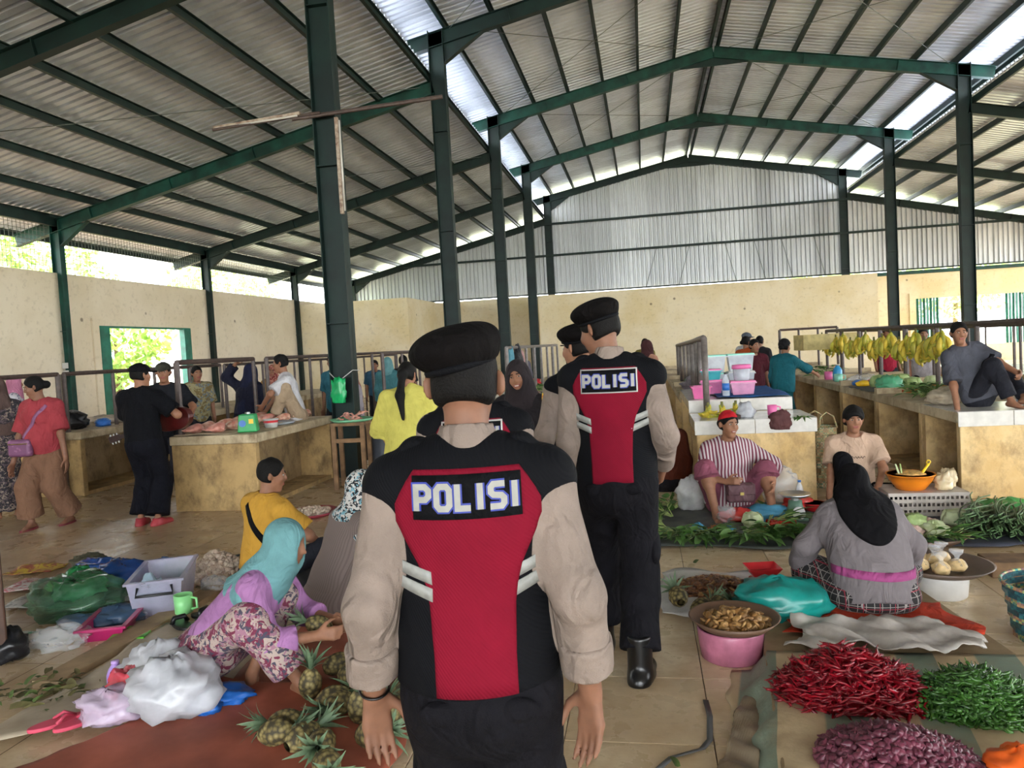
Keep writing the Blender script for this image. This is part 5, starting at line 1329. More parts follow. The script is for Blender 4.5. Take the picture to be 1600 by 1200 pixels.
one(bevel(MB().box((0, 0, .02), (.16, 1.55, .04)).build('plank', mat('floor_plank', '9a8263', .8, .15, 6), None, loc=(-3.10, 4.05, 0), rot=(0, 0, -.02)), .004), 'long board edging beside the beige tarp', 'plank')
sheet('tarp', [(-.02, 5.82), (1.5, 5.74), (1.5, 7.35), (-.1, 7.3)], mat('grey_green_mat', '5e625c', .75, .15, 5, c2='474c4a'), 'grey mat under the leafy vegetables', n=(30, 24), amp=.012, z=.006, seed=9, edge=.05)
sheet('tarp', [(1.55, 5.82), (3.2, 5.78), (3.1, 7.2), (1.6, 7.3)], mat('dark_blue_mat', '3a3c48', .6, .15, 5), 'dark mat under the long beans', n=(30, 20), amp=.01, z=.006, seed=10, edge=.04)
sheet('plastic_sheet', [(.0, 4.35), (.72, 4.4), (.72, 5.2), (.02, 5.2)], plast('white_film', 'd8d6d2', .7), 'clear film spread under the brown nuts', 'plastic sheet', (20, 20), .012, .006, seed=11, edge=.05)
# --- chilies, shallots, nuts ----------------------------------------------
def chili_mesh(name, L, r, bend, m, seed):
    rs = np.random.RandomState(seed); b = MB(); n = 8
    pts = [(L*(t-.5), bend*math.sin(PI*t*rs.uniform(.8, 1.3))*L+rs.uniform(-.003, .003), .0+rs.uniform(-.004, .004)) for t in np.linspace(0, 1, n)]
    b.tube(pts, [r*.75, r, r*1.02, r*.98, r*.9, r*.75, r*.5, r*.12], 6); s0 = pts[0]
    b.tube([s0, (s0[0]-.014, s0[1]+.004, s0[2]+.003)], [r*.35, r*.2], 4)
    return b.data(name, m, True)
MCH = mat('red_chili_skin', '8a0d1c', .22, .18, 18, rnd=.25); MGC = mat('green_chili_skin', '44702a', .25, .18, 18, c2='284a1c', rnd=.25)
rc = [chili_mesh('red_chili', .13, .0065, .16*(1 if i % 2 else -1)*(1+.4*i/5), MCH, i) for i in range(6)]
gc = [chili_mesh('green_chili', .085, .007, .08*(1 if i % 2 else -1), MGC, i+9) for i in range(6)]
heap('red_chili', rc, MCH, (.78, 3.24), .28, .22, .16, .106, 290, 700, 'thin red curly chili in the red heap on the striped tarp', 'chili', 'red chilies in the heap', 3)
heap('green_chili', gc, MGC, (1.24, 3.16), .25, .20, .12, .106, 290, 700, 'small green chili in the green heap on the striped tarp', 'chili', 'green chilies in the heap', 4)
def shallot_mesh(name, r, m, el=1.25):
    b = MB(); b.lathe([(.0008, -r*.95), (r*.5, -r*.85), (r*.95, -r*.3), (r, .1*r), (r*.75, r*.65), (r*.3, r*el), (r*.14, r*el*1.35), (.0008, r*el*1.5)], 9); return b.data(name, m, True)
MSH = mat('shallot_skin', '703444', .4, .2, 40, c2='4c2030', rnd=.3); MGA = mat('garlic_skin', 'd9cbb8', .55, .15, 40, c2='b39a8a', rnd=.12); MNUT = mat('brown_seed', '7a4c2e', .35, .25, 30, c2='50301c', rnd=.5); MNUT2 = mat('split_seed', 'b08a55', .5, .2, 30, c2='7d5a30', rnd=.3)
heap('shallot', [shallot_mesh('shallot', .0155, MSH, 1.1), shallot_mesh('shallot', .0135, MSH, 1.25)], MSH, (.80, 2.72), .26, .21, .10, .106, 290, 800, 'small purple shallot in the heap at the bottom picture edge', 'shallot', 'shallots in the heap', 5, 1.6)
heap('shallot', [shallot_mesh('shallot', .016, MATS['shallot_skin'])], MSH, (-2.42, 5.4), .2, .14, .09, .012, 90, 120, 'reddish shallot in the small heap beyond the teal hijab', 'shallot', 'shallots beyond the teal hijab', 15, 1.6)
heap('garlic_bulb', [shallot_mesh('garlic_bulb', .026, MGA, .95), shallot_mesh('garlic_bulb', .022, MGA, .95)], MGA, (-3.28, 5.12), .22, .24, .17, .012, 160, 150, 'whole garlic bulb in the heap beside the man in mustard', 'garlic', 'garlic bulbs in the heap', 6, 1.6)
def seed_mesh(name, r, m):
    b = MB(); b.lathe([(.0008, -r*.32), (r*.7, -r*.26), (r, 0), (r*.75, r*.24), (.0008, r*.34)], 9, sx=1, sy=.85); return b.data(name, m, True)
heap('brown_nut', [seed_mesh('brown_nut', .02, MNUT), seed_mesh('brown_nut', .021, MNUT2), seed_mesh('brown_nut', .019, MNUT), seed_mesh('brown_nut', .022, MNUT)], MNUT, (.36, 4.80), .27, .22, .07, .014, 260, 300, 'flat round brown nut in the heap on clear film', 'nut', 'nuts in the heap on the film', 7, .7)
# pink tub with a tray of split nuts
t = empty('bowl', (.36, 3.83, 0), label='pink tub wrapped in film standing on the tiles', cat='tub'); MB().lathe([(.135, 0), (.15, .01), (.165, .15), (.16, .16), (.15, .15), (.13, .02), (.001, .02)], 28).build('tub_wall', mat('pink_wrapped', 'b86f88', .25, .12, 10), t, True)
t = empty('tray', (.38, 3.83, .162), label='round brown tray of split nuts on the pink tub', cat='tray'); MB().lathe([(.001, 0), (.16, .004), (.215, .05), (.225, .05), (.17, -.006+.006), (.001, .0)], 32).build('tray_dish', MCLAY, t, True)
heap('split_nut', [seed_mesh('split_nut', .021, MNUT2), seed_mesh('split_nut', .02, mat('split_seed_dark', '8a6232', .5, .2, 30, rnd=.3))], MNUT2, (.38, 3.83), .17, .16, .055, .170, 100, 60, 'split pale nut on the round brown tray', 'nut', 'split nuts on the tray', 8, .9)
# --- pineapples ---------------------------------------------------------------
def m_pine():
    t = NT('pineapple_rind'); v = t.obj(); vo = t.add('ShaderNodeTexVoronoi'); vo.inputs['Scale'].default_value = 48; t.lk(v, vo.inputs['Vector'])
    c = t.ramp(vo.outputs['Distance'], [(.15, srgb('948658')), (.45, srgb('6f6238')), (.7, srgb('39321f'))])
    t.color(c); t.set(Roughness=.7); return t.m
MPINE = m_pine(); MPL2 = mat('pineapple_leaf', '6e8464', .6, .15, 12, c2='4c6148')
def pine_body():
    b = MB(); nr, nc = 18, 20; V = []
    for i in range(nr+1):
        t = i/nr; r = .052*(math.sin(PI*min(1, max(0, t*.92+.06)))**.55)
        for j in range(nc):
            bump = 1+.07*((i+j*1) % 2)*(1 if (i % 2 == 0) else .3)
            th = 2*PI*(j+.5*(i % 2))/nc; V.append((r*bump*math.cos(th), r*bump*math.sin(th), .15*t))
    F = [(i*nc+j, i*nc+(j+1) % nc, (i+1)*nc+(j+1) % nc, (i+1)*nc+j) for i in range(nr) for j in range(nc)]
    return b.add(V, F).data('rind', MPINE, True)
def leaf_mesh(name, L, w, curve, m, n=5, fold=.25):
    V = []; 
    for i in range(n+1):
        t = i/n; ww = w*(.55+.45*math.sin(PI*min(1, t*.9+.1)))*(1-t**2.2)+.0006; x = L*t*(1-.15*curve*t); z = L*curve*(t-.9*t*t)
        V += [(x, -ww, z+fold*ww), (x, 0, z), (x, ww, z+fold*ww)]
    F = []
    for i in range(n): F += [(3*i, 3*i+3, 3*i+4, 3*i+1), (3*i+1, 3*i+4, 3*i+5, 3*i+2)]
    return mesh_data(name, V, F, m, True)
PB = pine_body(); CL = [leaf_mesh('crown_leaf', .135, .011, .3, MPL2), leaf_mesh('crown_leaf', .105, .010, .45, MPL2)]
def pineapple(loc, rot, s, label, group='pineapples on the rust tarp'):
    t = empty('pineapple', loc, label=label, cat='pineapple', group=group); t.rotation_euler = rot; t.scale = (s,)*3
    link('rind', PB, t)
    for k in range(16):
        ring = k//6; a = k*2.4; el = (.55, .95, 1.25)[min(ring, 2)]
        o = link('crown_leaf', CL[k % 2], t, (.008*math.cos(a), .008*math.sin(a), .148), (0, -el, a))
PLOC = [(-1.39, 3.5, 1.25, .3), (-1.62, 3.36, 1.4, 2.2), (-1.5, 3.30, 1.3, 1.0), (-1.50, 3.02, 1.4, 2.0), (-1.36, 3.08, 1.45, -.4), (-1.27, 2.96, .12, 0), (-1.17, 3.14, 1.35, .9), (-1.62, 2.74, 1.35, 1.6), (-1.46, 2.66, 1.4, 2.6), (-1.33, 2.74, 1.3, .2), (-1.20, 2.76, 1.2, 1.2), (-1.12, 2.90, .15, 0), (-1.30, 3.28, .1, 0), (-1.48, 2.86, 1.4, -1.1), (-1.28, 2.6, 1.4, .6), (-1.22, 3.34, 1.4, 2.9), (-1.60, 3.16, .15, 1.)]
WHO = ['by the squatting woman\'s foot', 'in the front row', 'with its crown towards the officer', 'lying under another', 'standing upright', 'at the tarp edge', 'lying on its side']
PLOC.sort(key=lambda q: q[1]); OR_ = 'first second third fourth fifth sixth seventh eighth ninth tenth eleventh twelfth thirteenth fourteenth fifteenth sixteenth seventeenth'.split()
for i, (x, y, tl, a) in enumerate(PLOC): pineapple((x, y, .05 if tl < .5 else .098), (tl, 0, a), 1.0, f'{OR_[i]} pineapple on the rust tarp counted from the bottom picture edge'+(', standing upright' if tl < .5 else ''))
pineapple((-1.60, 3.44, .26), (1.0, .3, -1.2), .95, 'pineapple held up in the hands of the squatting woman', None)
for i, (x, y, tl, a) in enumerate(((.20, 4.22, 1.4, 2.4), (.30, 4.36, 1.3, .7), (.42, 4.42, 1.4, 1.5), (.52, 4.46, 1.35, -.6), (.14, 4.40, 1.4, 3.3))): pineapple((x, y, .075), (tl, 0, a), 1.05, 'pineapple lying in front of the brown nuts', 'pineapples before the nuts')
# --- leafy vegetables -------------------------------------------------------------
MLF = [mat('leaf_green_a', '4f7a35', .55, .2, 14, c2='35591f', rnd=.2), mat('leaf_green_b', '6b9150', .55, .2, 14, c2='4a7033', rnd=.2)]; MSTEM = mat('pale_stem', '9db06a', .55, .12)
LM = [leaf_mesh('leaf', .17, .016, .25, MLF[0]), leaf_mesh('leaf', .14, .024, .3, MLF[1]), leaf_mesh('leaf', .11, .03, .25, MLF[0])]
def bunch(loc, rz, label, n=18, k=0, spread=.9, s=1.0, group='leafy bunches on the mat', up=.55):
    t = empty('vegetable_bunch', loc, rz, label, 'leaf vegetable', group); rs = np.random.RandomState(int(abs(loc[0]*991+loc[1]*313)) % 9999); b = MB()
    for i in range(n):
        a = rs.uniform(-spread, spread); L = rs.uniform(.08, .2)*s; e = rs.uniform(0, up)
        p = (L*math.cos(a)*math.cos(e), L*math.sin(a)*math.cos(e), .02+L*math.sin(e)); b.tube([(-.06*s, rs.uniform(-.02, .02), .015), (p[0]*.5, p[1]*.5, p[2]*.6+.01), p], .0028, 4)
        o = link('leaf', LM[(k+rs.randint(2)) % 3], t, p, (rs.uniform(-.6, .6), -e*.4+rs.uniform(-.2, .5), a+rs.uniform(-.5, .5))); o.scale = (s*rs.uniform(.8, 1.2),)*3
    b.build('stems', MSTEM, t, True)
BL = [(.18, 6.08, -2.2, 0, 'spread of narrow green leaves at the corner of the grey mat'), (.34, 6.02, -1.3, 0, 'narrow leaf bunch next to the mat corner'), (.05, 6.35, 2.6, 0, 'narrow leaf bunch at the side of the grey mat'), (.68, 5.98, -1.6, 1, 'long leaved bunch drooping over the front of the mat'), (.80, 6.02, -1.2, 1, 'second long leaved bunch beside the drooping one'), (.98, 6.1, -1.8, 1, 'leafy bunch right of the cabbage front'), (1.08, 6.05, -1.3, 1, 'broad leafy bunch below the scale'), (1.22, 6.12, -1.2, 1, 'leafy bunch beside the elbow of the woman in grey'), (1.3, 6.3, -.6, 1, 'leafy bunch behind the elbow of the woman in grey'), (.12, 6.75, 2.4, 2, 'dark leaves at the far side of the mat'), (.2, 7.1, 1.6, 2, 'leaves heaped by the tall officer\'s leg'), (.03, 7.0, 3.0, 2, 'outermost leaves near the tall officer'), (.45, 6.1, -1.9, 0, 'narrow leaves beside the small blue bag'), (1.0, 6.45, .6, 0, 'leaf bunch behind the tomatoes')]
for x, y, a, k, lb in BL: bunch((x, y, .03), a, lb, 32 if y < 6.4 else 24, k, 1.3, 1.1, up=.55)
def cabbage(loc, r, label, m, seed=0, group=None):
    t = empty('cabbage', loc, seed, label, 'cabbage', group)
    crumple('head', (0, 0, 0), (2*r, 2*r, 1.75*r), m, None, seed=seed, amp=.06, parent=t, n=(30, 20), freq=3)
    for i in range(4):
        a = i*1.6+seed; V = []
        for u in np.linspace(-.7, .7, 7):
            for v in np.linspace(-.2, .9, 7): q = 1.03+.05*math.sin(7*u+5*v+i)+.05*(v > .7); V.append((r*q*math.cos(v)*math.cos(a+u), r*q*math.cos(v)*math.sin(a+u), r*.6+r*.92*q*math.sin(v)))
        o = link('outer_leaf', mesh_data('outer_leaf', V, np.array([(p*7+w_, (p+1)*7+w_, (p+1)*7+w_+1, p*7+w_+1) for p in range(6) for w_ in range(6)]), m, True), t); o.modifiers.new('t', 'SOLIDIFY').thickness = .003
MCAB = mat('cabbage_white_green', 'cfd6b4', .5, .12, 14, c2='aebd86'); MCAB2 = mat('cabbage_green', 'b9cb8e', .5, .15, 12, c2='93ad68')
cabbage((.82, 6.42, .015), .085, 'white cabbage on the grey mat in front of the red headscarf woman', MCAB, 1)
cabbage((2.34, 6.32, .015), .10, 'round pale cabbage beside the long beans', MCAB, 2)
# tomatoes, nuts and bags on the grey mat
MTOM = mat('tomato_skin', 'c8321c', .25, .12, 10, rnd=.15); tom = MB().lathe([(.001, -.016), (.012, -.014), (.02, 0), (.014, .013), (.001, .012)], 10).data('tomato', MTOM, True)
rs = np.random.RandomState(2)
pieces('tomato', [tom], [((1.02+rs.uniform(-.14, .14), 6.42+rs.uniform(-.08, .08), .032+rs.uniform(0, .03)), (0, 0, rs.uniform(0, 6)), rs.uniform(.9, 1.2)) for _ in range(40)], 'small red tomato in the patch behind the leaves', 'tomato', 'tomatoes on the mat')
MCN = mat('candlenut', 'a8683a', .5, .2, 30, rnd=.25); cn = seed_mesh('candlenut', .016, MCN)
pieces('candlenut', [cn], [((.50+rs.uniform(-.1, .1), 6.28+rs.uniform(-.07, .07), .025+rs.uniform(0, .03)), (rs.uniform(-1, 1), rs.uniform(-1, 1), 0), 1) for _ in range(45)], 'brown kernel in the small patch beside the leaves', 'kernel', 'kernels on the mat')
MBLUEB = plast('light_blue_bag', '58a4c8', .85); MREDB = plast('red_bag_film', 'd8443f', .85)
crumple('plastic_bag', (.58, 6.12, .02), (.14, .12, .10), MBLUEB, 'small light blue bag in front of the kernels', seed=21)
crumple('plastic_bag', (.36, 6.18, .02), (.13, .12, .10), MBLUEB, 'small light blue bag among the narrow leaves', seed=22)
crumple('plastic_bag', (.62, 6.55, .02), (.16, .14, .17), MCLEAR, 'clear bag standing before the waist bag', seed=23, knot=True)
crumple('plastic_bag', (.72, 6.62, .02), (.34, .22, .13), MREDB, 'red plastic bag between the woman\'s feet', seed=24)
crumple('plastic_bag', (.98, 6.66, .02), (.38, .26, .15), MBLUEB, 'bright blue crumpled bag by the bare foot', seed=25)
crumple('plastic_bag', (1.30, 7.02, .02), (.28, .2, .14), MREDB, 'red bag behind the kitchen scale', seed=26)
crumple('plastic_bag', (1.20, 7.22, .02), (.32, .2, .42), MCLEAR, 'tall clear bag leaning on the ochre counter', seed=27, amp=.2)
crumple('plastic_bag', (.36, 7.12, .02), (.26, .26, .36), plast('milky_film', 'd9d9d8', .6), 'milky bag beside the striped shirt woman', seed=28, amp=.2)
def scale_(loc, label, body, h=.17):
    t = empty('kitchen_scale', loc, .2, label, 'scale'); bevel(MB().prism([(-.085, -.07), (.085, -.07), (.085, .07), (-.085, .07)], 0, .03).build('base', body, t), .008)
    MB().lathe([(.08, .03), (.085, .05), (.06, h*.75), (.055, h), (.001, h)], 20).build('housing', body, t, True); MB().lathe([(.001, 0), (.055, 0), (.055, .006), (.001, .006)], 24).build('dial', MWHITE, t, loc=(0, -.074, h*.42), rot=(PI/2-.2, 0, 0))
    MB().tube([(0, 0, h), (0, 0, h+.035)], .03, 10).build('stem', MMETAL, t); MB().lathe([(.001, h+.03), (.10, h+.035), (.13, h+.06), (.125, h+.06), (.09, h+.042), (.001, h+.037)], 28).build('pan', MMETAL, t, True)
scale_((1.20, 6.62, .02), 'green kitchen scale with metal pan on the grey mat', mat('scale_green', '5a7a68', .4, .15, 12))
def bowl(loc, r, h, m, label, inner=None, cat='bowl', foot=.6):
    t = empty('bowl', loc, 0, label, cat); MB().lathe([(r*foot*.9, 0), (r*foot, .004), (r*.88, h*.6), (r, h), (r*1.04, h), (r*1.03, h+.006), (r*.97, h+.004)], 32).build('bowl_wall', m, t, True)
    MB().lathe([(r*.97, h+.004), (r*.84, h*.6), (r*foot*.9, .012), (.001, .012)], 32).build('bowl_inside', inner or m, t, True); return t
bowl((1.42, 6.95, .02), .10, .07, MREDP, 'red bowl with yellow inside behind the scale', MYEL)
def bottle(loc, label, m, cap, h=.22, r=.032, band=None, cat='bottle'):
    t = empty('bottle', loc, 0, label, cat); MB().lathe([(r*.9, 0), (r, .01), (r, h*.62), (r*.75, h*.78), (r*.38, h*.9), (r*.38, h*.95)], 18).build('bottle_body', m, t, True)
    MB().lathe([(r*.45, h*.93), (r*.45, h), (.001, h)], 12).build('cap', cap, t, True)
    if band: MB().lathe([(r*1.02, h*.25), (r*1.02, h*.55)], 18).build('label_band', band, t, True)
    return t
MPET = plast('pet_bottle', 'dfe8f0', .4)
bottle((1.33, 7.1, .02), 'water bottle with blue label before the ochre counter', MPET, MBLUEP, .25, .035, MBLUEP)
# orange bowl on a crate, trays and beans at the right
MCR = mat('grey_crate_plastic', 'b5aca2', .5, .1)
def crate(loc, sx, sy, sz, label, m, rz=0):
    t = empty('crate', loc, rz, label, 'crate'); MB().span((-sx/2, -sy/2, 0), (sx/2, sy/2, .01)).build('bottom', m, t)
    for nm, ax in (('side', 0), ('side', 1), ('side', 2), ('side', 3)):
        b = MB(); L = sx if ax < 2 else sy; nb = int(L/.035)
        for k in range(nb+1):
            p = -L/2+L*k/nb; c = (p, (-1 if ax == 0 else 1)*sy/2, sz/2) if ax < 2 else ((-1 if ax == 2 else 1)*sx/2, p, sz/2)
            b.box(c, (.014, .006, sz) if ax < 2 else (.006, .014, sz))
        for z in (.02, sz*.35, sz*.65, sz-.015): b.box((0, (-1 if ax == 0 else 1)*sy/2, z) if ax < 2 else ((-1 if ax == 2 else 1)*sx/2, 0, z), (sx, .008, .03) if ax < 2 else (.008, sy, .03))
        b.build(nm, m, t)
    MB().span((-sx/2, -sy/2, sz-.012), (sx/2, sy/2, sz)).build('lid', m, t)
crate((2.28, 6.90, .015), .62, .4, .2, 'upturned grey plastic crate under the orange bowl', MCR)
bowl((2.20, 6.88, .215), .19, .13, MORANGEP, 'big orange plastic bowl on the grey crate', MORANGEP)
crumple('food', (2.20, 6.88, .27), (.3, .3, .12), mat('fried_food', 'd6a860', .6, .2, 30), 'pale crackers filling the orange bowl', 'food', seed=41, amp=.15)
ld = empty('ladle', (2.30, 6.86, .30), 0, 'yellow plastic ladle handle sticking out of the orange bowl', 'ladle'); MB().tube([(-.06, -.02, .0), (.04, .0, .13)], .012, 8).build('handle', MYEL, ld, True); MB().tube([(.04+.016*math.cos(q), 0, .146+.016*math.sin(q)) for q in np.linspace(0, 6.28, 13)[:-1]], .005, 6, True).build('ring', MYEL, ld, True)
so = empty('spring_onion', (2.10, 6.84, .30), 0, 'pair of spring onions stuck in the orange bowl', 'spring onion'); MB().tube([(.02, 0, -.02), (-.03, 0, .14)], .008, 6).build('stalk', MCAB, so, True); MB().tube([(.03, .01, -.02), (.01, .01, .14)], .007, 6).build('stalk', MCAB2, so, True)
for i, (x, y) in enumerate(((2.44, 6.82), (2.52, 6.95))): crumple('plastic_bag', (x, y, .215), (.15, .13, .17), plast('cracker_film', 'e3cfa8', .75), ['bag of crackers next to the orange bowl', 'second bag of crackers at the crate edge'][i], 'food bag', seed=43+i, knot=True)
t = empty('tray', (1.98, 6.02, .015), 0, 'round brown tray of lettuce and peppers behind the woman in grey', 'tray'); MB().lathe([(.001, 0), (.26, .005), (.32, .05), (.33, .05), (.27, -.0), (.001, 0)], 32).build('tray_dish', MCLAY, t, True)
for i, (x, y, s_, m_) in enumerate(((1.85, 6.1, .2, MCAB), (1.98, 6.15, .22, MCAB2), (2.08, 6.02, .18, MCAB), (1.9, 5.95, .16, mat('pinkish_onion_bag', 'd8b7a8', .5, .2, 20)), (2.1, 6.14, .16, MATS['pinkish_onion_bag']))): crumple('lettuce', (x, y, .03), (s_, s_, s_*.75), m_, ['pale lettuce at the edge of the round tray', 'green lettuce at the back of the round tray', 'small lettuce on the round tray', 'bag of pinkish onions at the front of the round tray', 'bag of pinkish onions at the back of the round tray'][i], 'vegetable', seed=50+i, amp=.3)
for i in range(3): bunch((1.95+.1*i, 5.86, .04), -1.5+.3*i, ['parsley bunch at the front of the round tray', 'middle parsley bunch on the round tray', 'parsley bunch nearest the long beans'][i], 16, 2, 1.2, .7, group='parsley on the tray', up=.8)
rb_ = np.random.RandomState(5); MBEAN = mat('long_bean_skin', '5f7d50', .5, .15, 10, c2='44603a', rnd=.2)
def bean_mesh(i):
    rs = np.random.RandomState(i); return MB().tube([(.62*(t-.5), .05*math.sin(PI*t+i)+rs.uniform(-.008, .008), .03*math.sin(2.5*t+i)) for t in np.linspace(0, 1, 8)], .0055, 5).data('bean', MBEAN, True)
BM = [bean_mesh(i) for i in range(6)]
BN = ['leftmost bundle of long green beans beside the pale cabbage', 'second bundle of long beans from the pale cabbage', 'third bundle of long beans from the pale cabbage', 'last bundle of long beans at the picture edge']
for k in range(4):
    t = empty('bean_bundle', (2.48+.17*k, 6.24-.05*k, .015), 1.05+.05*k, BN[k], 'long beans', 'bundles of long beans')
    for i in range(60):
        a = rb_.uniform(0, PI); r = math.sqrt(rb_.uniform(0, 1)); o = link('bean', BM[rb_.randint(6)], t, (rb_.uniform(-.05, .05), .10*r*math.cos(a), .015+(.19-.012*k)*r*math.sin(a)), (0, 0, rb_.uniform(-.06, .06)))
crumple('plastic_bag', (2.88, 6.75, .015), (.36, .3, .16), mat('green_film', '4fae58', .3, .1, alpha=.8), 'green and clear bag behind the long beans', seed=61)
# --- around the woman in grey: scale, pot with bagged food, basket
t = empty('kitchen_scale', (.66, 4.80, .0), .15, 'red kitchen scale with square tray beside the brown nuts', 'scale'); bevel(MB().box((0, 0, .05), (.15, .13, .10)).build('housing', MREDP, t), .015); MB().lathe([(.001, 0), (.045, 0), (.045, .006), (.001, .006)], 20).build('dial', MWHITE, t, loc=(0, -.066, .05), rot=(PI/2, 0, 0)); MB().tube([(0, 0, .1), (0, 0, .125)], .025, 8).build('stem', MREDP, t)
b = MB(); b.prism([(-.07, -.06), (.07, -.06), (.07, .06), (-.07, .06)], .122, .13); V = [(-.07, -.06, .13), (.07, -.06, .13), (.07, .06, .13), (-.07, .06, .13), (-.1, -.085, .17), (.1, -.085, .17), (.1, .085, .17), (-.1, .085, .17)]; b.add(V, [(0, 1, 5, 4), (1, 2, 6, 5), (2, 3, 7, 6), (3, 0, 4, 7)]); o = b.build('weighing_tray', MREDP, t); o.modifiers.new('t', 'SOLIDIFY').thickness = .004
t = empty('pot', (1.68, 4.78, 0), 0, 'white pot carrying the round platter at the right', 'pot'); MB().lathe([(.13, 0), (.14, .01), (.15, .12), (.145, .15), (.001, .15)], 28).build('pot_wall', mat('enamel_white', 'd6d4d0', .3, .06), t, True)
t = empty('platter', (1.68, 4.78, .152), 0, 'round grey brown platter holding bags of crackers', 'platter'); MB().lathe([(.001, .0), (.20, .004), (.27, .045), (.285, .045), (.215, -.0), (.001, 0)], 36).build('platter_dish', mat('platter_brown', '6b5a4e', .5, .1), t, True)
MCRK = mat('cracker_dough', 'd9bb86', .6, .12, 25)
for i, (x, y, z) in enumerate(((1.55, 4.74, .165), (1.64, 4.66, .165), (1.66, 4.82, .165), (1.75, 4.72, .165), (1.6, 4.86, .165), (1.72, 4.88, .165))):
    t = empty('cracker_bag', (x, y, z), i*1.1, 'tied clear bag of pale crackers on the round platter', 'food bag', 'cracker bags on the platter'); crumple('crackers', (0, 0, 0), (.105, .10, .085), MCRK, None, seed=70+i, amp=.14, parent=t, n=(20, 14)); MB().lathe([(.045, .04), (.03, .06), (.010, .075), (.012, .085), (.03, .11), (.036, .125)], 12, wob=lambda q, k_: 1+.25*math.sin(5*q+k_)).build('bag_film', MCLEAR, t, True)
def basket(loc, r, h, label, ma, mb, rz=0, handle=True, r0=.8):
    t = empty('basket', loc, rz, label, 'basket'); nb = 9; ns = 26
    for k in range(nb):
        b = MB(); z = h*(k+.5)/nb; rr = r*(r0+(1-r0)*(k+.5)/nb)
        pts = [((rr+(.004 if (j+k) % 2 else -.004))*math.cos(2*PI*j/ns), (rr+(.004 if (j+k) % 2 else -.004))*math.sin(2*PI*j/ns), z) for j in range(ns)]
        V = [(x, y, z-h/nb*.46) for x, y, _ in pts]+[(x, y, z+h/nb*.46) for x, y, _ in pts]
        o = link('weave_band', mesh_data('weave_band', V, [(j, (j+1) % ns, ns+(j+1) % ns, ns+j) for j in range(ns)], ma if k % 3 else mb), t); o.modifiers.new('t', 'SOLIDIFY').thickness = .006
    MB().lathe([(r*r0*.98, 0), (.001, 0)], ns).build('bottom', ma, t); MB().tube([(r*1.01*math.cos(q), r*1.01*math.sin(q), h) for q in np.linspace(0, 2*PI, 33)[:-1]], .009, 6, True).build('rim', mb, t, True)
    if handle:
        for s_ in (-1, 1): MB().tube([(-.1, s_*r*.9, h), (-.07, s_*r*.8, h+.12), (0, s_*r*.75, h+.16), (.07, s_*r*.8, h+.12), (.1, s_*r*.9, h)], .008, 6).build('handle', ma, t, True)
    return t
def m_weave(name, cols):
    t = NT(name); ck = t.add('ShaderNodeTexChecker'); ck.inputs['Scale'].default_value = 55; t.lk(t.obj(), ck.inputs['Vector']); ck.inputs['Color1'].default_value = (*srgb(cols[0]), 1); ck.inputs['Color2'].default_value = (*srgb(cols[1]), 1)
    ck2 = t.add('ShaderNodeTexChecker'); ck2.inputs['Scale'].default_value = 19; t.lk(t.obj(), ck2.inputs['Vector']); ck2.inputs['Color1'].default_value = (0, 0, 0, 1); ck2.inputs['Color2'].default_value = (1, 1, 1, 1)
    t.color(t.mix(t.math('MULTIPLY', ck2.outputs['Fac'], .6), ck.outputs['Color'], srgb(cols[2]))); t.set(Roughness=.5); return t.m
basket((2.0, 4.12, 0), .25, .28, 'woven teal plastic basket at the right picture edge', m_weave('weave_teal', ('2f6f72', '234f5a', '1d3c48')), m_weave('weave_multi', ('b8bf7a', '3d8a86', 'a8423f')), .3, False)
crumple('plastic_bag', (1.98, 4.1, .17), (.3, .28, .16), mat('mixed_blue', '3f7fc0', .35, .2, 12, c2='d6d2d0'), 'blue and white bag inside the teal basket', seed=91)
basket((1.76, 8.15, 0), .15, .62, 'tall woven basket with yellow handle behind the boy', m_weave('weave_straw', ('c2a877', '8a9a72', 'a87f5a')), m_weave('weave_straw2', ('d6c39a', '7d9a80', 'b0805c')), .3, True, .75)
o = one(bevel(MB().box((0, 0, .05), (.3, .22, .1)).build('wooden_box', MWOOD, None, loc=(2.24, 5.2, 0)), .006), 'wooden box behind the teal basket', 'box')
# strap on the tiles
b = MB(); pts = [(.195, 3.34, .004), (.20, 3.18, .012), (.185, 3.0, .006), (.15, 2.93, .006), (.03, 2.86, .006), (-.02, 2.78, .006)]; pts2 = [(.15, 2.93, .005), (.27, 2.92, .006)]
V = []; 
for p in pts: V += [(p[0]-.012, p[1]+.004, p[2]), (p[0]+.012, p[1]-.004, p[2]+.003)]
o = link('strap', mesh_data('strap', V, [(2*i, 2*i+1, 2*i+3, 2*i+2) for i in range(len(pts)-1)], mat('grey_strap', '5f5f60', .5, .1), True)); o.modifiers.new('t', 'SOLIDIFY').thickness = .003
one(o, 'loose grey packing strap lying on the floor tiles', 'strap')
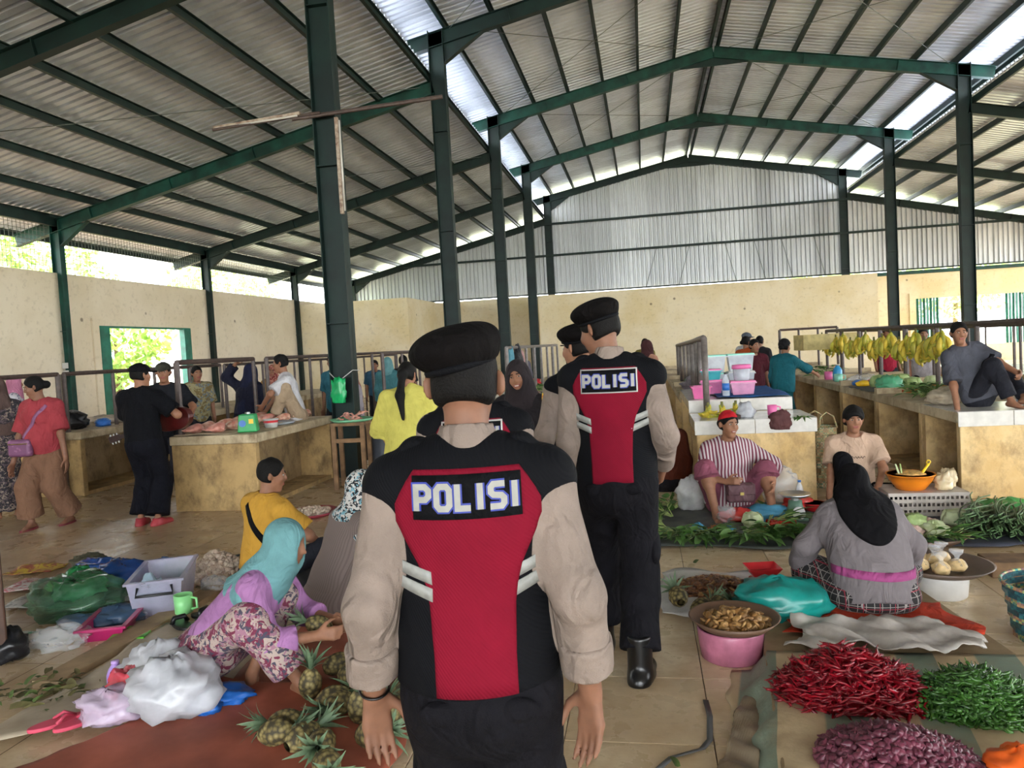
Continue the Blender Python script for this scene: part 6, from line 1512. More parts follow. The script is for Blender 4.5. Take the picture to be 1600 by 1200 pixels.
# --- left foreground goods ---------------------------------------------------
crumple('plastic_bag', (-2.20, 3.02, .05), (.44, .40, .30), MWBAG, 'big white plastic bag in front on the rust tarp', seed=101, amp=.22, freq=3)
crumple('plastic_bag', (-2.38, 3.20, .05), (.40, .30, .28), MWBAG, 'second white plastic bag behind the front one', seed=102, amp=.24, freq=3)
crumple('plastic_bag', (-2.46, 3.08, .05), (.24, .18, .19), plast('pink_red_film', 'e2495a', .8), 'pinkish red bag against the white bags', seed=103)
crumple('plastic_bag', (-2.44, 2.90, .05), (.28, .2, .17), plast('lilac_film', 'd6c4dc', .6), 'thin lilac bag beside the pink sandals', seed=104)
crumple('plastic_bag', (-2.02, 3.12, .05), (.30, .18, .08), mat('royal_blue_bag', '1f5fb0', .3, .12), 'royal blue bag under the squatting woman\'s knee', seed=105)
crumple('plastic_bag', (-2.03, 3.0, .05), (.16, .12, .09), MATS['royal_blue_bag'], 'small royal blue bag next to the white bag', seed=106)
crumple('plastic_bag', (-2.55, 3.62, .03), (.34, .24, .12), MCLEAR, 'clear bag behind the squatting woman', seed=107)
bottle((-2.62, 3.18, .03), 'lilac drinking bottle behind the pink bag', mat('lilac_plastic', 'a686cf', .35, .05), mat('lilac_cap', 'b99ad8', .35, .05), .17, .042)
MPS = mat('pink_rubber', 'c8465f', .6, .08)
for i, (x, y, a) in enumerate(((-2.69, 2.88, -.7), (-2.58, 2.90, -.6))):
    t = empty('flip_flop', (x, y, .035), a, ['pink flip-flop on the corner of the tarp', 'pink flip-flop nearer to the white bags'][i], 'sandal', 'pink flip-flops'); bevel(MB().prism([(math.cos(q)*.042*(1-.12*math.sin(q)), math.sin(q)*.12) for q in np.linspace(0, 2*PI, 21)[:-1]], 0, .018).build('sole', MPS, t), .005)
    MB().tube([(-.038, -.01, .016), (-.02, .03, .04), (0, .07, .02), (.02, .03, .04), (.038, -.01, .016)], .008, 6).build('strap', MPS, t, True)
# storage box with black handle
t = empty('storage_box', (-3.28, 4.50, 0), .42, 'clear plastic storage box with black handle and a bottle inside', 'storage box')
def box_shell(m, w0, d0, w1, d1, h, parent, nm='box_wall'):
    for k, (a, b_) in enumerate((((-1, -1), (1, -1)), ((1, -1), (1, 1)), ((1, 1), (-1, 1)), ((-1, 1), (-1, -1)))):
        V = [(a[0]*w0/2, a[1]*d0/2, 0), (b_[0]*w0/2, b_[1]*d0/2, 0), (b_[0]*w1/2, b_[1]*d1/2, h), (a[0]*w1/2, a[1]*d1/2, h)]; o = link(nm, mesh_data(nm, V, [(0, 1, 2, 3)], m), parent); o.modifiers.new('t', 'SOLIDIFY').thickness = .004
    MB().span((-w0/2, -d0/2, 0), (w0/2, d0/2, .005)).build('box_bottom', m, parent)
    b = MB(); 
    for (x, y, sx, sy) in ((0, -d1/2, w1+.03, .03), (0, d1/2, w1+.03, .03), (-w1/2, 0, .03, d1), (w1/2, 0, .03, d1)): b.box((x, y, h), (sx, sy, .014))
    b.build('box_rim', m, parent)
MBOXP = plast('frosted_box', 'b9b6cc', .42, .3); box_shell(MBOXP, .27, .5, .33, .58, .25, t)
MB().tube([(-.1, -.285, .22), (-.11, -.31, .17), (.11, -.31, .17), (.1, -.285, .22)], .009, 8).build('handle', MBLACKP, t, True)
crumple('plastic_bag', (-3.32, 4.42, .01), (.2, .26, .26), plast('blue_white_bag', 'b6d4e6', .85), 'blue and white packet inside the storage box', seed=111)
def mug(loc, m, label, r=.05, h=.11, rz=0):
    t = empty('mug', loc, rz, label, 'mug'); MB().lathe([(r*.85, 0), (r, .006), (r*1.05, h), (r*.97, h), (r*.9, .01), (.001, .01)], 24).build('mug_wall', m, t, True); MB().tube([(r*.98, 0, h*.85), (r*1.7, 0, h*.8), (r*1.75, 0, h*.3), (r*.95, 0, h*.22)], .008, 6).build('handle', m, t, True)
mug((-2.98, 4.26, .042), mat('light_green_plastic', '8fdc8f', .35, .05), 'light green mug beside the storage box', .055, .12)
t = empty('tray', (-3.34, 4.06, 0), .35, 'magenta tray lying against the storage box', 'tray'); box_shell(mat('magenta_plastic', 'a81f5c', .35, .08), .2, .34, .26, .40, .08, t, 'tray_wall')
t = empty('tray', (-3.12, 3.95, 0), .3, 'bright green tray under the storage box corner', 'tray'); box_shell(mat('lime_plastic', '57b52e', .35, .06), .14, .16, .18, .2, .03, t, 'tray_wall')
for i, (x, y) in enumerate(((-2.88, 4.08), (-2.72, 4.12), (-2.80, 4.24))):
    t = empty('sandal', (x, y, .02), .9+.3*i, ['black slide sandal beside the green mug', 'black slide sandal nearest the squatting woman', 'black slide sandal behind the pair'][i], 'sandal', 'black sandals'); bevel(MB().prism([(math.cos(q)*.045, math.sin(q)*.125) for q in np.linspace(0, 2*PI, 21)[:-1]], 0, .025).build('sole', MBLACKP, t), .006); MB().tube([(-.046, .03, .02), (-.03, .03, .055), (.03, .03, .055), (.046, .03, .02)], .016, 6).build('strap', MBLACKP, t, True)
GB = [((-3.85, 4.36, 0), (.62, .5, .30), plast('dark_green_clear', '4a7a5c', .55, .1), 'big heap of clear plastic bags with green ones inside', 131, .3), ((-3.95, 4.52, .06), (.34, .3, .22), plast('green_film2', '2f9a55', .85, .15), 'green bag inside the heap of clear bags', 132, .3), ((-3.5, 3.82, 0), (.36, .24, .14), MCLEAR, 'trailing clear film in front of the plastic heap', 133, .3), ((-4.30, 5.15, 0), (.44, .3, .17), mat('deep_blue_film', '1f4f9c', .22, .15), 'deep blue plastic heap beyond the clear bags', 134, .3), ((-4.02, 5.02, 0), (.4, .3, .2), MATS['deep_blue_film'], 'largest blue plastic heap in the middle', 135, .3), ((-3.78, 5.22, 0), (.3, .2, .14), MATS['deep_blue_film'], 'blue plastic roll next to the green one', 136, .25), ((-3.62, 5.18, 0), (.36, .2, .12), mat('bottle_green_film', '1f6f4c', .25, .12), 'dark green plastic roll beside the blue heap', 137, .25), ((-4.28, 4.86, 0), (.42, .26, .13), mat('apple_green_film', '7cc05a', .25, .12, alpha=.9), 'apple green plastic in front of the blue heap', 138, .3), ((-4.62, 5.42, 0), (.34, .24, .12), fab('moss_cloth', '5c5b48'), 'moss coloured cloth at the back of the goods', 139, .3), ((-3.55, 4.10, 0), (.42, .16, .10), mat('slate_blue_bag', '3d5672', .35, .12), 'slate blue plastic roll before the clear heap', 140, .15), ((-3.42, 4.22, 0), (.34, .3, .12), MATS['slate_blue_bag'], 'slate blue plastic under the magenta tray', 141, .2), ((-3.66, 3.62, 0), (.2, .2, .2), MBLACKP, 'black bin bag beside the chair', 142, .25), ((-3.35, 5.45, 0), (.34, .24, .08), MATS['charcoal_tarp'], 'dark cloth behind the garlic', 143, .3), ((-3.08, 4.78, .01), (.2, .18, .13), MCLEAR, 'clear bag between the box and the garlic', 144, .3)]
for l, s_, m_, lb, sd, am in GB: crumple('plastic_bag' if 'cloth' not in lb else 'cloth', l, s_, m_, lb, 'plastic bag' if 'cloth' not in lb else 'cloth', seed=sd, amp=am, freq=3)
def printed(name, a, b_, sc_=14):
    return pat(name, a, [b_, b_], sc_, 'noise', .25, .5)
PP = [((-4.62, 4.92), (.42, .34), .3, printed('print_white_red', 'dcd9d6', 'b8505a'), 'white and red printed packaging sheet', 151), ((-5.0, 5.28), (.4, .26), .2, printed('print_yellow', 'd6b82c', '9c3a2c'), 'yellow printed packet at the left picture edge', 152), ((-3.72, 4.72), (.34, .24), .5, printed('print_pale', 'd5d6d2', 'a8b0ac'), 'pale printed sheet beside the blue heap', 153), ((-4.3, 4.5), (.36, .24), .1, printed('print_grey', 'c0bdb8', '8a8c86'), 'grey printed sheet at the left of the clear heap', 154), ((-3.95, 3.92), (.3, .12), -.1, printed('print_mint', 'd2dcd6', '5fae8a'), 'white and mint card before the clear heap', 155), ((-3.62, 4.62), (.3, .22), .4, printed('print_white', 'd8d6d4', 'b5b3b0'), 'white sheet next to the storage box', 156)]
for (x, y), (sx, sy), a, m_, lb, sd in PP:
    q = [(x+(c_*sx/2)*math.cos(a)-(d_*sy/2)*math.sin(a), y+(c_*sx/2)*math.sin(a)+(d_*sy/2)*math.cos(a)) for c_, d_ in ((-1, -1), (1, -1), (1, 1), (-1, 1))]; sheet('printed_sheet', q, m_, lb, 'packaging', (10, 10), .014, .004, .002, sd, .01, 4)
# dry leaves
rs = np.random.RandomState(9); DL = [leaf_mesh('dry_leaf', .10, .018, .3, mat('dry_leaf_olive', '6f6a40', .7, .25, 20, c2='4a4428', rnd=.3)), leaf_mesh('dry_leaf', .07, .014, .5, mat('dry_leaf_green', '5a7038', .7, .2, 20, rnd=.3))]
pieces('leaf_scrap', DL, [((-3.08+rs.normal()*.16, 3.22+rs.normal()*.10, .008+rs.uniform(0, .03)), (rs.uniform(-.5, .5), rs.uniform(-.3, .3), rs.uniform(0, 6.28)), rs.uniform(.7, 1.3)) for _ in range(70)], 'wilted leaf scrap swept together at the left', 'leaf scrap', 'wilted leaf scraps on the floor')
pieces('leaf_scrap', DL[1:], [((.28, 5.42, .006), (0, 0, 1), 1.2), ((.05, 2.8, .006), (.2, 0, 2), 1.1), ((1.5, 5.45, .006), (0, .1, 4), .9)], 'single green leaf scrap lying on the tiles', 'leaf scrap', 'single leaf scraps')
# chair at the left edge
t = empty('wooden_chair', (-3.80, 3.42, 0), .75, 'brown wooden chair cut off by the left picture edge', 'chair')
MCH2 = mat('brown_chair_wood', '4a3022', .45, .15, 8)
pts = [(-.24, 0), (.18, 0), (.24, .06), (.24, .66), (.18, .74), (-.24, .74)]
bevel(MB().prism(pts, -.02, .02, Matrix.Rotation(PI/2, 3, 'X')).build('backrest', MCH2, t), .01); bevel(MB().prism([(-.18, .1), (.17, .1), (.17, .64), (-.18, .64)], .02, .026, Matrix.Rotation(PI/2, 3, 'X')).build('back_panel', mat('chair_panel', '6a4c38', .5, .12, 6), t), .003)
MB().box((-.02, .22, .42), (.44, .42, .03)).build('seat', MCH2, t)
for x, y in ((-.2, .03), (.18, .03), (-.2, .4), (.18, .4)): MB().box((x, y, .2), (.04, .04, .4)).build('leg', MCH2, t)
# dish of garlic in the back aisle
t = empty('tray', (-3.5, 7.22, 0), 0, 'red plastic tray of garlic standing in the aisle', 'tray'); MB().lathe([(.001, .004), (.22, .006), (.27, .04), (.28, .04), (.23, 0), (.001, 0)], 28).build('tray_dish', mat('maroon_plastic', '9c3a48', .4, .08), t, True)
heap('garlic_clove', [shallot_mesh('garlic_clove', .018, MGA, .95)], MGA, (-3.5, 7.22), .2, .19, .04, .02, 80, 40, 'pale garlic clove on the red tray in the aisle', 'garlic', 'garlic on the red tray', 16, 1.6)
# --- butcher counter --------------------------------------------------------------
MCHK = mat('raw_chicken', 'd9a392', .35, .15, 14, c2='c27a6c', sub=.1); ZA = .842; MCHK2 = mat('raw_chicken_pale', 'd8b8a0', .35, .18, 16, c2='b8705f', sub=.1)
sheet('cloth', [(-5.2, 7.48), (-4.5, 7.48), (-4.5, 9.0), (-5.2, 9.0)], mat('cardboard_wet', 'b5a488', .7, .15, 6), 'wet cardboard under the raw chickens', 'cardboard', (14, 20), .008, ZA, seed=31)
def chicken(loc, rz, s, label):
    t = empty('raw_chicken', loc, rz, label, 'chicken', 'raw chickens on the counter'); S = SDF(); S.el((0, 0, .05), (.10*s, .065*s, .055*s), .02); S.el((.05*s, 0, .055), (.06*s, .06*s, .05*s), .03)
    for q in (-1, 1): S.rc((-.05*s, q*.045*s, .05), (-.12*s, q*.05*s, .04), .032*s, .018*s, .02); S.rc((-.12*s, q*.05*s, .04), (-.18*s, q*.035*s, .05), .014*s, .01*s, .01); S.rc((.04*s, q*.06*s, .06), (0, q*.1*s, .04), .018*s, .014*s, .015)
    S.rc((.1*s, 0, .06), (.16*s, .02, .03), .022*s, .014*s, .015); sdf_obj('carcass', S, .009, [MCHK, MCHK2][int(abs(loc[1]*100)) % 2], t)
rs = np.random.RandomState(12); k = 0
for i in range(6):
    for j in range(2):
        chicken((-5.02+.27*j+rs.uniform(-.03, .03), 7.66+.27*i, ZA+.012), 1.2+rs.uniform(-.5, .5), .95, 'plucked raw chicken in the row along the butcher counter'); k += 1
for i in range(3): chicken((-4.52+.02*i, 8.75+.26*i, ZA+.012), 1.5+rs.uniform(-.6, .6), .85, 'plucked raw chicken in the row along the butcher counter')
t = empty('kitchen_scale', (-4.42, 7.72, ZA), .25, 'green market scale on the butcher counter', 'scale'); bevel(MB().prism([(-.11, 0), (.11, 0), (.085, .2), (-.085, .2)], -.07, .07, Matrix.Rotation(PI/2, 3, 'X')).build('housing', mat('bright_green_paint', '1f9a52', .35, .08), t), .012); MB().tube([(0, 0, .2), (0, 0, .22)], .03, 8).build('stem', MMETAL, t); MB().box((.05, -.072, .12), (.05, .004, .05)).build('yellow_plate', MYEL, t); MB().lathe([(.001, 0), (.038, 0), (.038, .006), (.001, .006)], 20).build('dial', MBLUEP, t, loc=(-.045, -.072, .1), rot=(PI/2, 0, 0))
t = empty('bucket', (-4.36, 8.12, ZA), 0, 'red and white bucket beside the green scale', 'bucket'); MB().lathe([(.07, 0), (.09, .1), (.085, .1), (.066, .006), (.001, .006)], 20).build('bucket_wall', MWHITE, t, True); MB().lathe([(.075, .03), (.088, .085)], 20).build('red_band', MREDP, t, True)
crumple('plastic_bag', (-4.7, 9.25, ZA), (.26, .2, .13), mat('seafoam_bag', '86c8b4', .3, .08), 'seafoam green bag behind the chickens', seed=161)
t = empty('tray', (-4.45, 8.5, ZA), 0, 'shallow grey tray in front of the squatting man', 'tray'); MB().lathe([(.001, .004), (.16, .006), (.19, .03), (.2, .03), (.165, 0), (.001, 0)], 24).build('tray_dish', mat('tray_grey', '9aa0a4', .35, .08), t, True)
crumple('plastic_bag', (-5.0, 9.3, ZA), (.3, .3, .14), MATS['bottle_green_film'], 'dark green plastic at the far end of the butcher counter', seed=162)
# stool with chicken feet
t = empty('wooden_stool', (-3.62, 8.72, 0), .1, 'rough wooden stool beside the big column', 'stool')
MB().box((0, 0, .80), (.42, .34, .04)).build('seat', MWOOD, t); MB().box((0, -.15, .6), (.4, .02, .05)).build('rail', MWOOD, t)
for x in (-.18, .18):
    for y in (-.14, .14): MB().box((x, y, .39), (.05, .05, .78)).build('leg', MWOOD, t)
t = empty('tray', (-3.60, 8.72, .822), 0, 'green round tray of chicken feet on the wooden stool', 'tray'); MB().lathe([(.001, .004), (.22, .006), (.26, .035), (.27, .035), (.225, 0), (.001, 0)], 28).build('tray_dish', mat('pale_green_plastic', '6fae86', .4, .06), t, True)
rs = np.random.RandomState(4)
for i in range(16):
    S = MB(); S.tube([(0, 0, 0), (.05, .01, .01), (.09, .0, .03)], [.012, .010, .012], 6)
    for q in (-.5, 0, .5): S.tube([(.09, 0, .03), (.12, .03*q*2, .02)], [.007, .004], 5)
    o = S.build('chicken_foot', MCHK, None, True, (-3.60+rs.uniform(-.14, .12), 8.72+rs.uniform(-.13, .13), .845+.03*(i//6)), (rs.uniform(-.4, .4), rs.uniform(-.3, .3), rs.uniform(0, 6.28))); one(o, 'chicken foot piled on the green tray', 'chicken foot', 'chicken feet on the green tray')
crumple('plastic_bag', (-3.35, 9.05, .84-.84), (.3, .3, .9), MATS['charcoal_tarp'], 'dark sack standing behind the stool', 'sack', seed=164, amp=.12)
# meat on the counters right of the column
MMEAT = mat('raw_meat', '9c3f3c', .35, .2, 16, c2='c98a80')
MN = ['red meat slab nearest on the meat counter', 'second meat slab on the meat counter', 'third meat slab on the meat counter', 'fourth meat slab on the meat counter', 'fifth meat slab on the meat counter', 'farthest meat slab on the meat counter']
for i in range(6): crumple('meat_slab', (-3.3+.15*(i % 2), 10.5+.3*i, ZA), (.4, .26, .14), MMEAT, MN[i], 'meat', seed=170+i, amp=.25)
# green bag tied to the big column
t = empty('hanging_bag', (-3.97, 9.24, 1.30), 0, 'bright green bag tied to the big column', 'plastic bag'); crumple('bag_film', (0, 0, -.28), (.2, .12, .42), mat('emerald_film', '1fa862', .25, .12, alpha=.95), None, seed=181, amp=.35, parent=t, freq=3); MB().tube([(-.165, .11, .12), (0, .0, .0), (.165, .11, .14), (.165, .33, .13), (-.165, .33, .12)], .006, 5, True).build('string', MWHITE, t)
# papers on the side column
for i, z in enumerate((1.48, 1.30)): one(MB().box((0, 0, 0), (.16, .004, .13)).build('paper_notice', MWHITE, None, loc=(XE+.03, 15.355, z+.3)), ['upper white paper taped to the side column', 'lower white paper taped to the side column'][i], 'paper', 'papers on the side column')
# sundries on the left counters
SL = [((-7.75, 8.95), (.5, .4, .3), MBLACKP, 'black sack on the counter behind the woman in red'), ((-7.5, 9.25), (.2, .2, .14), MBLUEP, 'blue bundle beside the black sack'), ((-7.9, 9.8), (.6, .4, .14), mat('cloth_pale_heap', 'b5a99a', .8, .15), 'pale cloth heap further along the wall counter'), ((-7.6, 10.9), (.4, .4, .2), MATS['raw_meat'], 'red heap on the second wall counter'), ((-7.8, 11.8), (.5, .4, .2), MWBAG, 'white bag on the second wall counter'), ((-7.6, 13.4), (.4, .3, .2), MORANGEP, 'orange bowl like bundle on the third wall counter'), ((-8.0, 14.4), (.5, .4, .2), MTEALP, 'mint bundle on the third wall counter')]
for i, ((x, y), s_, m_, lb) in enumerate(SL): crumple('bundle', (x, y, .842), s_, m_, lb, 'bundle', seed=190+i, amp=.2)
# goods on the white counters behind the smiling woman, cloth over the railing
crumple('garment', (-1.85, 10.9, 1.12), (.16, .5, .62), fab('dark_jacket', '34363a', rough=.6), 'dark jackets hung over the grey railing', 'jacket', seed=201, amp=.2); crumple('garment', (-1.85, 10.35, 1.05), (.1, .24, .7), fab('teal_towel', '5f98a8'), 'light blue cloth hung over the grey railing', 'cloth', seed=202, amp=.15)
for i in range(5): bunch((-1.75-.1*(i % 2), 11.6+.35*i, .86), i*1.3, ['herbs on the white counter nearest the jackets', 'second herbs along the white counter', 'third herbs along the white counter', 'fourth herbs along the white counter', 'last herbs along the white counter'][i], 12, i, 2.5, .9, group='herbs on the white counter', up=.7)
for i in range(4): crumple('bundle', (-2.1, 12.2+.6*i, .86), (.3, .3, .18), [MWBAG, MPINKP, MCLEAR, MREDP][i], ['white bundle on the far white counter', 'pink bundle on the far white counter', 'clear bundle on the far white counter', 'red bundle on the far white counter'][i], 'bundle', seed=205+i, amp=.25)
# --- middle block: tubs, bananas, cloth ---------------------------------------------
sheet('cloth', [(.75, 8.34), (1.5, 8.34), (1.5, 9.9), (.75, 9.9)], fab('blue_cloth', '2f5f9c'), 'blue cloth under the stacked plastic tubs', 'cloth', (16, 20), .012, .942, seed=41)
def tub(loc, r, h, label, lid, m=MTUB, sq=False, rz=0):
    t = empty('plastic_tub', loc, rz, label, 'plastic tub', 'stacked plastic tubs')
    if sq:
        box_shell(m, r*1.7, r*1.3, r*2.0, r*1.55, h, t, 'tub_wall'); bevel(MB().box((0, 0, h+.012), (r*2.1, r*1.65, .024)).build('lid', lid, t), .006)
    else:
        MB().lathe([(r*.82, 0), (r*.85, .004), (r, h), (r*.97, h), (r*.8, .008), (.001, .008)], 24).build('tub_wall', m, t, True); MB().lathe([(r*1.06, h-.02), (r*1.08, h), (r*1.02, h+.025), (r*.5, h+.03), (.001, h+.03)], 24).build('lid', lid, t, True)
Z2 = .955
tub((1.06, 8.72, Z2), .13, .13, 'pink lidded square tub at the front right of the stack', MPINKP, plast('pink_clear', 'e9a8cc', .6), True); tub((1.06, 8.72, Z2+.155), .10, .15, 'round pink lidded tub on top of the front right tub', MPINKP)
tub((.74, 8.95, Z2), .12, .14, 'pink square tub at the front of the stack', MPINKP, plast('pink_clear2', 'dd7fb4', .7), True); tub((.74, 8.95, Z2+.165), .11, .10, 'teal tub with pink lid in the stack', MPINKP, mat('teal_plastic', '2f9aa4', .35, .06), True)
tub((.80, 9.4, Z2), .15, .20, 'clear square tub at the back left of the stack', MTEALP, MTUB, True); tub((.80, 9.4, Z2+.225), .15, .19, 'clear tub with mint lid on the left of the top row', MTEALP, MTUB, True); tub((1.14, 9.5, Z2), .15, .20, 'clear square tub at the back right of the stack', MWHITE, MTUB, True); tub((1.14, 9.5, Z2+.225), .15, .19, 'clear tub with white lid on the right of the top row', MTEALP, MTUB, True)
t = empty('basket', (.60, 8.62, Z2-.02), 0, 'small pink basket left of the tubs', 'basket'); box_shell(MPINKP, .16, .2, .2, .24, .13, t, 'basket_wall')
bottle((.86, 8.5, Z2), 'water bottle in front of the pink tubs', MPET, MBLACKP, .26, .04, MBLUEP)
def banana_mesh(m):
    b = MB(); n = 7; pts = [(.065*math.cos(q), 0, -.065*math.sin(q)) for q in np.linspace(-.2, 1.9, n)]; b.tube([(p[0]-.065, 0, p[2]) for p in pts], [.006, .013, .016, .0165, .015, .011, .004], 6); return b.data('banana', m, True)
MBAN = mat('banana_yellow_green', 'b9b03a', .5, .2, 22, c2='86902c', rnd=.2); MBAN2 = mat('banana_yellow', 'd2b83a', .5, .15, 22, c2='a8952c', rnd=.2); BMS = [banana_mesh(MBAN), banana_mesh(MBAN2)]
def banana_hand(loc, rz, label, n=11, k=0, hang=True, group='hanging bananas'):
    t = empty('banana_hand', loc, rz, label, 'bananas', group); MB().tube([(0, 0, .06 if hang else .0), (0, 0, -.10)], .014, 7).build('stalk', mat('banana_stalk', '6a6a38', .7, .2, 20), t, True)
    for i in range(n):
        a = i*2.4; z = (.0 if hang else -.04)-.12*(i/n); o = link('banana', BMS[(i+k) % 2], t, (.02*math.cos(a), .02*math.sin(a), z), (rb_.uniform(-.2, .2), -.25-.6*(i % 2)-.15*(i % 3) if hang else .1+.3*(i % 2), a)); o.scale = ((1.9 if hang else 1.3),)*3
ORD = ['first', 'second', 'third', 'fourth', 'fifth', 'sixth', 'seventh', 'eighth', 'ninth', 'tenth', 'eleventh', 'twelfth', 'thirteenth', 'fourteenth', 'fifteenth', 'sixteenth']
yb = 9.35
for i in range(16):
    x = 3.36; banana_hand((x, yb, 1.52-.05*(i % 3)), i*.9, f'{ORD[i]} hand of bananas from the seated man along the railing', 14, i)
    MB().tube([(0, 0, .06), (0, 0, .14)], .004, 4).build('string', MWHITE, bpy.context.scene.objects[[o.name for o in bpy.data.objects if o.name.startswith('banana_hand')][-1]]) if False else None
    yb += .25+.02*i
for i in range(3): banana_hand((.60+.14*i, 7.72+.05*i, .96), i*1.2, ['green banana hand at the foot of the bowed railing', 'banana hand beside the bowed railing', 'banana hand beside the white bag'][i], 12, i, False, 'bananas on the tiled counter')
crumple('plastic_bag', (.95, 7.62, .806), (.18, .15, .17), MWBAG, 'white knotted bag on the tiled counter', seed=211, knot=True)
crumple('cloth', (1.24, 7.42, .70), (.2, .12, .22), fab('maroon_rag', '6a4444'), 'maroon rag hanging over the tiled counter edge', 'cloth', seed=212, amp=.25)
bunch((1.42, 7.44, .80), -PI/2, 'green sprig hanging beside the maroon rag', 12, 2, .5, .7, group=None, up=0)
mug((1.22, 7.75, .806), MPINKP, 'pink cup on the tiled counter', .045, .1)
one(bevel(MB().box((0, 0, .02), (.12, .2, .04)).build('wallet', fab('brown_wallet', '4a3a34'), None, loc=(.80, 7.58, .806), rot=(0, 0, .4)), .01), 'dark brown purse on the tiled counter', 'purse')
for i in range(4): crumple('bundle', (.75+.1*i, 10.8+.9*i, .86), (.5, .5, .28), [mat('mixed_goods', '8a8088', .6, .3, 14, c2='5a5560'), MATS['green_film'], MWBAG, MREDP][i], ['grey bundle behind the bowed railing', 'green bundle behind the bowed railing', 'white bundle behind the bowed railing', 'red bundle far behind the bowed railing'][i], 'bundle', seed=214+i, amp=.25)
# --- right block goods ------------------------------------------------------------------
CBS = [(3.05, 10.35, .13), (3.3, 10.6, .13), (3.08, 10.72, .12), (3.32, 10.2, .11), (3.62, 10.35, .11), (3.75, 10.05, .09)]
CBL = ['front cabbage in the pile on the counter', 'cabbage at the back of the pile', 'left cabbage of the pile', 'cabbage beside the carrots', 'white cabbage right of the pile', 'small white cabbage at the right end']
for i, (x, y, r) in enumerate(CBS): cabbage((x, y, .806), r, CBL[i], MCAB if i > 3 else MCAB2, 3+i, 'cabbages on the counter')
crumple('plastic_bag', (2.98, 9.98, .806), (.3, .3, .22), mat('mint_film', '5fb88a', .3, .1, alpha=.9), 'green bag of goods beside the cabbages', seed=221, knot=True)
MCARR = mat('carrot_skin', 'd8662c', .5, .12, 14); cr = MB().tube([(-.07, 0, 0), (-.02, 0, 0), (.07, 0, 0)], [.014, .015, .003], 7).data('carrot', MCARR, True); rs = np.random.RandomState(6)
pieces('carrot', [cr], [((3.32+rs.uniform(-.2, .2), 9.72+rs.uniform(-.12, .12), .825+.02*(i % 3)), (0, 0, rs.uniform(0, 6)), 1.1) for i in range(28)], 'carrot in the patch in front of the cabbages', 'carrot', 'carrots on the counter')
pieces('root', [MB().tube([(-.04, 0, 0), (0, .01, 0), (.04, 0, 0)], [.01, .018, .008], 6).data('root', mat('ginger_brown', '8a6040', .7, .15), True)], [((3.72+rs.uniform(-.2, .2), 9.6+rs.uniform(-.1, .1), .825+.02*(i % 2)), (0, 0, rs.uniform(0, 6)), 1.1) for i in range(22)], 'brown root beside the carrots', 'root vegetable', 'roots on the counter')
LB = ['leaf pile bundle nearest the seated man', 'second bundle in the leaf pile', 'third bundle in the leaf pile', 'fourth bundle in the leaf pile', 'fifth bundle in the leaf pile', 'sixth bundle in the leaf pile', 'seventh bundle in the leaf pile', 'farthest bundle in the leaf pile']
for i in range(8): bunch((2.98+.12*(i % 4), 8.75+.16*(i//2), .82+.03*(i % 2)), i*.8, LB[i], 20, 0, 2.8, .95, group='leaf pile on the counter', up=.6)
for i in range(3): bunch((3.0+.2*i, 10.0+.02*i, .83), i, ['dark leaves before the green bag', 'dark leaves between bag and carrots', 'dark leaves behind the carrots'][i], 16, 2, 2.8, .8, group='dark leaves before the cabbages', up=.6)
for i in range(4): bunch((3.0+.2*(i % 2), 13.6+.35*i, .83), i, ['green leaves near the wooden tray', 'second green leaves near the wooden tray', 'third green leaves near the wooden tray', 'last green leaves near the wooden tray'][i], 16, i, 2.8, 1.1, group='leaves near the wooden tray', up=.7)
crumple('sack', (2.98, 8.20, .806), (.34, .36, .2), mat('sackcloth', 'b3a58e', .8, .15, 10), 'crumpled sackcloth beside the seated man', 'sack', seed=231, amp=.3)
sheet('cloth', [(2.74, 10.0), (3.1, 10.0), (3.1, 10.9), (2.74, 10.9)], fab('grey_sheet', '6a6e74', rough=.6), 'grey sheet under the green bag', 'cloth', (10, 16), .012, .806, seed=51)
crumple('plastic_bag', (3.1, 11.55, .806), (.4, .4, .18), MCLEAR, 'clear bag on the counter behind the cabbages', seed=232)
for i in range(5): crumple('packet', (3.0+.16*(i % 3), 11.2+.2*(i//3), .806), (.2, .16, .09), [MYEL, MATS['salmon_paper'] if 'salmon_paper' in MATS else mat('salmon_paper', 'd88a78', .6), MYEL, MBLUEP, MREDP][i], ['yellow packet nearest the clear bag', 'salmon packet beside the yellow one', 'second yellow packet beside the clear bag', 'blue packet behind the yellow ones', 'red packet behind the yellow ones'][i], 'packet', seed=235+i, amp=.15)
bottle((3.0, 12.6, .806), 'bright blue flask on the counter before the woman in teal', mat('sky_blue', '2f9ad0', .35, .06), MWHITE, .26, .07); mug((2.95, 12.35, .806), MTEALP, 'mint cup beside the blue flask', .06, .12); mug((2.95, 13.0, .806), MPINKP, 'pink cup beyond the blue flask', .06, .13)
mug((3.62, 8.1, .806), MPET, 'clear glass beside the knee of the seated man', .04, .1); bottle((3.62, 7.72, .806), 'blue capped flask beside the seated man', plast('blue_clear', 'b8d4e4', .7), mat('steel_blue', '5f98b8', .4, .05), .24, .05)
crumple('cloth', (3.6, 8.9, .806), (.3, .3, .16), fab('dark_green_cloth', '24453a'), 'dark green cloth behind the seated man', 'cloth', seed=241)
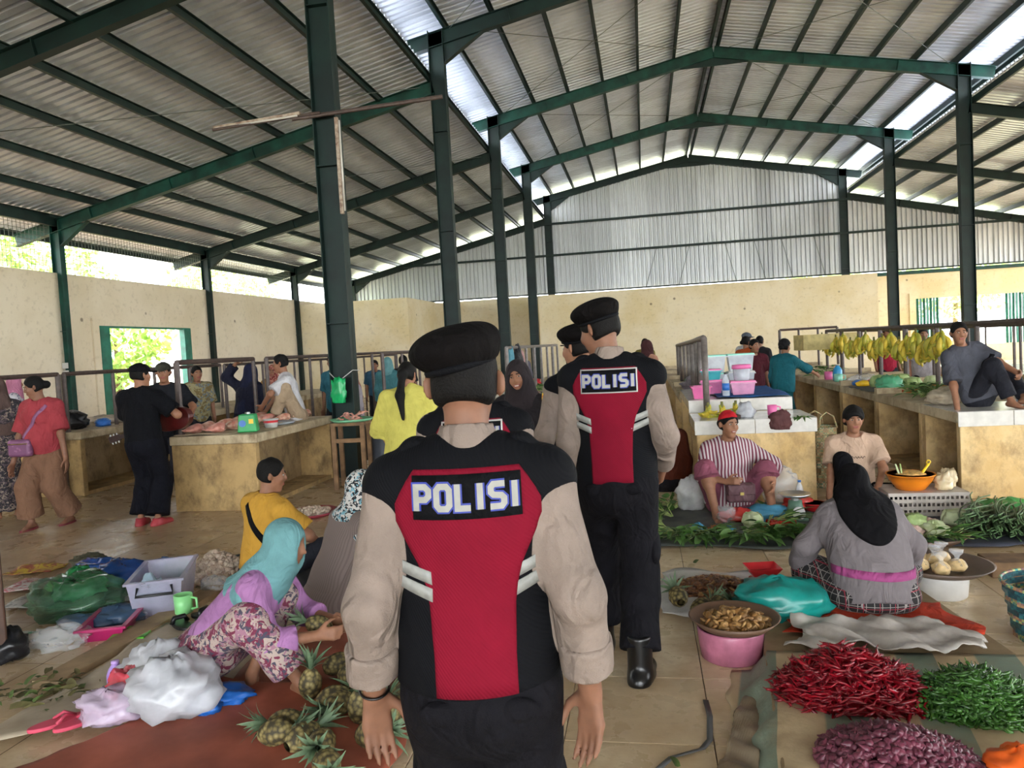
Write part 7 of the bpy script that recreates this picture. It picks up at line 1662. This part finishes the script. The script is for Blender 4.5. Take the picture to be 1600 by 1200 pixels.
tr = empty('wooden_tray', (3.30, 14.6, 1.28), .15, 'yellowish wooden tray fixed to the railing end', 'tray'); MTR = mat('tray_wood', 'bfae72', .6, .12, 8)
MB().box((0, -.25, .13), (1.0, .02, .28)).build('tray_side', MTR, tr); MB().box((0, .25, .13), (1.0, .02, .28)).build('tray_side', MTR, tr); MB().box((0, 0, 0), (1.0, .5, .02)).build('tray_bottom', MTR, tr); MB().box((-.5, 0, .13), (.02, .5, .28)).build('tray_end', MTR, tr); MB().box((.5, 0, .13), (.02, .5, .28)).build('tray_end', MTR, tr)
for i, (x, y) in enumerate(((6.0, 9.2), (5.9, 10.0), (6.2, 11.2), (6.0, 12.4))): crumple('bundle', (x, y, .81), (.5, .4, .2), [MATS['mixed_goods'], MATS['raw_meat'], MWBAG, MPINKP][i], ['grey goods on the white counter at the picture edge', 'brown red goods on the white counter', 'white goods on the far white counter', 'pink goods on the far white counter'][i], 'bundle', seed=251+i, amp=.25)
# --- lamps on the big column --------------------------------------------------------------
t = empty('tube_lamp', (-3.98, 9.3, 4.78), 0, 'bare fluorescent tube bracket on a pipe across the big column', 'lamp'); MB().tube([(-.4, -.02, -.03), (1.55, .3, .14)], .028, 8).build('pipe', MRAIL, t); MB().tube([(-1.52, -.05, -.06), (-.02, 0, .02)], .02, 8).build('pipe_arm', MRAIL, t)
MLB = mat('rusty_batten', 'a89a88', .6, .25, 14, c2='6f5444'); bevel(MB().box((-.9, -.02, .0), (1.24, .05, .045), M=Matrix.Rotation(-.05, 3, 'Y')).build('batten', MLB, t), .006); MB().tube([(-1.48, -.04, -.045), (-.32, -.04, -.0)], .014, 8).build('tube', mat('lamp_glass', 'b5b0a8', .3, .03), t, True)
t = empty('tube_lamp', (-3.98, 9.3, 3.5), 0, 'upright fluorescent tube on the side of the big column', 'lamp'); bevel(MB().box((.19, .02, .6), (.045, .05, 1.24)).build('batten', MLB, t), .006); MB().tube([(.225, .02, .02), (.225, .02, 1.18)], .014, 8).build('tube', MATS['lamp_glass'], t, True)
